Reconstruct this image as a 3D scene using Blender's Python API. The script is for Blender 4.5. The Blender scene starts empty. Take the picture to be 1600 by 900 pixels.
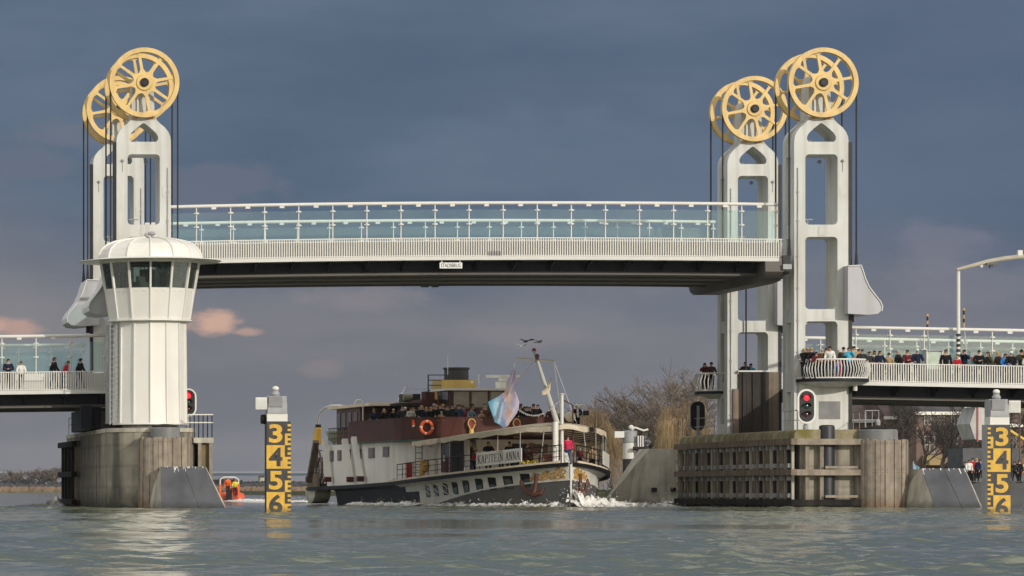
import bpy, math, random
import numpy as np
from mathutils import Vector, Matrix, Euler
from mathutils.geometry import tessellate_polygon
random.seed(7)
S = bpy.context.scene
COL = S.collection
PI = math.pi
R = math.radians
# ---------------------------------------------------------------- camera model of the photograph
FPX, XV, HZ, CH, CD = 5880.0, -385.0, 766.0, 0.96, 210.0
def D(Y): return Y + CD
def X(px, Y=0.0): return (px - XV) * D(Y) / FPX
def Z(py, Y=0.0): return CH + (HZ - py) * D(Y) / FPX

# ---------------------------------------------------------------- materials
def lin(c):
    c = c / 255.0
    return c / 12.92 if c <= 0.04045 else ((c + 0.055) / 1.055) ** 2.4
def C(r, g, b): return (lin(r), lin(g), lin(b))
MATS = {}
def mat(name, col, rough=0.55, metal=0.0, var=0.12, scale=1.5, streak=0.0, streak_col=(0.03, 0.03, 0.025), streak_scale=2.0,
        moss=0.0, moss_col=(0.05, 0.055, 0.02), bump=0.0, bump_scale=20.0, spec=0.5, wave=None, lowdirt=None):
    if name in MATS: return MATS[name]
    m = bpy.data.materials.new(name); m.use_nodes = True
    nt = m.node_tree; N = nt.nodes; L = nt.links
    b = N['Principled BSDF']
    b.inputs['Roughness'].default_value = rough
    b.inputs['Metallic'].default_value = metal
    b.inputs['Specular IOR Level'].default_value = spec
    tc = N.new('ShaderNodeTexCoord')
    no = N.new('ShaderNodeTexNoise'); no.inputs['Scale'].default_value = scale; no.inputs['Detail'].default_value = 5
    L.new(tc.outputs['Object'], no.inputs['Vector'])
    mx = N.new('ShaderNodeMix'); mx.data_type = 'RGBA'
    mr = N.new('ShaderNodeMapRange'); mr.inputs[1].default_value = 0.3; mr.inputs[2].default_value = 0.7
    L.new(no.outputs['Fac'], mr.inputs[0]); L.new(mr.outputs[0], mx.inputs['Factor'])
    mx.inputs['A'].default_value = (*[max(0, c * (1 - var)) for c in col], 1)
    mx.inputs['B'].default_value = (*[min(1, c * (1 + var)) for c in col], 1)
    out = mx.outputs['Result']
    def layer(sc, lo, hi, colr, amt, out, detail=4):
        mp = N.new('ShaderNodeMapping'); mp.inputs['Scale'].default_value = sc
        L.new(tc.outputs['Object'], mp.inputs['Vector'])
        n2 = N.new('ShaderNodeTexNoise'); n2.inputs['Scale'].default_value = 1.0; n2.inputs['Detail'].default_value = detail
        L.new(mp.outputs[0], n2.inputs['Vector'])
        r2 = N.new('ShaderNodeMapRange'); r2.inputs[1].default_value = lo; r2.inputs[2].default_value = hi; r2.inputs[4].default_value = amt
        L.new(n2.outputs['Fac'], r2.inputs[0])
        m2 = N.new('ShaderNodeMix'); m2.data_type = 'RGBA'
        L.new(r2.outputs[0], m2.inputs['Factor']); L.new(out, m2.inputs['A']); m2.inputs['B'].default_value = (*colr, 1)
        return m2.outputs['Result']
    if streak: out = layer((streak_scale, streak_scale, streak_scale * 0.06), 0.45, 0.68, streak_col, streak, out)
    if moss: out = layer((1.3, 1.3, 0.9), 0.42, 0.62, moss_col, moss, out, 8)
    if lowdirt:
        z0, z1, colr, amt = lowdirt
        sp = N.new('ShaderNodeSeparateXYZ'); ge = N.new('ShaderNodeNewGeometry'); L.new(ge.outputs['Position'], sp.inputs[0])
        n3 = N.new('ShaderNodeTexNoise'); n3.inputs['Scale'].default_value = 2.2; n3.inputs['Detail'].default_value = 5
        L.new(ge.outputs['Position'], n3.inputs['Vector'])
        ad = N.new('ShaderNodeMath'); ad.operation = 'MULTIPLY_ADD'; ad.inputs[1].default_value = (z1 - z0); 
        L.new(n3.outputs['Fac'], ad.inputs[0]); L.new(sp.outputs['Z'], ad.inputs[2])
        r3 = N.new('ShaderNodeMapRange'); r3.inputs[1].default_value = z0 + (z1 - z0) * .5; r3.inputs[2].default_value = z1 + (z1 - z0) * .5
        r3.inputs[3].default_value = amt; r3.inputs[4].default_value = 0
        L.new(ad.outputs[0], r3.inputs[0])
        m3 = N.new('ShaderNodeMix'); m3.data_type = 'RGBA'; L.new(r3.outputs[0], m3.inputs['Factor'])
        L.new(out, m3.inputs['A']); m3.inputs['B'].default_value = (*colr, 1); out = m3.outputs['Result']
    if wave:
        sc, colr, amt, axis = wave
        w = N.new('ShaderNodeTexBrick'); w.inputs['Scale'].default_value = sc
        mp = N.new('ShaderNodeMapping'); mp.inputs['Rotation'].default_value = axis
        L.new(tc.outputs['Object'], mp.inputs['Vector']); L.new(mp.outputs[0], w.inputs['Vector'])
        w.inputs['Color1'].default_value = (1, 1, 1, 1); w.inputs['Color2'].default_value = (.75, .75, .75, 1); w.inputs['Mortar'].default_value = (*colr, 1)
        m2 = N.new('ShaderNodeMix'); m2.data_type = 'RGBA'; m2.blend_type = 'MULTIPLY'; m2.inputs['Factor'].default_value = amt
        L.new(out, m2.inputs['A']); L.new(w.outputs['Color'], m2.inputs['B']); out = m2.outputs['Result']
    L.new(out, b.inputs['Base Color'])
    if bump:
        n4 = N.new('ShaderNodeTexNoise'); n4.inputs['Scale'].default_value = bump_scale; n4.inputs['Detail'].default_value = 6
        L.new(tc.outputs['Object'], n4.inputs['Vector'])
        bp = N.new('ShaderNodeBump'); bp.inputs['Strength'].default_value = bump; bp.inputs['Distance'].default_value = 0.05
        L.new(n4.outputs['Fac'], bp.inputs['Height']); L.new(bp.outputs[0], b.inputs['Normal'])
    MATS[name] = m
    return m
def emit(name, col, strength):
    if name in MATS: return MATS[name]
    m = bpy.data.materials.new(name); m.use_nodes = True
    b = m.node_tree.nodes['Principled BSDF']
    b.inputs['Base Color'].default_value = (*[c * .5 for c in col], 1)
    b.inputs['Emission Color'].default_value = (*col, 1); b.inputs['Emission Strength'].default_value = strength
    MATS[name] = m; return m
def glassmat(name, tint, refl=0.10, rough=0.02):
    if name in MATS: return MATS[name]
    m = bpy.data.materials.new(name); m.use_nodes = True
    nt = m.node_tree; N = nt.nodes; L = nt.links; N.clear()
    o = N.new('ShaderNodeOutputMaterial'); t = N.new('ShaderNodeBsdfTransparent'); g = N.new('ShaderNodeBsdfGlossy')
    t.inputs[0].default_value = (*tint, 1); g.inputs['Roughness'].default_value = rough; g.inputs[0].default_value = (.9, .95, .95, 1)
    d = N.new('ShaderNodeBsdfDiffuse'); d.inputs[0].default_value = (.45, .55, .55, 1)
    fr = N.new('ShaderNodeFresnel'); fr.inputs[0].default_value = 1.5
    mr = N.new('ShaderNodeMath'); mr.operation = 'MULTIPLY_ADD'; mr.inputs[1].default_value = 1.0; mr.inputs[2].default_value = refl - 0.04
    L.new(fr.outputs[0], mr.inputs[0])
    no = N.new('ShaderNodeTexNoise'); no.inputs['Scale'].default_value = .8; tc = N.new('ShaderNodeTexCoord'); L.new(tc.outputs['Object'], no.inputs['Vector'])
    md = N.new('ShaderNodeMath'); md.operation = 'MULTIPLY'; md.inputs[1].default_value = 0.06; L.new(no.outputs['Fac'], md.inputs[0])
    m0 = N.new('ShaderNodeMixShader'); L.new(md.outputs[0], m0.inputs[0]); L.new(t.outputs[0], m0.inputs[1]); L.new(d.outputs[0], m0.inputs[2])
    mi = N.new('ShaderNodeMixShader'); L.new(mr.outputs[0], mi.inputs[0]); L.new(m0.outputs[0], mi.inputs[1]); L.new(g.outputs[0], mi.inputs[2])
    L.new(mi.outputs[0], o.inputs[0]); MATS[name] = m; return m

# ---------------------------------------------------------------- mesh builder
class MB:
    def __init__(s): s.v = []; s.f = []; s.mi = []
    def add(s, vs, fs, mi=0):
        o = len(s.v); s.v += [tuple(p) for p in vs]
        for f in fs: s.f.append(tuple(o + i for i in f)); s.mi.append(mi)
        return s
    def box(s, x0, x1, y0, y1, z0, z1, mi=0):
        return s.add([(x0,y0,z0),(x1,y0,z0),(x1,y1,z0),(x0,y1,z0),(x0,y0,z1),(x1,y0,z1),(x1,y1,z1),(x0,y1,z1)],
                     [(0,3,2,1),(4,5,6,7),(0,1,5,4),(1,2,6,5),(2,3,7,6),(3,0,4,7)], mi)
    def hexa(s, p, mi=0):   # 4 bottom + 4 top points
        return s.add(p, [(0,3,2,1),(4,5,6,7),(0,1,5,4),(1,2,6,5),(2,3,7,6),(3,0,4,7)], mi)
    def tube(s, pts, r, n=8, mi=0, caps=True):
        pts = [Vector(p) for p in pts]; k = len(pts)
        rs = r if isinstance(r, (list, tuple)) else [r] * k
        vs = []; fs = []
        up = Vector((0.03, 0.05, 1)).normalized()
        d0 = (pts[-1] - pts[0])
        if d0.length > 0 and abs(d0.normalized().dot(up)) > 0.9: up = Vector((0, 1, 0.02)).normalized()
        for i in range(k):
            t = (pts[min(i+1, k-1)] - pts[max(i-1, 0)])
            t = t.normalized() if t.length > 1e-9 else Vector((0,0,1))
            a = t.cross(up)
            a = a.normalized() if a.length > 1e-6 else t.orthogonal().normalized()
            b = t.cross(a)
            for j in range(n):
                th = 2 * PI * (j + .5) / n
                vs.append(pts[i] + (a * math.cos(th) + b * math.sin(th)) * rs[i])
        for i in range(k - 1):
            for j in range(n):
                j2 = (j + 1) % n
                fs.append((i*n+j, i*n+j2, (i+1)*n+j2, (i+1)*n+j))
        if caps and n > 2:
            fs.append(tuple(range(n-1, -1, -1))); fs.append(tuple((k-1)*n + j for j in range(n)))
        return s.add(vs, fs, mi)
    def bar(s, a, b, w, h, mi=0, up=(0,0,1)):
        a = Vector(a); b = Vector(b); t = (b - a).normalized(); u = Vector(up)
        if abs(t.dot(u)) > .95: u = Vector((0, 1, 0))
        x = t.cross(u).normalized() * w / 2; y = x.cross(t).normalized() * h / 2
        return s.hexa([a-x-y, a+x-y, a+x+y, a-x+y, b-x-y, b+x-y, b+x+y, b-x+y], mi)
    def prism(s, out, plane, d0, d1, holes=(), mi=0):
        loops = [list(out)] + [list(h) for h in holes]
        def P(a, b, d):
            if plane == 'xz': return (a, d, b)
            if plane == 'xy': return (a, b, d)
            return (d, a, b)
        flat = [p for l in loops for p in l]; n = len(flat)
        tris = tessellate_polygon([[Vector((p[0], p[1], 0)) for p in l] for l in loops])
        vs = [P(a, b, d0) for a, b in flat] + [P(a, b, d1) for a, b in flat]
        fs = [t for t in tris] + [tuple(n + i for i in reversed(t)) for t in tris]
        o = 0
        for l in loops:
            k = len(l)
            for i in range(k):
                j = (i + 1) % k
                fs.append((o+i, o+j, n+o+j, n+o+i))
            o += k
        return s.add(vs, fs, mi)
    def lathe(s, prof, cx=0, cy=0, n=24, a0=0, a1=2*PI, mi=0, axis='z', cz=0, phase=0):
        full = abs(a1 - a0 - 2*PI) < 1e-6
        k = n if full else n + 1
        vs = []; fs = []
        for (r, z) in prof:
            for j in range(k):
                th = phase + a0 + (a1 - a0) * j / n
                if axis == 'z': vs.append((cx + r*math.cos(th), cy + r*math.sin(th), cz + z))
                elif axis == 'y': vs.append((cx + r*math.cos(th), cy + z, cz + r*math.sin(th)))
                else: vs.append((cx + z, cy + r*math.cos(th), cz + r*math.sin(th)))
        for i in range(len(prof) - 1):
            for j in range(n):
                j2 = (j + 1) % k
                fs.append((i*k+j, i*k+j2, (i+1)*k+j2, (i+1)*k+j))
        return s.add(vs, fs, mi)
    def sphere(s, c, rx, ry=None, rz=None, nu=10, nv=7, mi=0, z0=-1.0):
        ry = rx if ry is None else ry; rz = rx if rz is None else rz
        vs = []; fs = []
        t0 = math.asin(max(-1, z0))
        for i in range(nv + 1):
            ph = t0 + (PI/2 - t0) * i / nv
            for j in range(nu):
                th = 2*PI*j/nu
                vs.append((c[0]+rx*math.cos(ph)*math.cos(th), c[1]+ry*math.cos(ph)*math.sin(th), c[2]+rz*math.sin(ph)))
        for i in range(nv):
            for j in range(nu):
                j2 = (j+1) % nu; fs.append((i*nu+j, i*nu+j2, (i+1)*nu+j2, (i+1)*nu+j))
        return s.add(vs, fs, mi)
    def torus(s, c, R_, r, axis='y', n=24, m=8, mi=0):
        vs = []; fs = []
        for i in range(n):
            a = 2*PI*i/n
            for j in range(m):
                b = 2*PI*j/m; q = R_ + r*math.cos(b); w = r*math.sin(b)
                if axis == 'y': vs.append((c[0]+q*math.cos(a), c[1]+w, c[2]+q*math.sin(a)))
                elif axis == 'z': vs.append((c[0]+q*math.cos(a), c[1]+q*math.sin(a), c[2]+w))
                else: vs.append((c[0]+w, c[1]+q*math.cos(a), c[2]+q*math.sin(a)))
        for i in range(n):
            for j in range(m):
                fs.append((i*m+j, ((i+1)%n)*m+j, ((i+1)%n)*m+(j+1)%m, i*m+(j+1)%m))
        return s.add(vs, fs, mi)
    def build(s, name, mats, parent=None, local=False, origin=None, smooth=35):
        if not isinstance(mats, (list, tuple)): mats = [mats]
        vs = s.v
        if parent is not None and not local:
            M = (Matrix.Translation(wloc(parent)) @ parent.rotation_euler.to_matrix().to_4x4()).inverted()
            vs = [tuple(M @ Vector(p)) for p in vs]
        elif origin is not None:
            o = origin; vs = [(p[0]-o[0], p[1]-o[1], p[2]-o[2]) for p in vs]
        me = bpy.data.meshes.new(name)
        me.from_pydata(vs, [], s.f); 
        for m in mats: me.materials.append(m)
        if len(mats) > 1: me.polygons.foreach_set('material_index', s.mi)
        import bmesh
        bm = bmesh.new(); bm.from_mesh(me)
        bmesh.ops.remove_doubles(bm, verts=bm.verts, dist=1e-6)
        bmesh.ops.recalc_face_normals(bm, faces=bm.faces)
        bm.to_mesh(me); bm.free()
        if smooth:
            me.polygons.foreach_set('use_smooth', [True] * len(me.polygons))
            me.set_sharp_from_angle(angle=R(smooth))
        me.update()
        ob = bpy.data.objects.new(name, me); COL.objects.link(ob)
        if parent is not None: ob.parent = parent
        elif origin is not None: ob.location = origin
        return ob
def wloc(o):
    if o.parent is None: return o.location.copy()
    return wloc(o.parent) + (o.parent.rotation_euler.to_matrix() @ o.location if o.location.length else Vector())
def thing(name, label, cat, loc, rz=0.0, group=None):
    o = bpy.data.objects.new(name, None); COL.objects.link(o)
    o.location = loc; o.rotation_euler = (0, 0, rz); o.empty_display_size = .3
    return tag(o, label, cat, group)
def tag(o, label, cat, group=None, kind=None):
    if label: o['label'] = label
    if cat: o['category'] = cat
    if group: o['group'] = group
    if kind: o['kind'] = kind
    return o
def struct(o): o['kind'] = 'structure'; return o
def copy_tree(o, parent=None):
    c = o.copy(); COL.objects.link(c); c.parent = parent
    for ch in list(o.children): copy_tree(ch, c)
    return c
def text_geo(txt, size, extrude=0.01, offset=0.0):
    cu = bpy.data.curves.new('t', 'FONT'); cu.body = txt; cu.size = size; cu.extrude = extrude; cu.align_x = 'CENTER'; cu.align_y = 'CENTER'
    cu.offset = offset; cu.resolution_u = 4
    ob = bpy.data.objects.new('t', cu); COL.objects.link(ob)
    dg = bpy.context.evaluated_depsgraph_get()
    me = bpy.data.meshes.new_from_object(ob.evaluated_get(dg))
    vs = [tuple(v.co) for v in me.vertices]; fs = [tuple(p.vertices) for p in me.polygons]
    bpy.data.objects.remove(ob); bpy.data.curves.remove(cu); bpy.data.meshes.remove(me)
    xs = [v[0] for v in vs]; ys = [v[1] for v in vs]
    cx = (min(xs)+max(xs))/2; cy = (min(ys)+max(ys))/2
    return [(v[0]-cx, v[1]-cy, v[2]) for v in vs], fs, max(xs)-min(xs), max(ys)-min(ys)
def rrect(x0, x1, z0, z1, r, n=4):
    pts = []
    for cx, cz, a in ((x1-r, z1-r, 0), (x0+r, z1-r, 90), (x0+r, z0+r, 180), (x1-r, z0+r, 270)):
        for i in range(n+1):
            t = R(a + 90*i/n); pts.append((cx + r*math.cos(t), cz + r*math.sin(t)))
    return pts
def quad3(p0, p1, p2):
    (a, fa), (b, fb), (c, fc) = p0, p1, p2
    return lambda x: fa*(x-b)*(x-c)/((a-b)*(a-c)) + fb*(x-a)*(x-c)/((b-a)*(b-c)) + fc*(x-a)*(x-b)/((c-a)*(c-b))

# ---------------------------------------------------------------- palette (base colours)
M_TOWER = mat('tower_paint', (.56, .57, .55), .5, var=.05, scale=.7, streak=.48, streak_col=(.31, .295, .24), streak_scale=2.6, bump=.03, moss=.16, moss_col=(.34, .31, .24))
M_WHITE = mat('white_paint', (.57, .565, .535), .45, var=.05, scale=1.2, streak=.12, streak_col=(.45, .42, .33))
M_CTRL = mat('control_tower_paint', (.70, .685, .645), .42, var=.04, scale=.8, streak=.18, streak_col=(.5, .46, .36), streak_scale=1.5)
M_RAIL = mat('rail_paint', (.63, .615, .575), .4, var=.04)
M_YEL = mat('sheave_yellow', (.66, .465, .18), .5, var=.10, scale=1.4, streak=.4, streak_col=(.40, .25, .10), streak_scale=3.5, bump=.05)
M_BLACK = mat('black_steel', (.012, .012, .015), .45, spec=.3, var=.3)
M_CABLE = mat('cable_steel', (.012, .013, .018), .5, var=.2)
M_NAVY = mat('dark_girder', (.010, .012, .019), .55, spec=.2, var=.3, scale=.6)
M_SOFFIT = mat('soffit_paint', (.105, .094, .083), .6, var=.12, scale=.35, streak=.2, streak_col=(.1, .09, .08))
M_CW = mat('counterweight_paint', (.40, .40, .42), .5, var=.06, scale=.6, streak=.3, streak_col=(.12, .12, .09), streak_scale=1.0)
M_CWLIT = mat('counterweight_lit_edge', (.68, .68, .67), .5, var=.05)  # lighter than the block: sunlit edges put into the colour
M_CONC = mat('concrete', (.31, .28, .225), .85, var=.25, scale=.9, streak=.85, streak_col=(.055, .05, .042), streak_scale=1.3, bump=.25, bump_scale=9, lowdirt=(0.0, 1.1, (.028, .032, .018), .95), wave=(.22, (.45, .45, .45), .45, (R(90), 0, 0)))
M_CONCL = mat('concrete_pale', (.46, .43, .36), .85, var=.18, scale=1.0, streak=.5, streak_col=(.13, .12, .085), streak_scale=1.6, bump=.2, bump_scale=10, lowdirt=(0.0, .5, (.06, .06, .035), .75))
M_MOSS = mat('mossy_concrete', (.27, .235, .15), .9, var=.3, scale=1.2, streak=.5, streak_col=(.06, .055, .035), moss=.95, moss_col=(.135, .122, .026), bump=.5, bump_scale=14)
M_TIMBER = mat('weathered_timber', (.165, .122, .085), .85, var=.35, scale=2.4, streak=.55, streak_col=(.05, .04, .032), bump=.3, bump_scale=25, lowdirt=(0, .6, (.03, .03, .02), .9))
M_TIMBERL = mat('silvered_timber', (.285, .24, .19), .85, var=.22, scale=2.6, streak=.5, streak_col=(.10, .08, .06), bump=.3, bump_scale=25, lowdirt=(0, .7, (.16, .09, .04), .85))
M_RUBBER = mat('black_rubber', (.013, .012, .011), .75, spec=.15, var=.35, scale=2, streak=.4, streak_col=(.06, .055, .04))
M_WALLDARK = mat('stained_wall', (.036, .029, .024), .85, var=.35, scale=.8, streak=.9, streak_col=(.014, .013, .012), streak_scale=1.1, bump=.2)
M_STEELG = mat('grey_steel', (.30, .31, .32), .5, var=.15, scale=2, streak=.2, streak_col=(.12, .11, .1))
M_PLATE = mat('slate_plate', (.055, .058, .07), .5, var=.25, scale=.8, streak=.2, streak_col=(.12, .12, .125), bump=.1, bump_scale=4, moss=.25, moss_col=(.10, .10, .095), lowdirt=(0, .4, (.016, .018, .014), .9))
M_GLASS = glassmat('screen_glass', (.86, .945, .945), .035)
M_WINDOW = glassmat('cabin_glass', (.36, .44, .42), .02)
M_DARKWIN = mat('dark_window', (.012, .014, .016), .12, var=.3, spec=.7)
M_RED = mat('red_paint', (.45, .03, .02), .45, var=.1)
M_ORANGE = mat('orange_paint', (.72, .11, .025), .5, var=.08)
M_REDLAMP = emit('red_lamp', (1.0, .01, .02), 2.6)
M_GAUGEY = mat('gauge_yellow', (.62, .365, .03), .55, var=.12, scale=3, streak=.4, streak_col=(.35, .2, .05), streak_scale=5, lowdirt=(0, .3, (.09, .06, .02), .8))
M_GAUGEK = mat('gauge_black', (.018, .018, .02), .55, var=.4, scale=3, streak=.35, streak_col=(.06, .055, .045), streak_scale=5, lowdirt=(0, .35, (.05, .045, .025), .8))
# ================================================================ lift towers
TZ = lambda py: Z(py, 0)
def sheave(cx, yc, cz, parent):
    mb = MB(); Rr = 1.945
    # web with eight rounded openings
    out = [(cx + 1.80*math.cos(2*PI*i/64), cz + 1.80*math.sin(2*PI*i/64)) for i in range(64)]
    holes = []
    for k in range(8):
        a0 = R(10 + 45*k); mid = a0 + R(22.5)
        pts = []
        r0, r1 = .60, 1.67
        ho = R(22.5) - .075/1.0
        # outer arc
        for i in range(9):
            t = -1 + 2*i/8
            rr = r1 - (0.10 if i in (0, 8) else 0.02 if i in (1, 7) else 0)
            half = R(22.5) - .074/rr
            pts.append((rr, mid + t*half))
        for i in range(5):
            t = 1 - 2*i/4
            rr = r0 + (0.16 if i in (0, 4) else 0.03 if i in (1, 3) else 0)
            half = max(.06, R(22.5) - .085/rr)
            pts.append((rr, mid + t*half))
        holes.append([(cx + r*math.cos(a), cz + r*math.sin(a)) for r, a in pts])
    mb.prism(out, 'xz', yc-.075, yc+.075, holes)
    # grooved rim
    prof = [(1.69, -.20), (1.945, -.20), (1.945, -.13), (1.84, -.04), (1.84, .04), (1.945, .13), (1.945, .20), (1.69, .20), (1.72, .10), (1.72, -.10), (1.69, -.20)]
    mb.lathe(prof, cx, yc, 72, axis='y', cz=cz)
    mb.lathe([(0, -.17), (.42, -.17), (.47, -.07), (.47, .07), (.42, .17), (0, .17)], cx, yc, 28, axis='y', cz=cz)
    w = mb.build('sheave_wheel', M_YEL, parent)
    h = MB().lathe([(0, -.30), (.20, -.30), (.245, -.26), (.245, -.16)], cx, yc, 20, axis='y', cz=cz)
    for i in range(8): h.sphere((cx+.15*math.cos(i*PI/4), yc-.30, cz+.15*math.sin(i*PI/4)), .025, nu=6, nv=4)
    h.build('hub_cap', M_BLACK, w)
    return w
def tower(ax, y0, outer, label, base=4.3):
    t = thing('lift_tower', label, 'bridge tower', (ax, y0+1.2, base), group='bridge lift towers')
    w = 1.52
    half = [(w, base), (w, TZ(222)), (1.49, TZ(214)), (1.38, TZ(206)), (1.18, TZ(199)), (.92, TZ(193)), (.72, TZ(187))]
    out = [(ax + a, z) for a, z in half] + [(ax - a, z) for a, z in reversed(half)]
    tear = [(.70, TZ(221.5)), (.81, TZ(218)), (.80, TZ(213)), (.70, TZ(208)), (.48, TZ(202)), (.26, TZ(197)), (.10, TZ(193.5)), (0, TZ(192))]
    tear = [(ax + a, z) for a, z in tear] + [(ax - a, z) for a, z in reversed(tear[:-1])]
    ho = [rrect(ax-.90, ax+.90, TZ(b), TZ(a), .22) for a, b in ((241, 351), (370, 483), (502, 584))]
    fr = MB()
    fr.prism(out, 'xz', y0, y0+.72, [tear]+ho)
    fr.prism(out, 'xz', y0+1.63, y0+2.35, [tear]+ho)
    wi = 1.27
    half2 = [(wi, base), (wi, TZ(222)), (1.27, TZ(214)), (1.2, TZ(206)), (1.02, TZ(199)), (.80, TZ(193)), (.70, TZ(187.3))]
    out2 = [(ax + a, z) for a, z in half2] + [(ax - a, z) for a, z in reversed(half2)]
    fr.prism(out2, 'xz', y0+.721, y0+1.629, [tear]+ho)
    for a, b in ((222, 243), (350, 371), (483, 503), (584, 612), (655, 672)):
        for s in (-1, 1):
            xa, xb = sorted((ax + s*wi, ax + s*(w-.02)))
            fr.box(xa, xb, y0+.722, y0+1.628, TZ(b), TZ(a))
    fr.build('tower_frame', M_TOWER, t)
    hd = MB()
    hp = [(.66, TZ(189)), (.60, TZ(140)), (.52, TZ(122)), (.40, TZ(116)), (.2, TZ(113.5))]
    hp = [(ax + a, z) for a, z in hp] + [(ax - a, z) for a, z in reversed(hp)]
    hd.prism(hp, 'xz', y0+.35, y0+1.95)
    hd.box(ax-.74, ax+.74, y0+.15, y0+2.2, TZ(187.5), TZ(184.5))
    for s in (-1, 1): hd.box(ax+s*.3-.05, ax+s*.3+.05, y0+.2, y0+.35, TZ(187), TZ(150))
    hd.build('sheave_head', M_TOWER, t)
    for s in (-1, 1):
        rb = MB().box(ax+s*.42-.22, ax+s*.42+.22, y0+.02, y0+.145, TZ(188.5), TZ(183.5)); rb.box(ax+s*.42-.12, ax+s*.42+.12, y0+.05, y0+.14, TZ(183.4), TZ(180))
        rb.build('rusty_bracket', mat('rusty_cream', (.50, .38, .24), .8, var=.5, scale=7, streak=.6, streak_col=(.28, .11, .04)), t)
    cz = TZ(130)
    ax_ = MB().lathe([(.16, y0-.2), (.16, y0+2.75)], ax, 0, 14, axis='y', cz=cz)
    ax_.build('axle', M_STEELG, t)
    sheave(ax, y0-.26, cz, t); sheave(ax, y0+2.52, cz, t)
    g = MB()
    xa, xb = sorted((ax + outer*1.522, ax + outer*1.70))
    g.box(xa, xb, y0-.05, y0+.28, base, TZ(222))
    g.build('guide_rail', M_BLACK, t)
    sl = MB(); sl.sphere((ax+outer*1.18, y0-.06, TZ(251)), .085); sl.tube([(ax+outer*1.18, y0-.02, TZ(251)), (ax+outer*1.18, y0-.02, TZ(268))], .02, 5)
    sl.build('sensor', M_STEELG, t)
    fl = MB(); fl.sphere((ax+.25, y0+1.3, TZ(250)), .12); fl.sphere((ax-.3, y0+1.3, TZ(219)), .14); fl.tube([(ax-.45, y0+1.2, TZ(351)), (ax-.45, y0+1.2, TZ(341))], .05, 6); fl.box(ax-.72, ax-.18, y0+1.1, y0+1.3, TZ(341.5), TZ(340))
    fl.build('floodlight', M_STEELG, t)
    cd_ = MB().tube([(ax-outer*1.33, y0-.04, TZ(262)), (ax-outer*1.33, y0-.04, base)], .03, 6)
    for py in (300, 345, 400, 450, 500, 550, 600, 640): cd_.box(ax-outer*1.33-.07, ax-outer*1.33+.07, y0-.075, y0-.002, TZ(py)-.03, TZ(py)+.03)
    cd_.build('conduit', M_STEELG, t)
    for hx, py in ((1.2, 300), (-1.2, 430), (1.2, 470), (0, 361), (.3, 492), (-1.15, 560)):
        hb = MB().box(ax+hx-.17, ax+hx+.17, y0-.018, y0-.001, TZ(py)-.24, TZ(py)+.24)
        for sx in (-.13, .13):
            for sz in (-.2, .2): hb.sphere((ax+hx+sx, y0-.02, TZ(py)+sz), .018, nu=5, nv=3)
        hb.build('access_plate', M_TOWER, t)
    # recessed service window near the foot
    wn = MB(); wn.box(ax-.15, ax+1.05, y0-.012, y0+.1, TZ(655), TZ(627)); wn.build('service_window', mat('service_grey', (.16, .165, .17), .3, var=.2), t)
    return t
AXL, AXR, YR = (224.5 - XV)/28.0, (1283.5 - XV)/28.0, 14.4
tower(AXL, 0, -1, 'grey lift tower rising directly behind the white round control tower')
tower(AXL, YR, -1, 'lift tower of the far left pair, mostly hidden behind the front one')
tower(AXR, 0, 1, 'tall front right lift tower with the round balcony at its foot')
tower(AXR, YR, 1, 'far right lift tower standing behind the dark stained wall and signal')

def counterweight(ax, y0, outer, label):
    p = [(1318, 417), (1338, 416), (1341, 424), (1345, 437), (1351, 450), (1360, 462), (1368, 472), (1371.5, 480), (1370, 487), (1364, 491.5), (1350, 493), (1318, 491)]
    pts = [((a - 1283.5)/28.0, TZ(b)) for a, b in p]
    full = [(ax + outer*a, z) for a, z in pts]
    clip = [(ax + outer*max(a, 1.74), z) for a, z in pts]
    mb = MB(); mb.prism(full, 'xz', y0-.85, y0-.09); mb.prism(clip, 'xz', y0-.088, y0+3.0)
    # pale strip along the curved outer edge, sunlight on it put into the colour
    k = thing('counterweight', label, 'counterweight', (ax+outer*2.2, y0+1.2, TZ(491)), group='bridge counterweights')
    mb.build('weight_block', M_CW, k)
    rm = MB()
    edge = [(ax + outer*(a+.012), z + (.012 if i < 2 else 0)) for i, (a, z) in enumerate(pts[0:9])]
    for i in range(len(edge)-1):
        (a, z), (b, q) = edge[i], edge[i+1]
        rm.bar((a, y0+1.07, z), (b, y0+1.07, q), 3.98, .04, up=(-(q-z), 0, (b-a)))
    rm.build('lit_rim_strip', M_CWLIT, k)
    st = MB(); st.box(min(ax+outer*1.53, ax+outer*1.9), max(ax+outer*1.53, ax+outer*1.9), y0+.3, y0+.55, TZ(503), TZ(491.5)); st.build('buffer', M_BLACK, k)
for ax, oo, nm in ((AXL, -1, 'left'), (AXR, 1, 'right')):
    counterweight(ax, 0, oo, {'left': 'grey counterweight beside the white control tower, nearer of two', 'right': 'grey curved counterweight on the outer side of the tall right tower'}[nm])
    counterweight(ax, YR, oo, {'left': 'grey counterweight over the left walkway, the farther lower one', 'right': 'counterweight seen behind the legs of the front right tower'}[nm])
# lifting cables
for ax, oo, nm in ((AXL, -1, 'left'), (AXR, 1, 'right')):
    for y0, nf in ((0, 'front'), (YR, 'far')):
        cz = TZ(130)
        for side, zend, what in ((-oo, TZ(400), 'carrying the raised span'), (oo, TZ(417), 'holding the counterweight')):
            mb = MB()
            for yy in (y0-.26, y0+2.52):
                xx = ax + side*1.87
                for dx in (-.0, ) if side != oo else (-.0,):
                    mb.tube([(xx+dx, yy, cz), (xx+dx, yy, zend)], .05, 6)
                mb.tube([(xx, yy, zend), (xx, yy, zend+.9)], [.12, .05], 6)
            o = mb.build('lift_cable', M_CABLE, origin=(ax+side*1.87, y0+1.1, zend))
            tag(o, 'black lifting cables of the %s %s tower, %s' % (nf, nm, what), 'cable', 'lifting cables')
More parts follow.
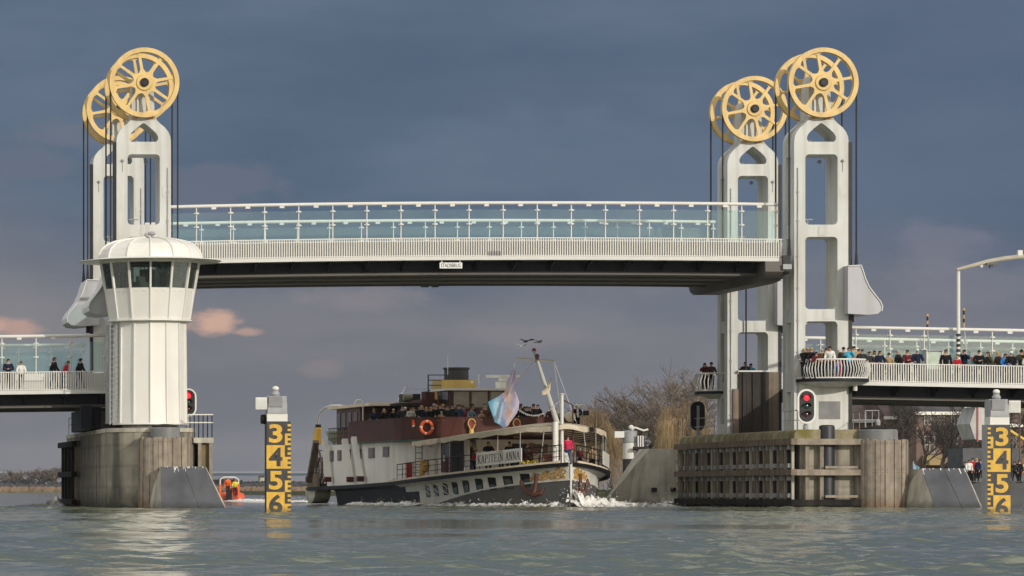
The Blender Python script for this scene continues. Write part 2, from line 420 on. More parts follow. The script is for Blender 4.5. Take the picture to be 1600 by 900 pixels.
# tail cables under the span at the far right corner
o = MB().tube([(X(1222, YR)-2.2, YR-.2, 5.5), (X(1222, YR)-2.2, YR-.2, TZ(425))], .05, 6).build('tail_cable', M_CABLE, origin=(X(1222, YR)-2.2, YR-.2, 5.5))
tag(o, 'thin black tail cable hanging below the span in front of far right tower', 'cable')

# ================================================================ deck sections (cross-section shared by span and approaches)
YG, YGB, YB = 1.5, 15.25, 16.75
def strip(mb, x0, x1, zf, y0, y1, za, zb, n=24):
    vs = []
    for i in range(n+1):
        a = x0 + (x1-x0)*i/n; z = zf(a); vs += [(a,y0,z+za),(a,y1,z+za),(a,y1,z+zb),(a,y0,z+zb)]
    fs = [(i*4+j, i*4+(j+1)%4, i*4+4+(j+1)%4, i*4+4+j) for i in range(n) for j in range(4)] + [(0,3,2,1), (n*4, n*4+1, n*4+2, n*4+3)]
    mb.add(vs, fs)
def swept(mb, x0, x1, zf, y, dz, r, n=24, k=10):
    mb.tube([(x0+(x1-x0)*i/n, y, zf(x0+(x1-x0)*i/n)+dz) for i in range(n+1)], r, k)
def deck_section(root, x0, x1, zf, ph=0.0, glass_x0=None, glass_x1=None, up_h=1.02, n=24, rail_h=1.1, x0r=None, x1r=None):
    gx0 = x0 if glass_x0 is None else glass_x0; gx1 = x1 if glass_x1 is None else glass_x1
    mb = MB(); strip(mb, x0, x1, zf, .05, YB-.05, -.14, 0, n); mb.build('deck', M_STEELG, root)
    mb = MB(); strip(mb, x0, x1, zf, -.06, .048, -.17, .035, n); mb.build('edge_beam', M_WHITE, root)
    mb = MB(); strip(mb, x0, x1, zf, .30, 1.45, .003, .09, n); mb.build('footway', M_STEELG, root)
    mb = MB(); strip(mb, x0, x1, zf, 1.6, 15.15, -.80, -.141, n)
    strip(mb, x0, x1, zf, 1.6, 2.0, -.90, -.801, n)
    for yy in (5.2, 9.0, 13.0): strip(mb, x0, x1, zf, yy, yy+.5, -.90, -.801, n)
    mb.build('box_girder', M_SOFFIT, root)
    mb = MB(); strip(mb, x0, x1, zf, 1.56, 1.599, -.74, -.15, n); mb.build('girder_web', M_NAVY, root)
    k = max(2, int((x1-x0)/1.92))
    for i in range(k):
        mb = MB()
        a = x0 + .5 + (x1-x0-.8)*i/(k-1)
        z = zf(a)
        mb.prism([(.12, z-.141), (1.555, z-.141), (1.555, z-.72), (1.3, z-.6), (.12, z-.24)], 'yz', a-.05, a+.05)
        mb.build('bracket', M_NAVY, root)
    # outer baluster railings, front and back
    for yy, m in ((.2, 0), (YB-.2, 1)):
        mb = MB(); dx = .134
        a = (x0 if x0r is None else x0r) + .06
        while a < (x1 if x1r is None else x1r) - .05:
            z = zf(a)
            mb.box(a-.026, a+.026, yy-.03, yy+.03, z+.04, z+rail_h-.05)
            a += dx
        strip(mb, x0 if x0r is None else x0r, x1 if x1r is None else x1r, zf, yy-.05, yy+.05, rail_h-.05, rail_h, n)
        strip(mb, x0 if x0r is None else x0r, x1 if x1r is None else x1r, zf, yy-.04, yy+.04, .07, .11, n)
        mb.build('railing', M_RAIL, root)
    pitch = 1.915
    for yy in (YG, YGB):
        mb = MB(); strip(mb, gx0, gx1, zf, yy-.03, yy+.03, 0.002, up_h, n); mb.build('upstand', M_WHITE, root)
        mb = MB(); swept(mb, gx0, gx1, zf, yy-.05, 3.12, .095, n)
        a = gx0 + ph + pitch/2
        while a < gx1 - .1:
            mb.box(a-.13, a+.13, yy-.16, yy-.04, zf(a)+2.93, zf(a)+3.05); a += pitch
        mb.build('handrail', M_RAIL, root)
        a = gx0 + ph; xs = []
        while a < gx1 - .05:
            xs.append(a); a += pitch
        for a in xs:
            z = zf(a)
            mb = MB().box(a-.026, a+.026, yy-.05, yy+.05, z+up_h, z+3.05)
            for q in (1.95, 2.72): mb.lathe([(0, -.05), (.1, -.05), (.1, .05), (0, .05)], a, yy-.05, 10, cz=z+q); mb.box(a-.15, a+.15, yy-.06, yy-.045, z+q-.03, z+q+.03)
            mb.build('glass_post', M_RAIL, root)
        ed = [gx0] + xs + [gx1]
        for a, b in zip(ed, ed[1:]):
            if b - a < .3: continue
            mb = MB(); p = [(a+.05, yy-.008), (b-.05, yy-.008), (b-.05, yy+.008), (a+.05, yy+.008)]
            mb.hexa([(x, y, zf(x)+up_h+.02) for x, y in p] + [(x, y, zf(x)+2.76) for x, y in p]); mb.build('glass_panel', M_GLASS, root)

# ---- the raised span
XS0, XS1 = 23.42, 57.55
q = quad3((X(270, 1.5), Z(323.4, 1.5)), (X(800, 1.5), Z(317.1, 1.5)), (X(1220, 1.5), Z(319.8, 1.5)))
zspan = lambda x: q(x) - 3.12
M_BACK = mat('railing_backing', (.40, .395, .375), .55, var=.08, scale=.5, streak=.2, streak_col=(.25,.24,.2))
span = thing('lift_span', 'raised bridge span between the towers with glass screens and white railing', 'bridge span', ((XS0+XS1)/2, 8.4, 13.97))
deck_section(span, XS0, XS1, zspan, ph=1.47, n=36)
mb = MB(); strip(mb, XS0+.03, XS1-.03, zspan, .262, .28, .115, .90, 36); mb.build('backing_panel', M_BACK, span)
for xe in (XS1-1.15, XS0+.05):
    mb = MB(); z = zspan(xe+.5)
    prof = [(-.25, z-.18), (-.25, z-.75), (.1, z-1.05), (.9, z-1.22), (2.5, z-1.30), (14.3, z-1.30), (15.9, z-1.22), (16.7, z-1.0), (17.0, z-.7), (17.0, z-.18)]
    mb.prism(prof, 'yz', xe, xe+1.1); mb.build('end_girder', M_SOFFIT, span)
for xe in (XS1+.02, XS0-.02):
    for yy in (-.1, 16.6):
        z = zspan(xe)
        mb = MB().box(xe-.2, xe+.2, yy-.25, yy+.2, z-.35, z+.15); mb.lathe([(.13, -.9), (.2, -.8), (.2, -.7), (.1, -.7)], xe, yy, 10, cz=z)
        a = mb.build('cable_anchor', M_BLACK, span)
        MB().box(xe-.24, xe+.24, yy-.36, yy-.26, z-.62, z-.34).build('anchor_lamp', M_STEELG, a)
# name plate
ys = .06; xa, xb = X(687, ys), X(722, ys)
sg = MB().box(xa, xb, ys-.03, ys, Z(419.3, ys), Z(410.3, ys)); sg.box(xa+.1, xa+.14, ys-.02, ys-.005, Z(410.4, ys), Z(403, ys)); sg.box(xb-.14, xb-.1, ys-.02, ys-.005, Z(410.4, ys), Z(403, ys))
sp = sg.build('name_plate', mat('sign_white', (.8, .8, .78), .4, var=.04), span)
v, f, w, h = text_geo('STADSBRUG', .3, .006, .003)
sc = (xb-xa-.12)/w; szz = .225/h
MB().add([((xa+xb)/2 + p[0]*sc, ys-.036-p[2], (Z(419.3, ys)+Z(410.3, ys))/2 + p[1]*szz) for p in v], f).build('lettering', M_GAUGEK, sp)
for a, b in ((659, 670), (676, 685)):
    MB().box(X(a, 14), X(b, 14), 13.8, 14.4, Z(448.5, 14), Z(445, 14)+.12).build('navigation_lamp', M_BLACK, span)
for i in range(5): 
    xx = X(766+4*i, .1); MB().box(xx-.04, xx+.04, .06, .16, Z(398, .1), Z(392, .1)).build('fixing_block', M_STEELG, span)

# ---- approaches
def cabinet():
    Y = 1.05; x0, x1 = X(1446, Y), X(1472, Y); zf = zr_pre(x0)
    k = thing('display_cabinet', 'pale green glass display cabinet on the right approach between two men', 'cabinet', ((x0+x1)/2, Y, zf))
    MB().box(x0, x1, Y-.2, Y+.2, zf, zf+.25).build('base', M_STEELG, k)
    for xx in (x0, x1-.05): MB().box(xx, xx+.05, Y-.2, Y+.2, zf+.251, zf+1.85).build('corner_post', M_RAIL, k)
    MB().box(x0+.055, x1-.055, Y-.14, Y+.14, zf+.255, zf+1.8).build('glass_body', mat('cabinet_glass', (.38, .46, .40), .15, var=.25, scale=2), k)
    MB().box(x0-.03, x1+.03, Y-.23, Y+.23, zf+1.855, zf+1.93).build('lid', M_STEELG, k)
zr_pre = lambda x: 7.0 - .019*(x - 61.2)
cabinet()
zr = lambda x: 7.0 - .019*(x - 61.2)
zl = lambda x: 6.54 + .012*(x - X(170))
XA0, XA1 = 61.35, 80.0
ra = thing('approach_bridge', 'right approach bridge lined with spectators behind a white baluster railing', 'bridge', (66, 8.4, 7.0), group='fixed approach bridges')
deck_section(ra, XA0, XA1, zr, ph=.6, n=12)
XB0, XB1 = 6.0, X(172)
la = thing('approach_bridge', 'left approach bridge with five walkers behind its baluster railing', 'bridge', (13, 8.4, 6.5), group='fixed approach bridges')
deck_section(la, XB0, XB1, zl, ph=.3, n=12)
# dark stained cladding that closes the foot of the far right tower, with a pale sill
wt_ = [o for o in COL.objects if o.name.startswith('lift_tower') and abs(o.location.x-AXR) < .1 and o.location.y > 10][0]
mb = MB(); n = 9; xa, xb = AXR-.86, AXR+.90
for i in range(n):
    a = xa + (xb-xa)*i/n; d = (.0, .10, .05)[i % 3]
    mb.box(a, a+(xb-xa)/n-.004, YR-.16-d, YR-.004, 4.25, 8.0)
mb.build('stained_cladding', M_WALLDARK, wt_)
for a, b, zt in ((AXR-1.22, AXR-.865, 7.0), (AXR+.905, AXR+1.50, 8.0)):
    MB().box(a, b, YR-.12, YR-.004, 4.25, zt).build('brown_pilaster', mat('brown_pilaster', (.20, .155, .115), .85, var=.25, streak=.6, streak_col=(.05, .04, .03)), wt_)
MB().box(AXR-.95, AXR+.98, YR-.30, YR-.003, 8.005, 8.10).build('sill', M_WHITE, wt_)
mb = MB().box(57.0, 61.34, 16.80, 19.4, 6.72, 6.9); mb.build('deck', M_STEELG, ra)
# deck past the left towers
mb = MB().box(XB1+.01, 23.0, 2.42, 14.35, 6.2, 6.54); mb.build('deck', M_STEELG, la)
mb = MB().box(XB1-.9, XB1+.2, 2.0, 15.0, 4.4, 5.6); mb.box(XB1-1.5, XB1-.9, 1.3, 2.0, 4.4, 5.7); mb.build('bearing_beam', M_NAVY, la)
def balcony(root, cx, cy, rx, ry, zf, a0, a1, sgn):
    mb = MB(); n = 36
    for i in range(n+1):
        t = a0 + (a1-a0)*i/n
        def pt(k, z): return (cx + (rx+k)*math.cos(t), cy + (ry+k)*math.sin(t), z)
        mb.tube([pt(.0, zf+.04), pt(.02, zf+.15), pt(.14, zf+.4), pt(.16, zf+.6), pt(.05, zf+.85), pt(.0, zf+1.05)], .03, 5)
    for z, k, r in ((zf+1.07, 0, .05), (zf+.05, 0, .045)):
        mb.tube([(cx+(rx+k)*math.cos(a0+(a1-a0)*i/n), cy+(ry+k)*math.sin(a0+(a1-a0)*i/n), z) for i in range(n+1)], r, 6)
    mb.build('balcony_railing', M_RAIL, root)
    ou = [(cx+(rx+.08)*math.cos(a0+(a1-a0)*i/n), cy+(ry+.08)*math.sin(a0+(a1-a0)*i/n)) for i in range(n+1)]
    fl = MB().prism(ou, 'xy', zf-.16, zf); fl.build('balcony_floor', M_NAVY, root)
    un = MB(); o1 = [(cx+(x-cx)*.93, cy+(y-cy)*.93, zf-.162) for x, y in ou]; o2 = [(cx+(x-cx)*.45, cy+(y-cy)*.45, zf-.42) for x, y in ou]
    m = len(ou); un.add(o1+o2, [(i, i+1, m+i+1, m+i) for i in range(m-1)] + [tuple(range(m, 2*m))]); un.build('balcony_corbel', M_TOWER, root)
ZBAL = Z(592, -1.0)
balcony(ra, X(1304, -.6), -.05, 1.93, 1.75, ZBAL, PI, 2*PI, -1)
balcony(ra, 58.25, 16.9, 1.4, 1.4, 6.9, 0, 2*PI, 1)
# drain pipes / ladder at the right tower foot
# ================================================================ control tower
def control_tower():
    Yc = -3.2; cx = X(234, Yc); n = 14; ph = R(-90-5+360/28*0) 
    zz = lambda py: Z(py, Yc)
    k = thing('control_tower', 'white round bridge control tower with ribbed dome and wide brim', 'control tower', (cx, Yc, 4.35))
    fac = lambda prof, mb, **kw: mb.lathe(prof, cx, Yc, n, phase=ph, **kw)
    sh = MB(); fac([(2.08, zz(664)), (2.08, zz(661)), (2.03, zz(661)), (1.98, zz(600)), (1.97, zz(504))], sh)
    fac([(2.0, zz(504)), (2.34, zz(503)), (2.34, zz(501)), (2.22, zz(500))], sh)
    for i in range(n):
        a = ph + 2*PI*i/n; c, s_ = math.cos(a), math.sin(a)
        sh.bar((cx+2.05*c, Yc+2.05*s_, zz(661)), (cx+1.99*c, Yc+1.99*s_, zz(505)), .05, .09, up=(c, s_, 0))
    sh.build('shaft', M_CTRL, k, smooth=15)
    fl = MB(); fac([(2.22, zz(500)), (2.48, zz(453)), (2.50, zz(452.5)), (2.3, zz(452))], fl)
    for i in range(n):
        a = ph + 2*PI*i/n; c, s_ = math.cos(a), math.sin(a)
        fl.bar((cx+2.24*c, Yc+2.24*s_, zz(500)), (cx+2.50*c, Yc+2.50*s_, zz(453)), .055, .08, up=(c, s_, 0))
        for t in (.3, .7):
            a2 = ph + 2*PI*(i+t)/n; rr = 2.47*math.cos(PI/n)/math.cos(2*PI*(t-.5)/n)
            fl.bar((cx+(rr+.01)*math.cos(a2-.03), Yc+(rr+.01)*math.sin(a2-.03), zz(457)), (cx+(rr+.01)*math.cos(a2+.03), Yc+(rr+.01)*math.sin(a2+.03), zz(457)), .035, .04)
    fl.build('flared_wall', M_CTRL, k, smooth=15)
    mu = MB()
    for i in range(n):
        a = ph + 2*PI*i/n; c, s_ = math.cos(a), math.sin(a)
        mu.bar((cx+2.50*c, Yc+2.50*s_, zz(453)), (cx+2.76*c, Yc+2.76*s_, zz(409)), .10, .12, up=(c, s_, 0))
    fac([(2.70, zz(413)), (2.80, zz(412)), (2.82, zz(406))], mu)
    mu.build('mullion', M_CTRL, k, smooth=15)
    for i in range(n):
        a, b = ph + 2*PI*i/n, ph + 2*PI*(i+1)/n
        r0, r1 = 2.46, 2.70
        MB().add([(cx+r0*math.cos(a), Yc+r0*math.sin(a), zz(452.8)), (cx+r0*math.cos(b), Yc+r0*math.sin(b), zz(452.8)), (cx+r1*math.cos(b), Yc+r1*math.sin(b), zz(411)), (cx+r1*math.cos(a), Yc+r1*math.sin(a), zz(411))], [(0,1,2,3)]).build('window_pane', M_WINDOW, k, smooth=0)
    br = MB(); br.lathe([(2.6, zz(406.5)), (3.88, zz(409.6)), (3.92, zz(409.2)), (3.88, zz(408.6)), (2.8, zz(404.5))], cx, Yc, 48); br.build('brim', M_CTRL, k)
    dm = MB(); prof = [(2.86, zz(406)), (2.82, zz(399)), (2.68, zz(391)), (2.40, zz(384)), (1.95, zz(378.5)), (1.3, zz(374.5)), (.6, zz(372.5)), (0.02, zz(372))]
    fac(prof, dm)
    for i in range(n):
        a = ph + 2*PI*i/n; c, s_ = math.cos(a), math.sin(a)
        dm.tube([(cx+(r+.02)*c, Yc+(r+.02)*s_, z+.02) for r, z in prof[:-1]], .05, 5)
    dm.build('dome_roof', M_CTRL, k, smooth=15)
    rd = MB().lathe([(.05, 0), (.05, .25)], cx+.1, Yc, 8, cz=zz(372)); rd.sphere((cx+.1, Yc, zz(365)), .22, .22, .12); rd.sphere((cx-.2, Yc-.1, zz(367)), .11); rd.tube([(cx-.2, Yc-.1, zz(373)), (cx-.2, Yc-.1, zz(367))], .03, 6)
    rd.tube([(cx+.2, Yc-.2, zz(371)), (cx+.9, Yc-.6, zz(372.5)), (cx+1.3, Yc-.9, zz(375))], .04, 6)
    rd.build('radar_dome', M_STEELG, k)
    ins = MB(); ins.lathe([(0, zz(452)), (2.3, zz(452))], cx, Yc, n); ins.lathe([(0, zz(408)), (2.65, zz(408))], cx, Yc, n); ins.build('cabin_floor', mat('cabin_lining', (.14, .13, .11), .8), k)
    fu = MB().box(cx-.4, cx+.35, Yc+.5, Yc+1.5, zz(452), zz(420)); fu.box(cx+.9, cx+1.7, Yc+.2, Yc+1.2, zz(451), zz(415)); fu.box(cx-1.2, cx-.2, Yc-1.6, Yc-1.1, zz(451), zz(443)); fu.box(cx-.9, cx-.4, Yc-1.5, Yc-1.4, zz(443), zz(434))
    fu.build('cabin_furniture', mat('cabin_furniture', (.22, .21, .17), .7), k)
    lad = MB()
    lx0, lx1, ly = cx-2.2, cx-1.75, Yc-.8
    for xx in (lx0, lx1): lad.tube([(xx-.06, ly, zz(664)), (xx-.06, ly, zz(505))], .035, 6)
    z = zz(660)
    while z < zz(506): lad.tube([(lx0-.06, ly, z), (lx1-.06, ly, z)], .02, 5); z += .3
    lad.build('ladder', M_STEELG, k)
    bx = MB().box(cx-2.35, cx-1.9, Yc+.0, Yc+.9, zz(662), zz(508)); bx.build('service_duct', M_STEELG, k)
control_tower()

def signal(px, py, Y, label, lit=True, h=54, w=29, zbase=4.25):
    cx, cz = X(px, Y), Z(py, Y); s = D(Y)/FPX
    k = thing('signal_light', label, 'signal light', (cx, Y, zbase), group='oval shipping signals')
    hw, hh = w*s/2, h*s/2
    o = rrect(cx-hw, cx+hw, cz-hh, cz+hh, hw*.98, 8); i = rrect(cx-hw*.80, cx+hw*.80, cz-hh*.895, cz+hh*.895, hw*.78, 8)
    sgn = 1 if lit else -1
    MB().prism(o, 'xz', Y-.06, Y+.06, [i]).build('signal_rim', M_RAIL if lit else M_BLACK, k)
    MB().prism(i, 'xz', Y-.045, Y+.055).build('signal_board', M_BLACK, k)
    pb = MB().box(cx-.07, cx+.07, Y+.06 if lit else Y-.2, Y+.2 if lit else Y-.06, zbase, cz+hh*.7); pb.lathe([(.14, 0), (.14, .3), (.06, .35)], cx, Y+.13*sgn, 10, cz=zbase); pb.build('signal_post', M_STEELG, k)
    if lit:
        for j, (dz, m) in enumerate(((.50, M_REDLAMP), (0, mat('dark_green_lens', (.005, .03, .02), .2)), (-.48, mat('dark_red_lens', (.05, .008, .006), .2)))):
            z = cz + dz*hh
            lp = MB().lathe([(0, -.09), (.07, -.085), (.155, -.055)], cx, Y, 16, axis='y', cz=z).build('lamp', m, k)
            hd = MB().lathe([(.20, -.05), (.21, -.28)], cx, Y, 12, a0=R(0), a1=R(180), axis='y', cz=z).build('lamp_hood', M_BLACK, k)
signal(1260, 635, -2.6, 'red signal light on the right pier before the tall tower')
signal(294, 629, -1.2, 'red signal light half hidden behind the white control tower', h=44, w=26)
signal(1090, 650, 20.5, 'black back of a signal board at the far end of right pier', lit=False, h=46, w=22)

# ================================================================ right pier
def right_pier():
    k = thing('bridge_pier', 'long right pier with timber fender walings and mossy concrete rim', 'bridge pier', (59.6, 9, 0), group='bridge piers')
    y0, y1 = -3.0, 22.6; xl, xr = 57.55, 62.0
    MB().prism([(xl, y0), (xr, y0), (xr, y1-2), (xr-1.5, y1), (xl+1.2, y1), (xl, y1-1)], 'xy', -1.5, 3.72).build('pier_body', M_CONC, k)
    mb = MB(); x = xl-.32
    mb.prism([(x, 3.70), (x, 4.05), (x+.1, 4.22), (x+.3, 4.3), (xr+.05, 4.3), (xr+.05, 3.70)], 'xz', y0-.1, y1+.05)
    mb.build('pier_cap', M_MOSS, k)
    xs = xl-.55
    for za in (3.46, 1.78, .12):
        m = M_TIMBER if za > 1 else M_RUBBER
        MB().box(xs-.12, xs+.18, y0-.72, y1, za, za+.34).build('waling', m, k)
        MB().box(xs+.185, xr-.4, y0-.72, y0-.44, za, za+.32).build('waling', m if za < 1 else M_TIMBERL, k)
    MB().box(xl-.012, xl-.003, y0+.05, y1-1.1, -.6, 3.69).build('recess_shade_sheet', mat('recess_shade', (.022, .019, .016), .9, var=.4, streak=.5, streak_col=(.07, .06, .045)), k)  # added dark sheet: shade of the gaps between fender posts put into the colour
    yy = y0+.3; i = 0
    while yy < y1-.3:
        MB().box(xs+.19, xs+.33, yy, yy+.16, -.6, 3.45).build('fender_post', M_TIMBERL if i % 3 else M_CONCL, k)
        if i % 2 == 0: 
            MB().box(xs+.40, xs+.535, yy+.45, yy+1.35, -.6, 3.44).build('rubber_fender', M_RUBBER, k)
        else:
            MB().box(xs+.26, xl-.02, yy+.60, yy+1.3, -.6, 3.44).build('concrete_rib', mat('rib_brown', (.20, .165, .115), .85, var=.3, streak=.6, streak_col=(.05, .045, .03), moss=.35, moss_col=(.09, .085, .03), lowdirt=(0, .8, (.03, .03, .02), .9)), k)
        for zb in (3.2, 2.2, 1.5, .55):
            if len(k.children) < 150: MB().box(xs+.05, xs+.19, yy+.18, yy+.5, zb, zb+.24).build('fender_bracket', M_STEELG, k)
        yy += 1.45; i += 1
    for xx in (57.75, 58.55, 60.55): MB().box(xx, xx+.2, y0-.43, y0-.02, -.6, 3.7).build('fender_post', M_TIMBERL, k)
    for za in (.55, 2.15): MB().box(58.76, 60.54, y0-.72, y0-.60, za, za+.14).build('waling', M_TIMBERL, k)
    bp = MB().lathe([(.42, -1), (.42, 4.42), (.40, 4.5), (.3, 4.55), (0, 4.55)], X(1292, -2.95), -2.95, 20)
    bp.build('round_pile', mat('pile_black', (.014, .016, .022), .5, var=.3), k)
    rl = MB()   # thin service railings on the pier top
    def rail(pts, h=1.05, m=rl):
        for a, b in zip(pts, pts[1:]):
            n = max(1, int((Vector(b)-Vector(a)).length/1.1))
            for i in range(n+1):
                p = Vector(a).lerp(Vector(b), i/n); m.tube([p, p+Vector((0,0,h))], .022, 5)
            for q in (h, h*.5): m.tube([Vector(a)+Vector((0,0,q)), Vector(b)+Vector((0,0,q))], .022, 5)
    rail([(57.5, -2.8, 4.3), (57.5, .2, 4.3)]); rail([(58, 17.2, 4.3), (57.5, 21.5, 4.3), (59, 22.4, 4.3)]); rail([(61.2, -2.8, 4.3), (61.95, -2.8, 4.3), (61.95, 2, 4.3), (61.95, 14, 4.3)])
    rl.build('service_railing', M_STEELG, k)
    lt = MB().tube([(61.35, -.4, 6.5), (61.35, -.4, 6.85)], .12, 10); lt.build('bulkhead_lamp', M_RAIL, k)
right_pier()
def dolphin(px, Y, py, r, label, coff, cr, lampon):
    cx = X(px, Y); zt = Z(py, Y)
    k = thing('mooring_dolphin', label, 'mooring dolphin', (cx, Y, 0), group='round sheet pile dolphins')
    mb = MB(); n = 34
    for i in range(n):
        a = 2*PI*i/n; d = .06 if i % 2 else 0
        c, s_ = math.cos(a), math.sin(a); t = Vector((-s_, c, 0)); q = Vector((c, s_, 0)); hw = PI*r/n*.93
        p = Vector((cx, Y, 0)) + q*(r+d); zz = zt + random.uniform(-.05, .05)
        pts = [p-t*hw-q*.12, p+t*hw-q*.12, p+t*hw, p-t*hw]
        mb.hexa([tuple(v+Vector((0,0,-1))) for v in pts] + [tuple(v+Vector((0,0,zz))) for v in pts])
        for z in (zt-.2, 1.95, 2.12): mb.sphere(tuple(p+q*.01+Vector((0,0,z))), .035, nu=5, nv=3)
    mb.lathe([(0, zt-.12), (r-.05, zt-.12), (r-.05, -1)], cx, Y, 30)
    mb.build('sheet_piles', M_TIMBERL, k)
    MB().lathe([(cr, zt-.1), (cr, zt+.5), (cr-.07, zt+.56), (.5, zt+.60), (0, zt+.62)], cx+coff, Y, 28).build('cap', mat('cap_grey', (.15, .152, .155), .5, var=.2, streak=.3, streak_col=(.3, .3, .28)), k)
    MB().lathe([(cr-.1, zt+.565), (cr-.08, zt+.62), (.45, zt+.72), (0, zt+.75)], cx+coff, Y, 28).build('cap_cover', M_RUBBER, k)
    if not lampon: return
    lm = MB().lathe([(.12, zt+.8), (.14, zt+1.0), (.08, zt+1.1), (0, zt+1.15)], cx+coff, Y, 12); lm.build('lamp', M_STEELG, k)
dolphin(1379, -3.3, 687, 1.30, 'round timber sheet pile dolphin with a grey cap beside right pier', -.25, 1.05, True)
dolphin(258, -6.9, 684, 1.38, 'round sheet pile dolphin at the foot of the white control tower', 0, .80, False)

# ================================================================ left pier
def left_pier():
    cx = AXL-.05; k = thing('bridge_pier', 'left pier with rounded streaked concrete nose under control tower', 'bridge pier', (cx, 6, 0), group='bridge piers')
    r = 2.42; yc = -4.0; ye = 22.0
    ou = [(cx+r, ye), (cx-r, ye)] + [(cx - r*math.cos(PI*i/28), yc - r*math.sin(PI*i/28)) for i in range(29)]
    MB().prism(ou, 'xy', -1.5, 4.12).build('pier_body', M_CONC, k)
    o2 = [(cx+(r+.05), ye+.05), (cx-(r+.05), ye+.05)] + [(cx-(r+.05)*math.cos(PI*i/28), yc-(r+.05)*math.sin(PI*i/28)) for i in range(29)]
    MB().prism(o2, 'xy', 4.12, 4.34).build('pier_cap', M_CONCL, k)
    # service platform on the channel side
    xa, xb = X(300, -4.5), X(331, -4.5)
    MB().box(cx+r-.2, xb, -5.3, -2.2, Z(692, -5), Z(684, -5)).build('platform_slab', M_CONCL, k)
    for xx in (xb-.15, xb-.75): 
        for yy in (-5.2, -2.6): MB().box(xx-.09, xx+.09, yy-.09, yy+.09, -1, Z(692, -5)).build('platform_leg', M_TIMBERL, k)
    MB().box(xb-.7, xb-.2, -5.0, -2.7, .6, 3.5).build('rubber_fender', mat('fender_ochre', (.24, .19, .09), .8, var=.3, streak=.5), k)
    hr = MB(); zb = Z(684, -5)
    xs = [X(296, -5)+ (xb-X(296, -5)-.08)*i/5 for i in range(6)]
    for xx in xs: hr.tube([(xx, -5.2, zb), (xx, -5.2, zb+1.25)], .035, 6)
    hr.build('railing_posts', M_BLACK, k)
    ht = MB()
    for q in (1.25, .82): ht.tube([(xs[0]-.1, -5.2, zb+q), (xb-.05, -5.2, zb+q)], .04, 6); ht.tube([(xb-.05, -5.2, zb+q), (xb-.05, -2.4, zb+q)], .04, 6)
    ht.build('railing_bars', M_RAIL, k)
    # land side fender frame
    xs_ = cx-r-.34
    for za in (3.55, 1.75, .1): MB().box(xs_-.2, xs_+.12, 12, 22.2, za, za+.32).build('waling', M_RUBBER, k)
    for yy in (13, 15.4, 17.8, 20.2, 21.8): MB().box(xs_+.13, cx-r-.01, yy-.14, yy+.14, -.6, 3.9).build('fender_post', M_TIMBERL, k)
    for yy in (14.2, 16.6, 19.0, 21.0): MB().box(xs_-.05, xs_+.12, yy-.2, yy+.2, .43, 3.54).build('rubber_fender', M_RUBBER, k)
    h2 = MB()
    for yy in (8, 12.5, 17, 21.5): h2.tube([(cx-r+.1, yy, 4.34), (cx-r+.1, yy, 5.4)], .035, 6)
    for q in (5.4, 5.0): h2.tube([(cx-r+.1, 8, q), (cx-r+.1, 21.5, q)], .03, 6); h2.tube([(cx-r+.1, 21.5, q), (cx-r+1.2, 21.9, q)], .03, 6)
    h2.build('service_railing', M_STEELG, k)
    MB().box(cx-1.9, cx-1.2, -.6, .3, 4.34, 5.9).build('control_cabinet', M_RUBBER, k)
    eq = MB().tube([(cx-2.0, 5, 4.34), (cx-2.0, 5, 6.2)], .12, 8); eq.tube([(cx-1.5, 5, 4.34), (cx-1.5, 5, 6.2)], .12, 8); eq.box(cx-2.2, cx-1.3, 4.4, 5.4, 4.34, 4.9); eq.build('lifting_gear', M_RUBBER, k)
    MB().box(cx-2.1, cx-1.8, 9, 9.4, 4.34, 6.3).build('deck_prop', M_RUBBER, k)
    MB().box(cx-2.2, cx-1.4, 1.2, 2.0, 4.34, 5.4).build('bearing_column', M_WALLDARK, k)
left_pier()

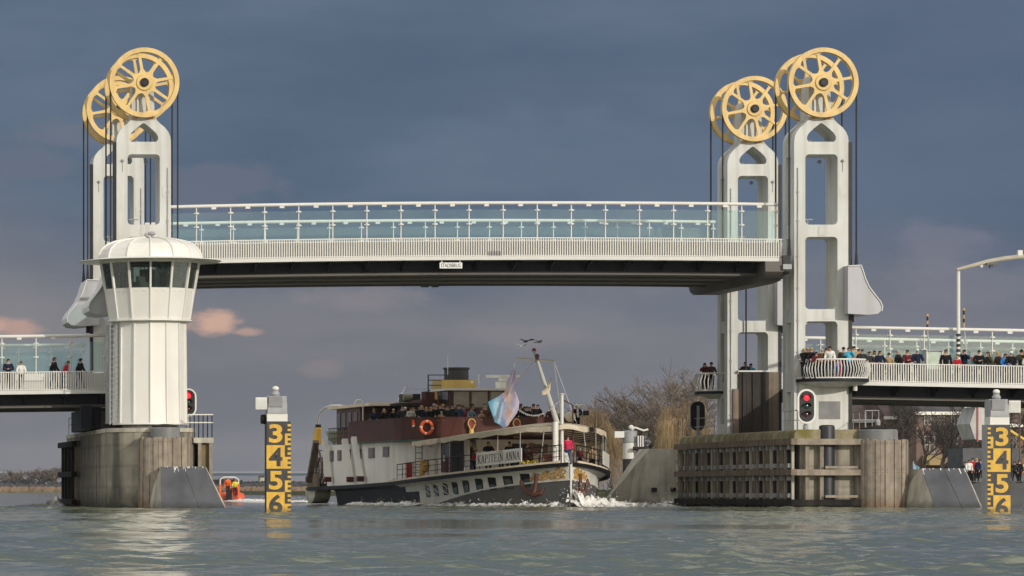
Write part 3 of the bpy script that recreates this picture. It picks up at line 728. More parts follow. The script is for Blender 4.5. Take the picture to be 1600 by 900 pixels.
# ================================================================ wedge shaped ice deflectors
def wedge(label, front, backs, left_tri, Y):
    k = thing('deflector', label, 'deflector block', (sum(p[0] for p in front)/4, Y, 0), group='wedge shaped concrete deflectors')
    return k
def deflector(label, top, bot, Yt, Yb, lt_off, plated, depth=2.6):
    # top: (pxl, pxr, py)  bot: (pxl, pxr)
    zt = Z(top[2], Yt); xtl, xtr = X(top[0], Yt), X(top[1], Yt); xbl, xbr = X(bot[0], Yb), X(bot[1], Yb); zb = -.5
    xbl2 = xbl + (xbl-xtl)*.06; xbr2 = xbr + (xbr-xtr)*.15
    k = thing('deflector', label, 'deflector block', ((xtl+xtr)/2, Yt, 0), group='wedge shaped concrete deflectors')
    A, B_, Cc, Dd = (xtl, Yt, zt), (xtr, Yt, zt), (xbr2, Yb-.3, zb), (xbl2, Yb-.3, zb)
    ly = Yt + depth
    E_, F_ = (xtl+.15, ly, zt), (xtr, ly, zt); G_, H_ = (xbr2, ly, zb), (xtl - lt_off, ly, zb)
    MB().add([A, B_, Cc, Dd, E_, F_, G_, H_], [(0,1,2,3), (0,3,7,4), (0,4,5,1), (1,5,6,2), (4,7,6,5)]).build('block', M_CONCL, k, smooth=0)
    if plated:
        n = Vector((0, -(zt-zb), -(Yt-Yb+.3))).normalized(); n = Vector((0, -abs(n.y), abs(n.z)))
        P = [Vector(p) for p in (A, B_, Cc, Dd)]
        P = [P[0], P[1]+Vector((-.05,0,0)), P[2]+Vector((-.12,0,0)), P[3]]
        half = [(P[0], P[0].lerp(P[1], .5), P[3].lerp(P[2], .60), P[3]), (P[0].lerp(P[1], .515), P[1], P[2], P[3].lerp(P[2], .612))]
        for quad in half:
            q0 = [tuple(p + n*.004) for p in quad]; q1 = [tuple(p + n*.05) for p in quad]
            MB().hexa(q0 + q1).build('steel_plate', M_PLATE, k, smooth=0)
        dr = MB()
        for i in range(16):
            t = random.random()**1.3; a = P[0].lerp(P[1], t); b = P[3].lerp(P[2], t); L_ = random.uniform(.01, .04) if i % 3 else random.uniform(.03, .13)
            m_ = a.lerp(b, L_); dr.bar(a + n*.056, m_ + n*.056, random.uniform(.015, .05), .006, up=n)
        dr.build('bird_droppings', mat('droppings', (.75, .75, .73), .8), k)
    return k
deflector('dark plated deflector block before the left pier', (251, 322, 730), (251, 356), -9.0, -10.6, .75, True, 2.2)
deflector('dark plated deflector block beside the right gauge board', (1440, 1508, 733), (1463, 1538), -5.0, -7.5, 1.2, True, 3.0)
c = deflector('pale bare concrete deflector block at the far end of right pier', (1015, 1056, 701), (1008, 1057), 25.5, 25.0, 2.6, False, 3.4)
for px in (1022, 1052):
    MB().box(X(px, 24.9)-.15, X(px, 24.9)+.15, 24.75, 25.1, Z(768, 25), Z(762, 25)).build('mooring_cleat', M_BLACK, c)

# ================================================================ gauge boards
def gauge(pxl, pxr, ytop, flip, label, Y=-44.0):
    s = D(Y)/FPX; xl, xr = X(pxl, Y), X(pxr, Y); w = xr-xl; cx = (xl+xr)/2
    k = thing('gauge_post', label, 'gauge post', (cx, Y+.4, 0), group='clearance gauge posts')
    zt = Z(ytop, Y); m = 36.6*s
    MB().box(xl+.04, xr-.04, Y+.035, Y+.9, -1.5, zt+.02).build('post', M_STEELG if flip else M_GAUGEK, k)
    board = MB(); ink = MB()
    tw = w*.25
    if flip: tx0, tx1, dx0, dx1 = xl, xl+tw, xl+tw, xr
    else: tx0, tx1, dx0, dx1 = xr-tw, xr, xl, xr-tw
    K, Yl = 0, 1
    y1 = Y+.03; yf = Y-.002
    for i, dg in enumerate('3456'):
        za = zt - m*i; zb = max(za - m, -.7) if i < 3 else -.7
        bg = K if i % 2 == 0 else Yl; fg = 1-bg
        board.box(dx0, dx1, Y, y1, zb, za, bg)
        board.box(tx0, tx1, Y, y1, zb, za, bg)
        v, f, tw_, th_ = text_geo(dg, 1.0, .004, .028)
        sz = m*.80/th_; sx = (dx1-dx0)*.74/tw_
        ccx = (dx0+dx1)/2; ccz = za - m*.5
        g = MB().add([(ccx+p[0]*sx, yf-.006-p[2], ccz+p[1]*sz) for p in v], f)
        g.build('digit', M_GAUGEK if fg == K else M_GAUGEY, k)
        # decimetre ticks
        def tick(z0, z1, full, col):
            if flip: a, b = (tx0, tx1) if full else (tx0, tx0+tw*.55)
            else: a, b = (tx0, tx1) if full else (tx1-tw*.55, tx1)
            ink.box(a, b, Y-.012, Y-.001, z0, z1, col)
        dm = m/10
        first_E = (bg == Yl)
        for j in range(10):
            z1 = za - j*dm; z0 = z1 - dm
            inE = (j < 5) == first_E
            jj = j % 5
            if inE:
                if jj in (0, 2, 4): tick(z0+.004, z1-.004, True, fg)
                else:
                    a, b = (tx1-tw*.45, tx1) if flip else (tx0, tx0+tw*.45)
                    ink.box(a, b, Y-.012, Y-.001, z0-.004, z1+.004, fg)
            else:
                if jj in (1, 3) or (jj == 0 and j > 0 and False): tick(z0+.004, z1-.004, False, fg)
    board.build('gauge_board', [M_GAUGEK, M_GAUGEY], k, smooth=0)
    ink.build('tick_marks', [M_GAUGEK, M_GAUGEY], k, smooth=0)
    # lamp housing
    wcx = cx + (.06 if flip else -.05)
    MB().box(wcx-w*.42, wcx+w*.42, Y+.08, Y+.85, zt+.02, zt+.36).build('white_collar', M_RAIL, k)
    hb = w*.40
    MB().prism([(Y+.05, zt+.36), (Y+.9, zt+.36), (Y+.9, zt+1.0), (Y+.7, zt+1.14), (Y+.25, zt+1.14), (Y+.05, zt+.75)], 'yz', wcx-hb, wcx+hb).build('lamp_housing', M_STEELG, k)
    MB().box(wcx-hb*.9, wcx+hb*.5, Y+.0, Y+.22, zt+.66, zt+1.12).build('housing_door', mat('housing_grey', (.2, .2, .215), .5), k)
    lp = MB().lathe([(.16, zt+1.14), (.2, zt+1.22), (.13, zt+1.36), (.15, zt+1.42)], wcx-.03, Y+.45, 14).build('lamp', M_STEELG, k)
    MB().sphere((wcx-.03, Y+.45, zt+1.47), .16, .16, .12).build('lamp_cap', M_RAIL, lp)
    sd = 1 if flip else -1
    fx = wcx + sd*(hb+.02); fl = MB(); a, b = sorted((fx, fx+sd*.50)); fl.box(a, b, Y+.1, Y+.26, zt+.55, zt+1.08)
    fo = fl.build('floodlight', M_RAIL, k)
    MB().box(a+.05, b-.05, Y+.085, Y+.098, zt+.60, zt+1.03).build('lamp_face', mat('lamp_face', (.55, .56, .53), .25), fo)
    if not flip:
        MB().lathe([(0, -.12), (.2, -.1), (.22, .1)], xl-.08, Y+.5, 12, axis='x', cz=zt+.12).build('horn', M_RUBBER, k)
gauge(416.5, 454.6, 659, False, 'yellow and black clearance gauge post left of the steamer')
gauge(1543, 1579, 664, True, 'yellow and black clearance gauge post at the right edge')

# ---- far beacon with striped board beside the trees
def beacon():
    Y = 46.0; cx = X(984, Y); s = D(Y)/FPX
    k = thing('beacon_post', 'black and white beacon post with striped board, before the willow', 'beacon', (cx, Y, 0))
    zz = lambda py: Z(py, Y)
    MB().lathe([(.47, -1), (.47, zz(717))], cx, Y, 18).build('pile', M_GAUGEK, k)
    MB().lathe([(.46, zz(717)), (.46, zz(692)), (.40, zz(691)), (.40, zz(678)), (0, zz(677))], cx, Y, 18).build('pile_top', M_RAIL, k)
    MB().lathe([(.50, zz(691)), (.5, zz(674)), (.3, zz(673)), (0, zz(672))], cx, Y, 18).build('lamp_housing', M_STEELG, k)
    b = MB(); w = MB()
    x0, x1 = X(991, Y), X(1004, Y)
    for i in range(7):
        (b if i % 2 == 0 else w).box(x0+(x1-x0)*i/7, x0+(x1-x0)*(i+1)/7, Y-.65, Y-.58, zz(718), zz(681))
    b.build('black_stripes', M_GAUGEK, k); w.build('white_stripes', M_RAIL, k)
    MB().tube([(X(985, Y), Y-.8, zz(701)), (X(1003, Y), Y-.8, zz(701))], .13, 8).build('rubber_fender', M_RUBBER, k)
    l = MB().tube([(cx+.1, Y-.2, zz(672)), (cx+.3, Y-.2, zz(668)), (cx+.9, Y-.2, zz(673)), (cx+1.2, Y-.2, zz(671))], .07, 6); l.sphere((cx+.05, Y-.2, zz(668)), .18); l.build('floodlight', M_RAIL, k)
    MB().box(cx-1.1, cx-.46, Y-.4, Y-.1, zz(684), zz(674)).build('white_board', M_RAIL, k)
beacon()

# ---- street light mast on the right approach
def light_mast():
    Y = .9; cx = X(1497.5, Y); zz = lambda py: Z(py, Y)
    k = thing('street_lamp', 'white lamp mast with striped foot and long curved arm on right approach', 'lamp mast', (cx, Y, 7.0))
    MB().tube([(cx, Y, 7.0), (cx, Y, zz(424))], [.11, .095], 12).build('mast', M_RAIL, k)
    st = MB()
    for i in range(6): st.lathe([(.119, zz(566-8*i)), (.119, zz(561.5-8*i))], cx, Y, 12)
    st.build('black_bands', M_GAUGEK, k)
    pts = [(cx-.1, Y, zz(421.5)), (X(1520, Y), Y, zz(415)), (X(1545, Y), Y, zz(408.5)), (X(1570, Y), Y, zz(404)), (X(1592, Y), Y, zz(401.5)), (X(1640, Y), Y, zz(399)), (X(1700, Y), Y, zz(399))]
    MB().tube(pts, [.09, .12, .14, .14, .14, .14, .14], 8).build('arm', mat('arm_tan', (.36, .33, .27), .6), k)
    l = MB(); l.tube([(X(1548, Y), Y, zz(408)), (X(1548, Y), Y, zz(419))], .1, 8); l.box(X(1540, Y), X(1558, Y), Y-.2, Y+.2, zz(414), zz(411)); l.build('lantern', mat('lantern_dark', (.05, .05, .05), .4), k)
    l2 = MB().sphere((X(1533, Y), Y, zz(416)), .11); l2.box(X(1590, Y), X(1597, Y), Y-.1, Y+.1, zz(401), zz(391)); l2.build('camera_pod', M_RAIL, k)
light_mast()
# ================================================================ paddle steamer
PSI = R(3.8); BX, BY = 46.9, 6.0
BC, BS = math.cos(PSI), math.sin(PSI)
def BW(l, b, z): return Vector((BX - l*BS - b*BC, BY + l*BC - b*BS, z))      # l metres aft of the stem, b to starboard (left in view)
def BD(l, b): return BY + CD + l*BC - b*BS
def l_at(px, b):
    k = (px - XV)/FPX; return (BX - b*BC - (BY+CD)*k + k*b*BS)/(BS + k*BC)
def b_at(px, l):
    k = (px - XV)/FPX; return (BX - l*BS - k*(BY+CD+l*BC))/(BC - k*BS)
def z_at(py, l, b): return CH + (HZ-py)*BD(l, b)/FPX
def interp(tab, x):
    if x <= tab[0][0]: return tab[0][1]
    for (a, fa), (b, fb) in zip(tab, tab[1:]):
        if x <= b: return fa + (fb-fa)*(x-a)/(b-a)
    return tab[-1][1]
BEAM = [(0,.12),(.5,.75),(1,1.2),(2,2.0),(3,2.65),(4,3.2),(5,3.65),(6,4.0),(8,4.6),(10,5.05),(12,5.35),(14,5.52),(16,5.6),(44,5.6),(46.5,5.3)]
DECK = [(0,2.55),(2,2.34),(4,2.16),(8,1.93),(10,1.82),(14,1.66),(20,1.48),(30,1.31),(46.5,1.14)]
dk = lambda l: interp(DECK, l); bm_ = lambda l: interp(BEAM, l)
boat = thing('passenger_steamer', 'white and brown passenger steamer with crowded decks passing beneath the bridge', 'ship', (BX, BY, 0), R(-90)+PSI)
# local frame of the ship: x forward, y to port, z up
def LB(l, b, z): return (-l, -b, z)
M_HULLW = mat('hull_white', (.72, .705, .655), .45, var=.05, scale=.7, streak=.22, streak_col=(.34, .30, .22), streak_scale=1.5)
M_HULLG = mat('hull_grey', (.115, .112, .108), .5, spec=.25, var=.12, scale=.6, streak=.2, streak_col=(.08, .08, .08))
M_HULLK = mat('hull_black', (.010, .010, .011), .5, var=.3, spec=.18)
M_HOUSE = mat('house_white', (.74, .72, .665), .5, var=.05, scale=.6, streak=.3, streak_col=(.42, .37, .28), streak_scale=1.8)
M_BROWN = mat('brown_panel', (.080, .028, .021), .5, spec=.22, var=.2, scale=.8, streak=.25, streak_col=(.05, .018, .014))
M_WOOD = mat('varnished_wood', (.17, .085, .05), .45, var=.3, scale=2, streak=.4, streak_col=(.06, .03, .02))
M_CANVAS = mat('cream_canvas', (.66, .56, .42), .8, var=.12, scale=1.5, bump=.15, bump_scale=6)
M_AWN = mat('awning_canvas', (.80, .72, .57), .8, var=.12, scale=1.5, bump=.15, bump_scale=6)
_nt = M_AWN.node_tree; _t = _nt.nodes.new('ShaderNodeBsdfTranslucent'); _t.inputs[0].default_value = (.72, .55, .36, 1); _mx = _nt.nodes.new('ShaderNodeMixShader'); _mx.inputs[0].default_value = .28
_nt.links.new(_nt.nodes['Principled BSDF'].outputs[0], _mx.inputs[1]); _nt.links.new(_t.outputs[0], _mx.inputs[2]); _nt.links.new(_mx.outputs[0], _nt.nodes['Material Output'].inputs[0])
M_DKROOF = mat('dark_roof', (.02, .018, .018), .6, spec=.2, var=.2)
M_TEAK = mat('deck_planks', (.22, .16, .10), .7, var=.2)
M_GOLD = mat('gilded_carving', (.50, .30, .08), .4, var=.3, scale=6, bump=.4, bump_scale=12)
def hull():
    ls = [0, .15, .4, .7] + [1 + .45*i for i in range(102)]
    ls = [l for l in ls if l <= 46.5]
    zb = lambda l: interp([(0,1.52),(3,1.28),(6,.98),(9,.62),(12,.25),(14,-.05),(16,-.3)], l)
    def wl(l): # half breadth at the waterline
        return interp([(0,.06),(1,.75),(2,1.45),(4,2.5),(6,3.25),(8,3.8),(12,4.45),(16,4.7),(20,4.75),(40,4.6),(44,3.4),(46.5,2.4)], l)
    def flare_(t):
        u = max(0.0, min(1.0, (t-.74)/.26)); return .22*t + .78*u*u*(1.6-.6*u)
    rows = []
    for l in ls:
        d, b = dk(l), bm_(l); w = wl(l)
        sec = []
        zB = max(zb(l), .05)
        def bb(z):
            t = max(0, min(1, (z - 0)/(d - 0)))
            flare = flare_(t)
            return w + (b - .04 - w)*flare
        zs = [d-.02, d-.10, d-.2, d-.32, d - (d-zB)*.45, zB+.06, zB, zB*.5, 0, -.8]
        for z in zs: sec.append((bb(z) if z > 0 else w*(1 if z == 0 else .85), z))
        rows.append((l, sec))
    for side in (1, -1):
        W, G, K = MB(), MB(), MB()
        n = 10
        for (l0, s0), (l1, s1) in zip(rows, rows[1:]):
            for j in range(n-1):
                q = [LB(l0, side*s0[j][0], s0[j][1]), LB(l1, side*s1[j][0], s1[j][1]), LB(l1, side*s1[j+1][0], s1[j+1][1]), LB(l0, side*s0[j+1][0], s0[j+1][1])]
                zm = (s0[j][1]+s0[j+1][1])/2
                dark_line = .1 + (l0-13.5)*.16
                if l0 > 13.5 and (zm < dark_line or l0 > 27): tgt = K
                elif j < 6: tgt = W
                else: tgt = G
                tgt.add(q, [(0,1,2,3)])
        if side == 1:
            W.build('hull_topside', M_HULLW, boat, local=True); G.build('hull_bottom', M_HULLG, boat, local=True); K.build('hull_quarter', M_HULLK, boat, local=True)
        else:
            W.build('hull_topside', M_HULLW, boat, local=True); G.build('hull_bottom', M_HULLG, boat, local=True); K.build('hull_quarter', M_HULLK, boat, local=True)
    l, s = rows[-1]; tr = MB(); pts = [LB(l, b, z) for b, z in s] + [LB(l, -b, z) for b, z in reversed(s)]; tr.add(pts, [tuple(range(len(pts)))]); tr.build('transom', M_HULLK, boat, local=True)
    # stem bar
    MB().tube([LB(-.03, 0, 2.45), LB(-.03, 0, 1.5), LB(-.02, 0, -.5)], .055, 8).build('stem_bar', M_HULLW, boat, local=True)
    # deck and rubbing strakes
    o = [LB(l, bm_(l)-.02, dk(l)-.03) for l in ls] + [LB(l, -bm_(l)+.02, dk(l)-.03) for l in reversed(ls)]
    dmb = MB(); k = len(ls)
    dmb.add(o, [(i, i+1, 2*k-2-i, 2*k-1-i) for i in range(k-1)]); dmb.build('main_deck', M_TEAK, boat, local=True)
    for side in (1, -1):
        a = [LB(l, side*(bm_(l)+.02), dk(l)-.10) for l in ls]
        g = MB()
        for p, q in zip(a, a[1:]): g.bar(p, q, .16, .22)
        g.build('guard_rail', M_HULLK, boat, local=True)
        g = MB(); a = [LB(l, side*(bm_(l)-.10), dk(l)+.07) for l in ls if .3 < l < 21]
        for p, q in zip(a, a[1:]): g.bar(p, q, .14, .14)
        g.build('toe_rail', M_CANVAS, boat, local=True)
        a = [LB(l, side*(wl(l)+(bm_(l)-.04-wl(l))*flare_((max(zb(l),.05)+.03)/dk(l))+.02), max(zb(l),.05)+.06) for l in ls if l < 11.3]
        g = MB()
        for p, q in zip(a, a[1:]): g.bar(p, q, .07, .09)
        g.build('white_line', M_RAIL, boat, local=True)
    # bow scroll carving and windows
    for side in (1, -1):
        g = MB(); rnd = random.Random(3)
        def bb(l, z): 
            w = wl(l); t = max(0, min(1, z/dk(l))); return w + (bm_(l)-.04-w)*flare_(t)
        n = 17
        for i in range(n):
            l = .3 + 2.5*i/n if side == 1 else .3 + 1.7*i/n
            amp = .26*(1 - i/n) + .08
            zc = dk(l) - .66 + .1*math.sin(i*1.3) - (.12 if i > 16 else 0)
            for kk in range(2 if i < 16 else 1):
                z = zc + (kk-.5)*amp
                b = bb(l, z)
                rr = amp*.55*rnd.uniform(.7, 1.1); pts = []
                for a in range(9):
                    th = a*.8 + rnd.uniform(0, .2); r2 = rr*(1 - a*.085)
                    ll = l + r2*math.cos(th); z2 = z + r2*math.sin(th)
                    pts.append(LB(max(ll, .05), side*(bb(max(ll, .05), z2)+.03), z2))
                g.tube(pts, [.038]*6+[.03,.024,.02], 5)
        g.build('bow_carving', M_GOLD, boat, local=True)
        # anchor
        an = MB(); l = 1.9 if side == 1 else .9; zc = 1.15
        def P(dl, dz): 
            ll = l+dl; z = zc+dz; return LB(ll, side*(bb(ll, z)+.10), z)
        an.tube([P(-.15, .75), P(.0, .0), P(.1, -.35)], [.13, .12, .12], 6)
        an.tube([P(-.5, -.05), P(-.3, -.35), P(.1, -.45), P(.6, -.3), P(.95, .15)], [.03, .12, .15, .12, .03], 6)
        an.tube([P(.75, -.1), P(.95, .25), P(1.0, .5)], [.03, .16, .02], 6)
        an.build('anchor', mat('rusty_anchor', (.12, .045, .03), .7, var=.3), boat, local=True)
    # hull windows on the starboard bow side
    for px, wpx in ((669, 5), (682, 5), (697, 5.5), (712, 6), (729, 6.5), (750, 8), (770.5, 8.5), (795, 10), (822.5, 10.5)):
        # solve l so that the hull surface at mid-window projects on px
        lo, hi = 1.0, 30.0
        f = lambda l: (lambda z: (BW(l, bbs(l, z), z)))(dk(l)-.74)
        def bbs(l, z):
            w = wl(l); t = max(0, min(1, z/dk(l))); return w + (bm_(l)-.04-w)*flare_(t)
        for _ in range(40):
            mid = (lo+hi)/2; p = f(mid); x = XV + FPX*p.x/(p.y+CD)
            if x > px: lo = mid
            else: hi = mid
        l = (lo+hi)/2
        p1 = f(l+.5); p0 = f(l); x1 = XV+FPX*p1.x/(p1.y+CD); x0 = XV+FPX*p0.x/(p0.y+CD)
        dl = wpx/abs(x1-x0)*.5/2
        zt, zb_ = dk(l)-.42, dk(l)-1.06
        def Q(ll, z, o): return LB(ll, bbs(ll, z)+o, z)
        fr = MB().hexa([Q(l-dl-.05,zb_-.05,-.05),Q(l+dl+.05,zb_-.05,-.05),Q(l+dl+.05,zb_-.05,.03),Q(l-dl-.05,zb_-.05,.03),Q(l-dl-.05,zt+.05,-.05),Q(l+dl+.05,zt+.05,-.05),Q(l+dl+.05,zt+.05,.03),Q(l-dl-.05,zt+.05,.03)]).build('hull_window', M_HULLK, boat, local=True)
        MB().hexa([Q(l-dl,zb_,0),Q(l+dl*.8,zb_,0),Q(l+dl*.8,zb_,.045),Q(l-dl,zb_,.045),Q(l-dl,zt,0),Q(l+dl*.8,zt,0),Q(l+dl*.8,zt,.045),Q(l-dl,zt,.045)]).build('pane', mat('green_glass', (.07, .10, .09), .08, var=.3, spec=.8), fr, local=True)
    for i in range(5):
        l = 9.4 + 1.0*i
        st = MB().bar(LB(l+1.3, bm_(l+1.3)-.05, dk(l+1.3)-.2), LB(l, wl(l)+.12, .55), .028, .028); st.build('strut', M_RAIL, boat, local=True)
hull()
# ---- superstructure outlines (half plan, from the centre line outwards then aft)
def plan(pts, l_end, b_end):
    return pts + [(l_end, b_end)]
UP = [(15.0,0),(15.05,1.2),(15.2,2.4),(15.6,3.6),(16.2,4.5),(17.1,5.1),(18.3,5.45),(19.6,5.6),(24,5.6),(32.2,5.6)]
HO = [(10.0,0),(10.05,1.5),(10.5,2.4),(11.6,2.85),(16.9,3.5),(17.4,4.1),(18.3,4.65),(19.4,5.0),(20.6,5.22),(22.0,5.32),(26,5.36),(39.8,5.36)]
def wall(name, half, z0, z1, mtl, th=.08, ends=True, parent=None, sl=None):
    full = [(l, -b) for l, b in reversed(half[1:])] + list(half)
    mb = MB()
    for (l0, b0), (l1, b1) in zip(full, full[1:]):
        n = Vector((-(b1-b0), (l1-l0), 0))
        za0 = z0(l0) if callable(z0) else z0; za1 = z0(l1) if callable(z0) else z0
        zc0 = z1(l0) if callable(z1) else z1; zc1 = z1(l1) if callable(z1) else z1
        c0 = Vector((20.5+max(0, l0-20), 0)); 
        def ins(l, b):
            v = Vector((24 - l if l < 24 else 0, -b)); 
            v = v.normalized()*th if v.length else v
            return l + v.x, b + v.y
        i0, i1 = ins(l0, b0), ins(l1, b1)
        mb.hexa([LB(l0,b0,za0), LB(l1,b1,za1), LB(i1[0],i1[1],za1), LB(i0[0],i0[1],za0), LB(l0,b0,zc0), LB(l1,b1,zc1), LB(i1[0],i1[1],zc1), LB(i0[0],i0[1],zc0)])
    return mb.build(name, mtl, parent or boat, local=True, smooth=50)
def plate_plan(name, half, z0, z1, mtl, scale=1.0, add=0.0):
    full = [(l, -b) for l, b in reversed(half[1:])] + list(half)
    o = [LB(l + (-add if l < 20 else add), b + math.copysign(add, b) if abs(b) > .01 else b, 0)[:2] for l, b in full]
    return MB().prism(o, 'xy', z0, z1).build(name, mtl, boat, local=True)
ZU, ZBW = 4.12, 5.42     # upper deck level and top of its bulwark
wall('house_wall', HO, lambda l: dk(l)-.02, ZU-.12, M_HOUSE)
plate_plan('upper_deck', [(l+(.12 if l<18 else 0), b*.975) for l,b in UP], ZU-.11, ZU+.30, M_TEAK)
wall('bulwark', UP, ZU-.04, ZBW, M_BROWN)
wall('bulwark_trim', [(l-.03 if l < 16 else l, b+.03 if b > 0 else b) for l, b in UP], ZU-.10, ZU-.045, mat('trim_green', (.04, .12, .07), .5), th=.06)
wall('bulwark_cap', [(l-.04 if l < 17 else l, b+.03 if b > 0 else b) for l, b in UP], ZBW, ZBW+.05, M_BROWN, th=.16)
# aft quarter walls and poop deck
plate_plan('aft_deck', [(30,0),(30,5.3),(39.8,5.3),(39.8,0)][:3], ZU-.30, ZU-.12, M_HOUSE)
def on_plan(half, px, py):
    # nearest plan segment (starboard side or front) whose projection hits px
    full = [(l, -b) for l, b in reversed(half[1:])] + list(half)
    best = None
    for (l0, b0), (l1, b1) in zip(full, full[1:]):
        p0, p1 = BW(l0, b0, 0), BW(l1, b1, 0)
        x0 = XV+FPX*p0.x/(p0.y+CD); x1 = XV+FPX*p1.x/(p1.y+CD)
        if min(x0, x1) <= px <= max(x0, x1) and abs(x1-x0) > 1e-6:
            t = (px-x0)/(x1-x0); l = l0+(l1-l0)*t; b = b0+(b1-b0)*t
            tn = Vector((l1-l0, b1-b0)).normalized()
            nn = Vector((-tn.y, tn.x))
            if nn.dot(Vector((l-26, b))) < 0: nn = -nn
            if best is None or BD(l, b) < BD(best[0], best[1]): best = (l, b, tn, nn, abs(x1-x0)/Vector((l1-l0, b1-b0)).length)
    l, b, tn, nn, s = best
    return l, b, z_at(py, l, b), tn, nn, s
def panel(name, half, px0, px1, py0, py1, mtl, out=.03, th=.04, parent=None):
    l, b, _, tn, nn, s = on_plan(half, (px0+px1)/2, 0)
    hw = abs(px1-px0)/s/2; za, zb = z_at(py1, l, b), z_at(py0, l, b)
    def Q(t, o, z): return LB(l + tn.x*t + nn.x*o, b + tn.y*t + nn.y*o, z)
    mb = MB().hexa([Q(-hw,out-th,za),Q(hw,out-th,za),Q(hw,out,za),Q(-hw,out,za),Q(-hw,out-th,zb),Q(hw,out-th,zb),Q(hw,out,zb),Q(-hw,out,zb)])
    return mb.build(name, mtl, parent or boat, local=True)
for px, w, y0, y1 in ((519, 4.5, 705, 720), (531.5, 4.5, 704, 719), (546, 5, 703, 718), (562, 6, 702, 716.5), (581, 7.5, 700.5, 715), (603.5, 8, 698.5, 713)):
    f = panel('window_frame', HO, px-w/2-.8, px+w/2+.8, y0-.8, y1+.8, M_WOOD, .035); panel('pane', HO, px-w/2, px+w/2, y0, y1, mat('brown_glass', (.05, .035, .03), .12, var=.3), .055, .03, f)
d = panel('double_door', HO, 690.5, 727, 689, 738, M_BROWN, .06, .05); panel('door_opening', HO, 708, 724, 691.5, 737.5, M_HULLK, .075, .03, d); panel('door_glass', HO, 693, 706, 694, 715, M_DARKWIN, .075, .03, d)
panel('handle', HO, 696, 698, 711, 721, M_RAIL, .14, .06, d)
for px in (672, 738): panel('wall_lamp', HO, px-2, px+2, 691, 698, M_STEELG, .1, .1)
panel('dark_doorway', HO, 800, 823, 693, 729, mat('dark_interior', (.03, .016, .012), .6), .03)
panel('hatch', HO, 864, 874, 690, 728, M_HULLW, .12, .10); panel('window_frame', HO, 826, 856, 694, 708, M_WOOD, .03)
# ladder on the house wall
l, b, _, tn, nn, s = on_plan(HO, 658, 0); lad = MB()
def LP(t, o, z): return LB(l + tn.x*t + nn.x*o, b + tn.y*t + nn.y*o, z)
for t in (-.27, .27): lad.tube([LP(t, .2, dk(18)), LP(t, .2, ZU)], .025, 5)
for i in range(7): lad.tube([LP(-.27, .2, dk(18)+.3+.36*i), LP(.27, .2, dk(18)+.3+.36*i)], .02, 5)
lad.build('ladder', M_HULLK, boat, local=True)
# life rings, fire gear, vent cowls
def ring_on(name, half, px, py, rpx, mtl, seg):
    l, b, z, tn, nn, s = on_plan(half, px, py); rr = rpx*BD(l, b)/FPX
    mb = MB(); pts = []
    n = 28
    for i in range(n):
        a, a2 = 2*PI*i/n, 2*PI*(i+1)/n
        q = [LB(l+tn.x*rr*math.cos(w)+nn.x*.12, b+tn.y*rr*math.cos(w)+nn.y*.12, z+rr*math.sin(w)) for w in (a, a2)]
        mb.tube(q, rr*.26, 8, 1 if (seg and i % 7 == 0) else 0, caps=False)
    return mb.build(name, [mtl, M_RAIL], boat, local=True)
ring_on('life_ring', UP, 668, 668, 9.5, M_ORANGE, True)
panel('smoke_float', UP, 645.5, 648.5, 656, 664, M_ORANGE, .1, .1); panel('float_lamp', UP, 646, 648, 664.5, 667, M_RAIL, .1, .1)
def cowl(px, py):
    l, b, z, tn, nn, s = on_plan(UP, px, py)
    mb = MB(); 
    def Q(t, o, zz): return LB(l + tn.x*t + nn.x*o, b + tn.y*t + nn.y*o, z+zz)
    n = 20; ring = []
    for i in range(n+1):
        a = 2*PI*i/n; rx = .23*(1 if math.sin(a) > 0 else .86 + .14*(1+math.sin(a))); ring.append(Q(rx*math.cos(a)*(1 if math.sin(a) > -.3 else .75), .30, .33*math.sin(a)))
    mb.tube(ring, .035, 6); mb.tube([Q(0, .25, -.30), Q(0, .25, -.85)], [.13, .19], 10)
    c = mb.build('vent_cowl', mat('cowl_yellow', (.60, .38, .10), .5), boat, local=True)
    MB().add([Q(0, .27, 0)]+ring, [(0, i+1, i+2) for i in range(n)]).build('cowl_mouth', mat('cowl_red', (.20, .02, .015), .5), c, local=True)
cowl(736, 663); cowl(805, 663)
l = l_at(644, 5.3); fx = MB().box(-l_at(636, 5.4)-.2, -l_at(636, 5.4)+.2, -5.45, -5.1, dk(15)+.1, dk(15)+1.05); fx.build('red_locker', M_RED, boat, local=True)
fx = MB(); ll = l_at(661, 5.3)
fx.sphere(LB(ll, 5.2, dk(ll)+.75), .3, .3, .42); fx.tube([LB(ll-.1, 5.35, dk(ll)+1.1), LB(ll+.1, 5.35, dk(ll)+.1)], .16, 8); fx.build('figurehead', M_GOLD, boat, local=True)
# promenade railing, following the deck edge from amidships round the bow
def deck_rail(side, l0, l1, name):
    posts = MB(); ls = []; l = l0
    while l <= l1: ls.append(l); l += .9 if l < 6 else 1.4
    for l in ls: posts.tube([LB(l, side*(bm_(l)-.12), dk(l)), LB(l, side*(bm_(l)-.12), dk(l)+1.05)], .025, 5)
    for q, r in ((1.05, .032), (.72, .02), (.4, .02)):
        posts.tube([LB(l, side*(bm_(l)-.12), dk(l)+q) for l in ls], r, 5)
    return posts.build(name, M_HULLK if side else M_BROWN, boat, local=True)
deck_rail(1, .35, 20.6, 'deck_railing'); deck_rail(-1, .35, 16, 'deck_railing')
MB().box(-20.9, -20.2, -5.55, -5.35, dk(20), dk(20)+.22).build('rail_step', M_HULLW, boat, local=True)
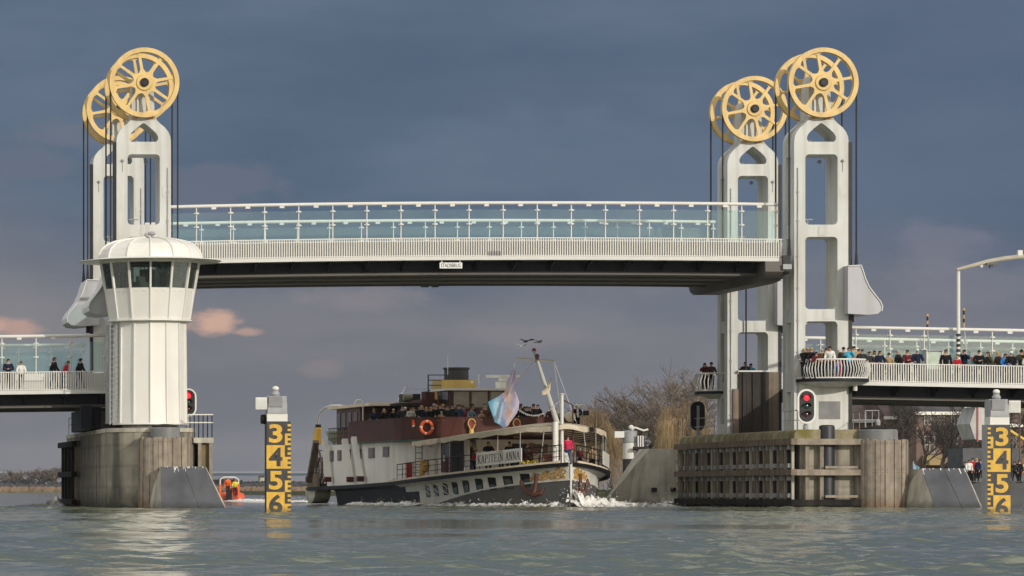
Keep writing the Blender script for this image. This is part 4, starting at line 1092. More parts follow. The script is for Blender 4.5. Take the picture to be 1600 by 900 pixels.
# canvas awning over the foredeck
AW = []
def awning():
    ls = [.8 + .7*i for i in range(22)]
    zc = lambda l: interp([(0,4.72),(2,4.62),(5,4.40),(8,4.22),(12,4.02),(16,3.92)], l)
    ab = lambda l: max(.35, bm_(l) - .15) * (1 if l > 2.4 else (.75 + .25*(l-.8)/1.6))
    mb = MB(); rows = []
    for l in ls:
        row = []
        for j in range(13):
            t = -1 + 2*j/12; b = ab(l)*t
            row.append(LB(l, b, zc(l) + .42*(1 - t*t)*min(1, ab(l)/3)))
        rows.append(row)
    vs = [p for r_ in rows for p in r_]; fs = []
    for i in range(len(rows)-1):
        for j in range(12): fs.append((i*13+j, i*13+j+1, (i+1)*13+j+1, (i+1)*13+j))
    mb.add(vs, fs)
    for side in (0, 12):
        for i in range(len(rows)-1):
            p, q = rows[i][side], rows[i+1][side]; sg = -1 if side == 0 else 1
            dr0 = .30 + .05*math.sin(i*2.1); dr1 = .30 + .05*math.sin((i+1)*2.1)
            mb.hexa([(p[0], p[1], p[2]-dr0), (q[0], q[1], q[2]-dr1), (q[0], q[1]-.03*sg, q[2]-dr1), (p[0], p[1]-.03*sg, p[2]-dr0), p, q, (q[0], q[1]-.03*sg, q[2]), (p[0], p[1]-.03*sg, p[2])])
    r0 = rows[0]
    for p, q in zip(r0, r0[1:]):
        mb.hexa([(p[0], p[1], p[2]-.28), (q[0], q[1], q[2]-.28), (q[0]+.03, q[1], q[2]-.28), (p[0]+.03, p[1], p[2]-.28), p, q, (q[0]+.03, q[1], q[2]), (p[0]+.03, p[1], p[2])])
    a = mb.build('awning', M_AWN, boat, local=True)
    bt = MB()
    for l in ls[1::2]:
        bt.tube([LB(l, ab(l)*t, zc(l)+.42*(1-t*t)*min(1, ab(l)/3)-.08) for t in [-.98+.98*2*i/8 for i in range(9)]], .04, 5)
    bt.build('awning_batten', M_WOOD, a, local=True)
    for side in (1, -1):
        for l in (1.4, 2.6, 4.2, 5.8, 7.4, 9.2, 11.2, 13.4):
            MB().tube([LB(l, side*(bm_(l)-.14), dk(l)), LB(l, side*(ab(l)-.02), zc(l))], .028, 6).build('stanchion', M_STEELG, boat, local=True)
awning()
# name board on the starboard rail; lettering with drawn serifs
def outline_l(px):
    lo, hi = .3, 25.0
    for _ in range(50):
        m = (lo+hi)/2; p = BW(m, bm_(m)-.02, 0); x = XV+FPX*p.x/(p.y+CD)
        if x > px: lo = m
        else: hi = m
    return (lo+hi)/2
GLYPH = {   # strokes in a unit cell (x right, y up), thick or thin
 'K': ([((.16,0),(.16,1),.17),((.85,0),(.33,.55),.17),((.8,1),(.2,.38),.09)], [(.16,0),(.16,1),(.85,0),(.78,1)]),
 'A': ([((.12,0),(.5,1),.09),((.5,1),(.88,0),.18),((.26,.33),(.74,.33),.08)], [(.12,0),(.88,0)]),
 'P': ([((.22,0),(.22,1),.17),((.22,.97),(.66,.97),.08),((.66,.97),(.84,.85),.1),((.84,.87),(.84,.6),.15),((.84,.62),(.66,.5),.1),((.66,.5),(.22,.5),.08)], [(.22,0),(.2,1)]),
 'I': ([((.5,0),(.5,1),.20)], [(.5,0),(.5,1)]),
 'T': ([((.5,0),(.5,1),.18),((.06,.96),(.94,.96),.09),((.08,1),(.08,.75),.07),((.92,1),(.92,.75),.07)], [(.5,0)]),
 'E': ([((.24,0),(.24,1),.17),((.24,.96),(.85,.96),.08),((.24,.5),(.7,.5),.08),((.24,.04),(.88,.04),.08),((.85,1),(.85,.78),.07),((.88,0),(.88,.24),.07),((.7,.62),(.7,.38),.06)], [(.22,0),(.22,1)]),
 'N': ([((.16,0),(.16,1),.09),((.84,0),(.84,1),.09),((.16,1),(.84,0),.18)], [(.16,0),(.14,1),(.84,1)]),
}
def name_board(side, la, lb, txt, dz0, dz1):
    pa = Vector(LB(la, side*(bm_(la)-.02), 0)); pb = Vector(LB(lb, side*(bm_(lb)-.02), 0))   # text runs a -> b
    za, zb = dk(la), dk(lb); tv = pb - pa; W = tv.length; tv.normalize()
    nv = Vector((tv.y, -tv.x, 0)) 
    if nv.y * side > 0: nv = -nv
    def Q(x, y, o):    # x 0..1, y 0..1
        zz = (za + (zb-za)*x) + dz0 + (dz1-dz0)*y
        p = pa + tv*(W*x) + nv*o; return (p.x, p.y, zz)
    bd = MB().hexa([Q(0,0,.02),Q(1,0,.02),Q(1,0,.07),Q(0,0,.07),Q(0,1,.02),Q(1,1,.02),Q(1,1,.07),Q(0,1,.07)]).build('name_board', M_HULLW, boat, local=True)
    if not txt: return
    wd = {' ': .55, 'I': .55}
    tot = sum(wd.get(c, 1.0) for c in txt); x = .03; u = .94/tot
    lt = MB()
    H = dz1-dz0
    for ch in txt:
        w = wd.get(ch, 1.0)*u
        if ch in GLYPH:
            st, se = GLYPH[ch]
            asp = w*.90*W
            def G(px_, py_): return Vector((x*W + w*.05*W + px_*asp, H*.20 + py_*H*.60))
            segs = [(G(*a), G(*b), t*asp*1.0) for a, b, t in st] + [(G(a-.17/wd.get(ch, 1), y)+Vector((0, .012 if y == 0 else -.012)), G(a+.17/wd.get(ch, 1), y)+Vector((0, .012 if y == 0 else -.012)), .03) for a, y in se]
            for a, b, t in segs:
                d = (b-a).normalized(); pp = Vector((-d.y, d.x))*t/2
                cs = [a-pp, b-pp, b+pp, a+pp]
                lt.hexa([Q(c.x/W, c.y/H, .072) for c in cs] + [Q(c.x/W, c.y/H, .085) for c in cs])
        x += w
    lt.build('lettering', mat('letter_dark', (.05, .02, .018), .5), bd, local=True)
name_board(1, outline_l(745.5), outline_l(816), 'KAPITEIN ANNA', .30, 1.10)
name_board(-1, 3.4, 6.6, '', .25, 1.05)
# mast, jackstaff and gantry
mb = MB().tube([LB(1.0, -.1, dk(1)), LB(3.0, -.1, 4.75), LB(8.0, -.1, z_at(549, 8, 0))], [.17, .16, .09], 12); mst = mb.build('mast', M_RAIL, boat, local=True)
zc = z_at(563, 7.4, 0)
MB().tube([LB(7.4, b_at(805, 7.4), zc+.1), LB(7.4, b_at(867, 7.4), zc-.05)], .07, 8).build('yard', M_RAIL, mst, local=True)
MB().sphere(LB(7.4, -.1, zc+.25), .14).lathe([(.12, -.1), (.12, .25)], -7.4, .1, 8, cz=zc).build('mast_lantern', M_WOOD, mst, local=True)
MB().sphere(LB(8.05, -.1, z_at(547, 8, 0)), .13).build('mast_cap', M_RED, mst, local=True)
rg = MB()
for bpx, tl, tb in ((806, 10.5, 1.2), (865, 3.5, -1.3)): rg.tube([LB(7.4, b_at(bpx, 7.4), zc), LB(tl, tb, 5.0)], .02, 4)
rg.tube([LB(7.4, -1.1, zc), LB(9.5, -2.2, 5.2)], .02, 4); rg.tube([LB(8, -.1, zc), LB(14, .8, 6)], .02, 4)
rg.build('rigging', M_RAIL, mst, local=True)
MB().tube([LB(.9, b_at(868, .9), dk(1)), LB(.9, b_at(868, .9), 4.9)], .17, 10).build('mast_tabernacle', M_HULLW, boat, local=True)
ljs = 1.1; bjs = b_at(878, ljs); jz = z_at(616, ljs, bjs)
js = MB().tube([LB(ljs, bjs, dk(1)), LB(ljs, bjs, jz)], .10, 8); js.sphere(LB(ljs, bjs, jz), .15, .15, .07); js.build('jackstaff', M_RAIL, boat, local=True)
ga = MB(); lg = 1.4; z1 = z_at(629, lg, 0)
ga.tube([LB(lg, b_at(858, 4), z1+.2), LB(lg, b_at(895, lg), z1-.15), LB(lg, b_at(896, lg), dk(1.4))], .045, 6); ga.build('gantry', M_BROWN, boat, local=True)
# string of lights
def garland(name, a, b, sag, n, mtl=M_RAIL, r=.045):
    g = MB(); A, B_ = Vector(a), Vector(b); pts = []
    for i in range(n+1):
        t = i/n; p = A.lerp(B_, t); p.z -= sag*4*t*(1-t); pts.append(p)
    g.tube(pts, .015, 4)
    for p in pts[1:-1]: g.sphere(tuple(p - Vector((0,0,.05))), r, nu=6, nv=4)
    g.build(name, mtl, boat, local=True)
# bridge deck structures abaft
LW = 20.3; bw0, bw1 = b_at(703, LW), b_at(792, LW)
zr0 = z_at(609, LW, 0)
def boxlb(mb, l0, l1, b0, b1, z0, z1, mi=0): return mb.box(-l1, -l0, -max(b0, b1), -min(b0, b1), z0, z1, mi)
wh = boxlb(MB(), LW, LW+3.2, bw0, bw1, ZU, zr0-.05).build('wheelhouse', M_BROWN, boat, local=True)
boxlb(MB(), LW-.35, LW+3.6, bw0+.35, bw1-.35, zr0-.05, zr0+.09).build('wheelhouse_roof', M_RAIL, wh, local=True)
for a, c in ((709, 732), (737, 761), (766, 783)):
    f = boxlb(MB(), LW-.05, LW-.001, b_at(a-1.5, LW), b_at(c+1.5, LW), z_at(638, LW, 0), z_at(611, LW, 0)).build('window_frame', M_WOOD, wh, local=True)
    boxlb(MB(), LW-.07, LW-.051, b_at(a, LW), b_at(c, LW), z_at(636.5, LW, 0), z_at(612.5, LW, 0)).build('pane', mat('wheelhouse_glass', (.09, .11, .125), .15, var=.4, spec=.4), f, local=True)
ls_ = LW+.5
side = boxlb(MB(), LW+.3, LW+2.6, bw0+.001, bw0+.05, z_at(638, LW, 0), z_at(612, LW, 0)).build('side_window', M_DARKWIN, wh, local=True)
LF = 25.0; zf = lambda y: z_at(y, LF, 0)
fb0, fb1 = b_at(683, LF), b_at(736, LF)
boxlb(MB(), LF-1.2, LF+1.3, fb0, fb1, ZU, zf(594.5)).build('funnel_base', mat('funnel_yellow', (.48, .33, .085), .5, var=.1, streak=.2), boat, local=True)
bc = b_at(713, LF); fn = MB().lathe([(.78, zf(594.5)), (.76, zf(578)), (.84, zf(577)), (.84, zf(574.5)), (.7, zf(574.5)), (.7, zf(584))], -LF, -bc, 24); fn.build('funnel', mat('funnel_black', (.022, .021, .022), .5, var=.2, streak=.2, streak_col=(.08, .06, .05)), boat, local=True)
boxlb(MB(), LW+3.61, 30, 2.8, b_at(790, 22), ZU, z_at(625, 25, 0)).build('deck_house', M_BROWN, boat, local=True)
boxlb(MB(), LW+3.61, 27, 4.2, 2.81, z_at(634, 25, 3), z_at(630, 25, 3)).build('shelter_roof', M_DKROOF, boat, local=True)
boxlb(MB(), 27, 38, 4.9, -4.6, z_at(636.5, 30, 4), z_at(632, 30, 4)).build('aft_roof', M_DKROOF, boat, local=True)
vb = MB(); boxlb(vb, 27.3, 28.8, b_at(653, 28), b_at(628, 28), z_at(634, 28, 0), z_at(616, 28, 0)); vb.build('ventilator_box', M_DKROOF, boat, local=True)
vb = MB(); boxlb(vb, 25.6, 26.6, b_at(683, 26), b_at(662, 26), z_at(628, 26, 0), z_at(612, 26, 0)); vb.build('ventilator_box', M_BROWN, boat, local=True)
vb = MB().tube([LB(27.0, b_at(630, 27), z_at(620.5, 27, 0)), LB(27.0, b_at(644, 27), z_at(620.5, 27, 0))], .2, 10); vb.build('life_raft_canister', mat('raft_olive', (.16, .15, .10), .6), boat, local=True)
MB().tube([LB(30, b_at(635, 30), 6.8), LB(30, b_at(635, 30), z_at(600, 30, 0))], .03, 5).build('light_pole', M_STEELG, boat, local=True)
fr = MB(); l = 24.0
for px in (669, 700): fr.tube([LB(l, b_at(px, l), 6.6), LB(l, b_at(px, l), z_at(585.5, l, 0))], .04, 5)
for y in (586, 594, 602, 610): fr.tube([LB(l, b_at(669, l), z_at(y, l, 0)), LB(l, b_at(700, l), z_at(y, l, 0))], .03, 5)
fr.build('roof_railing', M_HULLK, boat, local=True)
MB().tube([LB(24, b_at(699.5, 24), 7.0), LB(24, b_at(699.5, 24), z_at(556, 24, 0))], .022, 5).build('whip_aerial', M_RAIL, boat, local=True)
garland('light_string', LB(30, b_at(635, 30), z_at(601, 30, 0)), LB(25, b_at(696, 25), z_at(590, 25, 0)), .5, 14, M_STEELG, .03)
garland('light_string', LB(30, b_at(635, 30), z_at(601, 30, 0)), LB(33, b_at(621, 33), z_at(626, 33, 0)), -.02, 6)
garland('light_string', LB(25, b_at(722, 25), z_at(583, 25, 0)), LB(22, b_at(785, 22), z_at(615, 22, 0)), .25, 14, M_STEELG, .03)
garland('light_string', LB(12, b_at(804, 12), z_at(634, 12, 0)), LB(1.2, b_at(876, 1.2), z_at(622, 1.2, 0)), .75, 24)
rp = MB(); l = 24
for px in (748,): rp.tube([LB(l, b_at(px, l), 7), LB(l, b_at(px, l), z_at(585, l, 0))], .035, 5)
rp.sphere(LB(23.9, b_at(737, 23.9), z_at(597.5, 24, 0)), .14); rp.build('search_lamp', M_RAIL, boat, local=True)
rd = MB(); l = 22; z = z_at(588, l, 0)
rd.box(-l-.12, -l+.12, -b_at(760, l), -b_at(812, l), z-.09, z+.09); rd.lathe([(.3, -1.0), (.26, -.35), (.3, -.3), (.3, -.12)], -l, -b_at(786, l), 14, cz=z); rd.box(-l-.3, -l+.3, -b_at(776, l), -b_at(782, l), z-.9, z-.35); rd.build('radar_scanner', M_HULLW, boat, local=True)
# aft cabin
cb = MB(); 
boxlb(cb, 31.5, 38.5, 5.0, 2.0, ZU-.1, z_at(637.5, 33, 5)); cab = cb.build('aft_cabin', M_WOOD, boat, local=True)
for l0 in (32.2, 33.9, 35.6, 37.2): boxlb(MB(), l0, l0+.9, 5.001, 5.05, ZU+.9, ZU+2.0).build('side_window', M_DARKWIN, cab, local=True)
boxlb(MB(), 26.5, 39, 5.5, 1.5, z_at(637.3, 33, 5), z_at(632.5, 33, 5)).build('cabin_roof', M_CANVAS, cab, local=True)
rl = MB()
for i in range(12): rl.tube([LB(32.4+.6*i, 5.4, ZU-.1), LB(32.4+.6*i, 5.4, ZU+1.0)], .025, 5)
for q in (1.0, .65, .3): rl.tube([LB(32.3, 5.4, ZU+q), LB(39.2, 5.4, ZU+q)], .025, 5)
rl.build('aft_railing', M_HULLK, boat, local=True)
hk = MB(); pts = [LB(28.5, 5.5, ZBW), LB(28.5, 5.5, 6.5)] + [LB(28.5, 5.5 + .28 - .28*math.cos(a), 6.5+.34*math.sin(a)) for a in (.5, 1.2, 1.9, 2.6, 3.14)]
hk.tube(pts, .05, 6); hk.build('davit_hook', M_RAIL, boat, local=True)
# crane with curved white pipe, paddle wheel and spuds at the stern quarter
lc = 43.0; bcn = b_at(495, lc)
MB().tube([LB(lc, bcn, z_at(694, lc, bcn)), LB(lc, bcn-.1, z_at(668, lc, bcn))], [.32, .2], 8).build('crane_boot', mat('crane_yellow', (.65, .36, .03), .5), boat, local=True)
MB().lathe([(.2, 0), (.2, .25)], -lc, -bcn+.1, 8, cz=z_at(669, lc, bcn)).build('crane_collar', M_RUBBER, boat, local=True)
pp = [(496.5, 664), (497.5, 652), (501, 643), (508, 637), (517, 634), (530, 633.5), (540, 635)]
MB().tube([LB(lc - i*.7, b_at(px, lc - i*.7), z_at(py, lc - i*.7, bcn)) for i, (px, py) in enumerate(pp)], .07, 8).build('crane_pipe', M_HULLW, boat, local=True)
pw = MB(); cz = 2.35; cl = 43.2
for bb_ in (5.35, 4.6):
    for i in range(24):
        a, a2 = 2*PI*i/24, 2*PI*(i+1)/24
        for rr in (1.55, .85): pw.bar(LB(cl+rr*math.cos(a), bb_, cz+rr*math.sin(a)), LB(cl+rr*math.cos(a2), bb_, cz+rr*math.sin(a2)), .1, .1)
    for i in range(10):
        a = 2*PI*i/10; pw.bar(LB(cl, bb_, cz), LB(cl+1.55*math.cos(a), bb_, cz+1.55*math.sin(a)), .09, .09)
for i in range(10):
    a = 2*PI*i/10; pw.bar(LB(cl+1.4*math.cos(a), 4.5, cz+1.4*math.sin(a)), LB(cl+1.4*math.cos(a), 5.45, cz+1.4*math.sin(a)), .35, .05)
pw.build('paddle_wheel', M_TIMBER, boat, local=True)
bd_ = MB(); boxlb(bd_, 41.4, 45, 5.62, 5.5, 1.1, 2.1); bd_.build('paddle_guard', M_TIMBER, boat, local=True)
for px0, px1, y0, y1, m in ((494, 483, 690, 752, M_TIMBER), (508, 512, 688, 752, M_HULLW), (538.5, 547, 687, 752, M_HULLW), (553, 563, 684, 751, M_HULLW)):
    b = 5.75; l0, l1 = l_at(px0, b), l_at(px1, b)
    lm = (l0+l1)/2
    sp_ = MB().bar(LB(l1, b, z_at(y1, l1, b)), LB(l0, b, z_at(y0, l0, b)), .38, .30, up=(1, 0, 0)).build('spud_pole', m, boat, local=True)
    MB().bar(LB(l1, b, z_at(y1, l1, b)-.02), LB(l1-.05, b, z_at(y1-7, l1, b)), .44, .36, up=(1,0,0)).build('spud_shoe', M_BROWN, sp_, local=True)
sc = MB(); cl2 = 44.5; pts = [(cl2 - 1.6*math.cos(PI*i/12), -.02 - .95*math.sin(PI*i/12)) for i in range(13)]
sc.prism([(-a, 1.02+z*1.0) for a, z in pts], 'xz', -5.5, -4.4); sc.build('paddle_box_skirt', M_CONCL, boat, local=True)
MB().box(-46.4, -46.0, -5.2, -4.9, 1.15, 2.2).build('stern_light_board', M_RED, boat, local=True)
tb = MB(); lt, bt = 40.8, b_at(521, 41); zc_ = z_at(676, 41, bt)
tb.lathe([(0, -.75), (.28, -.6), (.5, -.2), (.6, .1), (.55, .12), (.2, .05)], -lt, -bt, 16, cz=zc_); tb.tube([LB(lt, bt, zc_-.7), LB(lt, bt, ZU-.3)], .12, 6); tb.build('tender', mat('tender_green', (.42, .46, .33), .5), boat, local=True)
st = MB().box(-40.1, -39.7, -5.2, 5.2, dk(40), ZU-.15); st.build('aft_wall', M_HOUSE, boat, local=True)
cv = MB()
boxlb(cv, 39.9, 46, 5.0, -5.0, dk(42), dk(42)+.25); cv.build('stern_platform', M_TIMBER, boat, local=True)
# foredeck gear
gr = MB(); gr.tube([LB(3.2, .9, dk(3)+.45), LB(3.2, -.6, dk(3)+.45)], .36, 14); gr.lathe([(.5, 0), (.5, .35)], -3.2, -.2, 12, cz=dk(3)); gr.build('windlass', mat('windlass_red', (.16, .055, .04), .6), boat, local=True)
MB().torus(LB(4.6, 1.0, dk(4.5)+1.2), .38, .03, 'x', 20, 6).build('wheel', M_WOOD, boat, local=True)
pb = MB(); boxlb(pb, 2.6, 3.2, 2.2, 1.0, dk(3), dk(3)+.18); pb.build('planter', M_HULLW, boat, local=True)
pf = MB(); rnd = random.Random(1)
for i in range(60): pf.sphere(LB(2.9+rnd.uniform(-.25,.25), rnd.uniform(1.05, 2.15), dk(3)+.18+rnd.uniform(0,.25)), .06, nu=5, nv=3)
pf.build('planter_flowers', mat('flower_yellow', (.55, .42, .05), .7, var=.5, scale=9), boat, local=True)
vl = MB(); l, b = 13.0, b_at(908, 13)
pts = [LB(l, b_at(903, l), ZBW)] + [LB(l, b_at(909 - 6.5*math.cos(a), l), z_at(640, l, b)+.30*math.sin(a)) for a in (0, .5, 1.0, 1.57, 2.1, 2.6, 3.14)]
vl.tube(pts, .055, 8); vl.build('lamp_bracket', M_HULLW, boat, local=True)
MB().box(-l-.15, -l+.15, -b_at(915.5, l)-.15, -b_at(915.5, l)+.15, z_at(649, l, b), z_at(642, l, b)).build('deck_lamp', M_HULLK, boat, local=True)
MB().sphere(LB(14, b_at(891, 14), z_at(651, 14, 0)), .32).build('white_buoy', M_CANVAS, boat, local=True)
wt = MB().tube([LB(15.5, b_at(870, 15), ZBW), LB(15.5, b_at(916, 13), ZBW)], .12, 6)
# ---- banner and pennant (separate cloth things)
def banner():
    o = [(804, 575), (807, 596), (800, 606), (810, 634), (803, 655), (797, 668), (789, 666), (772, 660), (768, 645), (763, 627), (786, 618), (792, 600)]
    l = 9.3; mb = MB()
    root = BW(l, b_at(806, l), z_at(660, l, 0))
    rows = [(575, 803.5, 804.5), (585, 799, 805.5), (595, 795, 806.5), (605, 791.5, 804), (612, 789, 804.5), (620, 778, 808), (628, 763, 810.5), (636, 765, 810), (645, 767.5, 808), (653, 769, 804), (660, 771, 799), (664, 780, 796.5), (668, 787.5, 790)]
    nc = 14; vs = []
    for i, (y, a, c) in enumerate(rows):
        for j in range(nc+1):
            t = j/nc; px = a + (c-a)*t
            ll = l + .22*math.sin(t*9 + i*.5) + .12*math.sin(i*1.1 + t*3)
            vs.append(tuple(BW(ll, b_at(px, l), z_at(y, l, 0))))
    fs = [(i*(nc+1)+j, i*(nc+1)+j+1, (i+1)*(nc+1)+j+1, (i+1)*(nc+1)+j) for i in range(len(rows)-1) for j in range(nc)]
    mb.add(vs, fs)
    m = bpy.data.materials.new('banner_cloth'); m.use_nodes = True; nt = m.node_tree; N = nt.nodes; L = nt.links; b = N['Principled BSDF']; b.inputs['Roughness'].default_value = .8
    tc = N.new('ShaderNodeTexCoord'); mp = N.new('ShaderNodeMapping'); mp.inputs['Scale'].default_value = (.9, .9, .8); mp.inputs['Rotation'].default_value = (0, .7, 0); L.new(tc.outputs['Object'], mp.inputs[0])
    n = N.new('ShaderNodeTexNoise'); n.inputs['Scale'].default_value = 1.5; n.inputs['Detail'].default_value = 4; L.new(mp.outputs[0], n.inputs['Vector'])
    sp = N.new('ShaderNodeSeparateXYZ'); L.new(tc.outputs['Object'], sp.inputs[0])
    ad = N.new('ShaderNodeMath'); ad.operation = 'MULTIPLY_ADD'; ad.inputs[1].default_value = .36; L.new(sp.outputs['X'], ad.inputs[0]); m5 = N.new('ShaderNodeMath'); m5.operation = 'MULTIPLY_ADD'; m5.inputs[1].default_value = .55; m5.inputs[2].default_value = .50; L.new(n.outputs['Fac'], m5.inputs[0]); L.new(m5.outputs[0], ad.inputs[2])
    cr = N.new('ShaderNodeValToRGB'); el = cr.color_ramp.elements; el[0].position = 0; el[0].color = (*C(120, 195, 235), 1); el[1].position = 1; el[1].color = (*C(215, 205, 228), 1)
    for p, c in ((.25, C(140, 208, 240)), (.40, C(190, 226, 244)), (.47, C(185, 192, 228)), (.53, C(225, 222, 238)), (.58, C(238, 198, 175)), (.63, C(242, 224, 214)), (.70, C(212, 206, 234)), (.75, C(215, 205, 230))):
        e = el.new(p); e.color = (*c, 1)
    L.new(ad.outputs[0], cr.inputs[0]); L.new(cr.outputs[0], b.inputs['Base Color'])
    t = N.new('ShaderNodeBsdfTranslucent'); L.new(cr.outputs[0], t.inputs[0]); ms = N.new('ShaderNodeMixShader'); ms.inputs[0].default_value = .5; L.new(b.outputs[0], ms.inputs[1]); L.new(t.outputs[0], ms.inputs[2]); L.new(ms.outputs[0], N['Material Output'].inputs[0])
    o = mb.build('banner', m, origin=tuple(root)); tag(o, 'sky blue and lilac printed banner flying beside the steamer mast', 'flag')
banner()
def pennant():
    l = 5.0; rows = [(591, 861.5, 862), (600, 857, 861), (607, 853, 860.5), (612, 846, 859.5), (617, 847, 852)]
    vs = []; nc = 6
    for i, (y, a, c) in enumerate(rows):
        for j in range(nc+1):
            t = j/nc; vs.append(tuple(BW(l + .08*math.sin(t*6+i), b_at(a+(c-a)*t, l), z_at(y, l, 0))))
    fs = [(i*(nc+1)+j, i*(nc+1)+j+1, (i+1)*(nc+1)+j+1, (i+1)*(nc+1)+j) for i in range(len(rows)-1) for j in range(nc)]
    mb = MB().add(vs, fs); mb.add([(x, y+.01, z) for x, y, z in vs], fs)
    o = mb.build('pennant', M_CANVAS, origin=vs[-1]); tag(o, 'small cream pennant hanging behind the raked white mast', 'flag')
pennant()
# ================================================================ people
# one continuous skinned body per pose; coat, trousers and hair are child parts
def skin_mesh(verts, edges, radii, root=0):
    import bmesh
    me = bpy.data.meshes.new('sk'); me.from_pydata(verts, edges, [])
    bm = bmesh.new(); bm.from_mesh(me); bm.verts.layers.skin.verify(); bm.to_mesh(me); bm.free()
    sv = me.skin_vertices[0].data
    ob = bpy.data.objects.new('sk', me); COL.objects.link(ob)
    for i, r in enumerate(radii): sv[i].radius = r; sv[i].use_root = (i == root)
    ob.modifiers.new('skin', 'SKIN').use_smooth_shade = True
    m2 = ob.modifiers.new('sub', 'SUBSURF'); m2.levels = 1; m2.render_levels = 1
    dg = bpy.context.evaluated_depsgraph_get(); dg.update()
    r = bpy.data.meshes.new_from_object(ob.evaluated_get(dg))
    vs = [tuple(v.co) for v in r.vertices]; fs = [tuple(p.vertices) for p in r.polygons]
    bpy.data.objects.remove(ob); bpy.data.meshes.remove(me); bpy.data.meshes.remove(r)
    return vs, fs
def pose_meshes(lean, la, ra, step=.04, hair='short'):
    """figure 1.75 m tall facing +y, feet at z = 0; la / ra: (elbow, wrist) of each arm"""
    ly = lambda z: lean*max(0, z-.95)
    J = {}
    def j(n, x, y, z, rx, ry=None): J[n] = (Vector((x, y + ly(z), z)), (rx, rx if ry is None else ry))
    j('pelvis', 0, 0, .95, .15, .105); j('waist', 0, 0, 1.08, .135, .095); j('chest', 0, 0, 1.28, .165, .11); j('collar', 0, 0, 1.43, .11, .08); j('neck', 0, .005, 1.50, .055); j('head', 0, .02, 1.60, .07, .082); j('crown', 0, .015, 1.70, .062, .075)
    for s, n, (e, w) in ((-1, '_l', la), (1, '_r', ra)):
        j('sho'+n, s*.19, 0, 1.40, .062)
        J['elb'+n] = (Vector(e) + Vector((0, ly(e[2]), 0)), (.046, .046)); J['wri'+n] = (Vector(w) + Vector((0, ly(w[2]), 0)), (.032, .030))
        d = (J['wri'+n][0] - J['elb'+n][0]).normalized(); J['pal'+n] = (J['wri'+n][0] + d*.085, (.040, .022))
        j('hip'+n, s*.095, 0, .88, .092); j('kne'+n, s*.105, .01 + s*step*.5, .49, .060); j('ank'+n, s*.11, -.02 + s*step, .09, .040); j('toe'+n, s*.12, .15 + s*step, .04, .036)
    def make(names, edges, grow=0.0, trim=None):
        idx = {n: i for i, n in enumerate(names)}
        return skin_mesh([tuple(J[n][0]) for n in names], [(idx[a], idx[b]) for a, b in edges], [(J[n][1][0]+grow, J[n][1][1]+grow) for n in names])
    arm = [(a+n if a != 'collar' else a, b+n) for n in ('_l', '_r') for a, b in (('collar','sho'),('sho','elb'),('elb','wri'))]
    hand = [('wri'+n, 'pal'+n) for n in ('_l', '_r')]
    leg = [(a+n if a != 'pelvis' else a, b+n) for n in ('_l', '_r') for a, b in (('pelvis','hip'),('hip','kne'),('kne','ank'))]
    foot = [('ank'+n, 'toe'+n) for n in ('_l', '_r')]
    spine = [('pelvis','waist'),('waist','chest'),('chest','collar'),('collar','neck'),('neck','head'),('head','crown')]
    B = MB().add(*make(list(J), spine+arm+hand+leg+foot))
    hd = J['head'][0]
    B.sphere((hd.x, hd.y+.082, hd.z+.005), .013, .02, .024, 6, 5)
    for s in (-1, 1):
        B.sphere((s*.074, hd.y-.005, hd.z+.005), .012, .022, .032, 6, 5)
        B.sphere((s*.030, hd.y+.077, hd.z+.032), .011, .007, .007, 6, 4, mi=1)
    B.box(-.026, .026, hd.y+.072, hd.y+.083, hd.z-.042, hd.z-.034, mi=1)
    for n in ('_l', '_r'):
        w, h = J['wri'+n][0], J['pal'+n][0]; d = (h-w).normalized(); sd_ = d.cross(Vector((0, 0, 1))); sd_ = sd_.normalized() if sd_.length > .2 else Vector((0, 1, 0)); cu = Vector((0, 0, -1)) if abs(d.z) < .8 else Vector((0, 1, 0))
        for k, ln in enumerate((.062, .074, .068, .052)):
            o = h + sd_*(-.03+.02*k); B.tube([o - d*.02, o + d*ln*.55, o + d*ln*.85 + cu*.02], [.0095, .009, .007], 5)
        o = w + d*.035 - sd_*.035; B.tube([o, o + d*.03 - sd_*.02, o + d*.065 - sd_*.018], [.011, .010, .008], 5)
    J['nb'] = (J['neck'][0] + Vector((0,0,-.015)), (.075,.08))
    cn = ['pelvis','waist','chest','collar','nb','sho_l','elb_l','wri_l','sho_r','elb_r','wri_r']
    J2 = {k: v for k, v in J.items()}
    old = J['pelvis']; J['pelvis'] = (old[0] + Vector((0, 0, -.12)), (.165, .12)); oc = J['collar']; J['collar'] = (oc[0], (.125, .095))
    Cm = MB().add(*make(cn, [('pelvis','waist'),('waist','chest'),('chest','collar'),('collar','nb')] + arm, .026)); J['pelvis'] = old; J['collar'] = oc
    Tm = MB().add(*make(['pelvis','hip_l','kne_l','ank_l','hip_r','kne_r','ank_r'], leg, .012))
    Fm = MB()
    for s in ('_l', '_r'):
        t = J['toe'+s][0]; Fm.sphere((t.x, t.y-.05, .045), .055, .15, .055, 8, 5)
    H = MB(); c = (hd.x, hd.y-.008, hd.z+.055)
    if hair == 'short': H.sphere(c, .092, .105, .088, 10, 6, z0=-.12); H.sphere((hd.x, hd.y-.05, hd.z+.01), .08, .055, .085, 8, 5)
    elif hair == 'long': H.sphere(c, .096, .108, .09, 10, 6, z0=-.12); H.sphere((hd.x, hd.y-.055, hd.z-.06), .10, .065, .17, 9, 6)
    else: H.sphere(c, .098, .11, .10, 10, 6, z0=-.25); H.torus((hd.x, hd.y, hd.z+.045), .092, .016, 'z', 12, 6)
    return B, Cm, Tm, Fm, H
M_SKIN = mat('skin', (.46, .27, .19), .55, var=.06); M_SKIN2 = mat('skin_dark', (.20, .11, .07), .55, var=.06); M_FACE = mat('face_dark', (.04, .02, .018), .4)
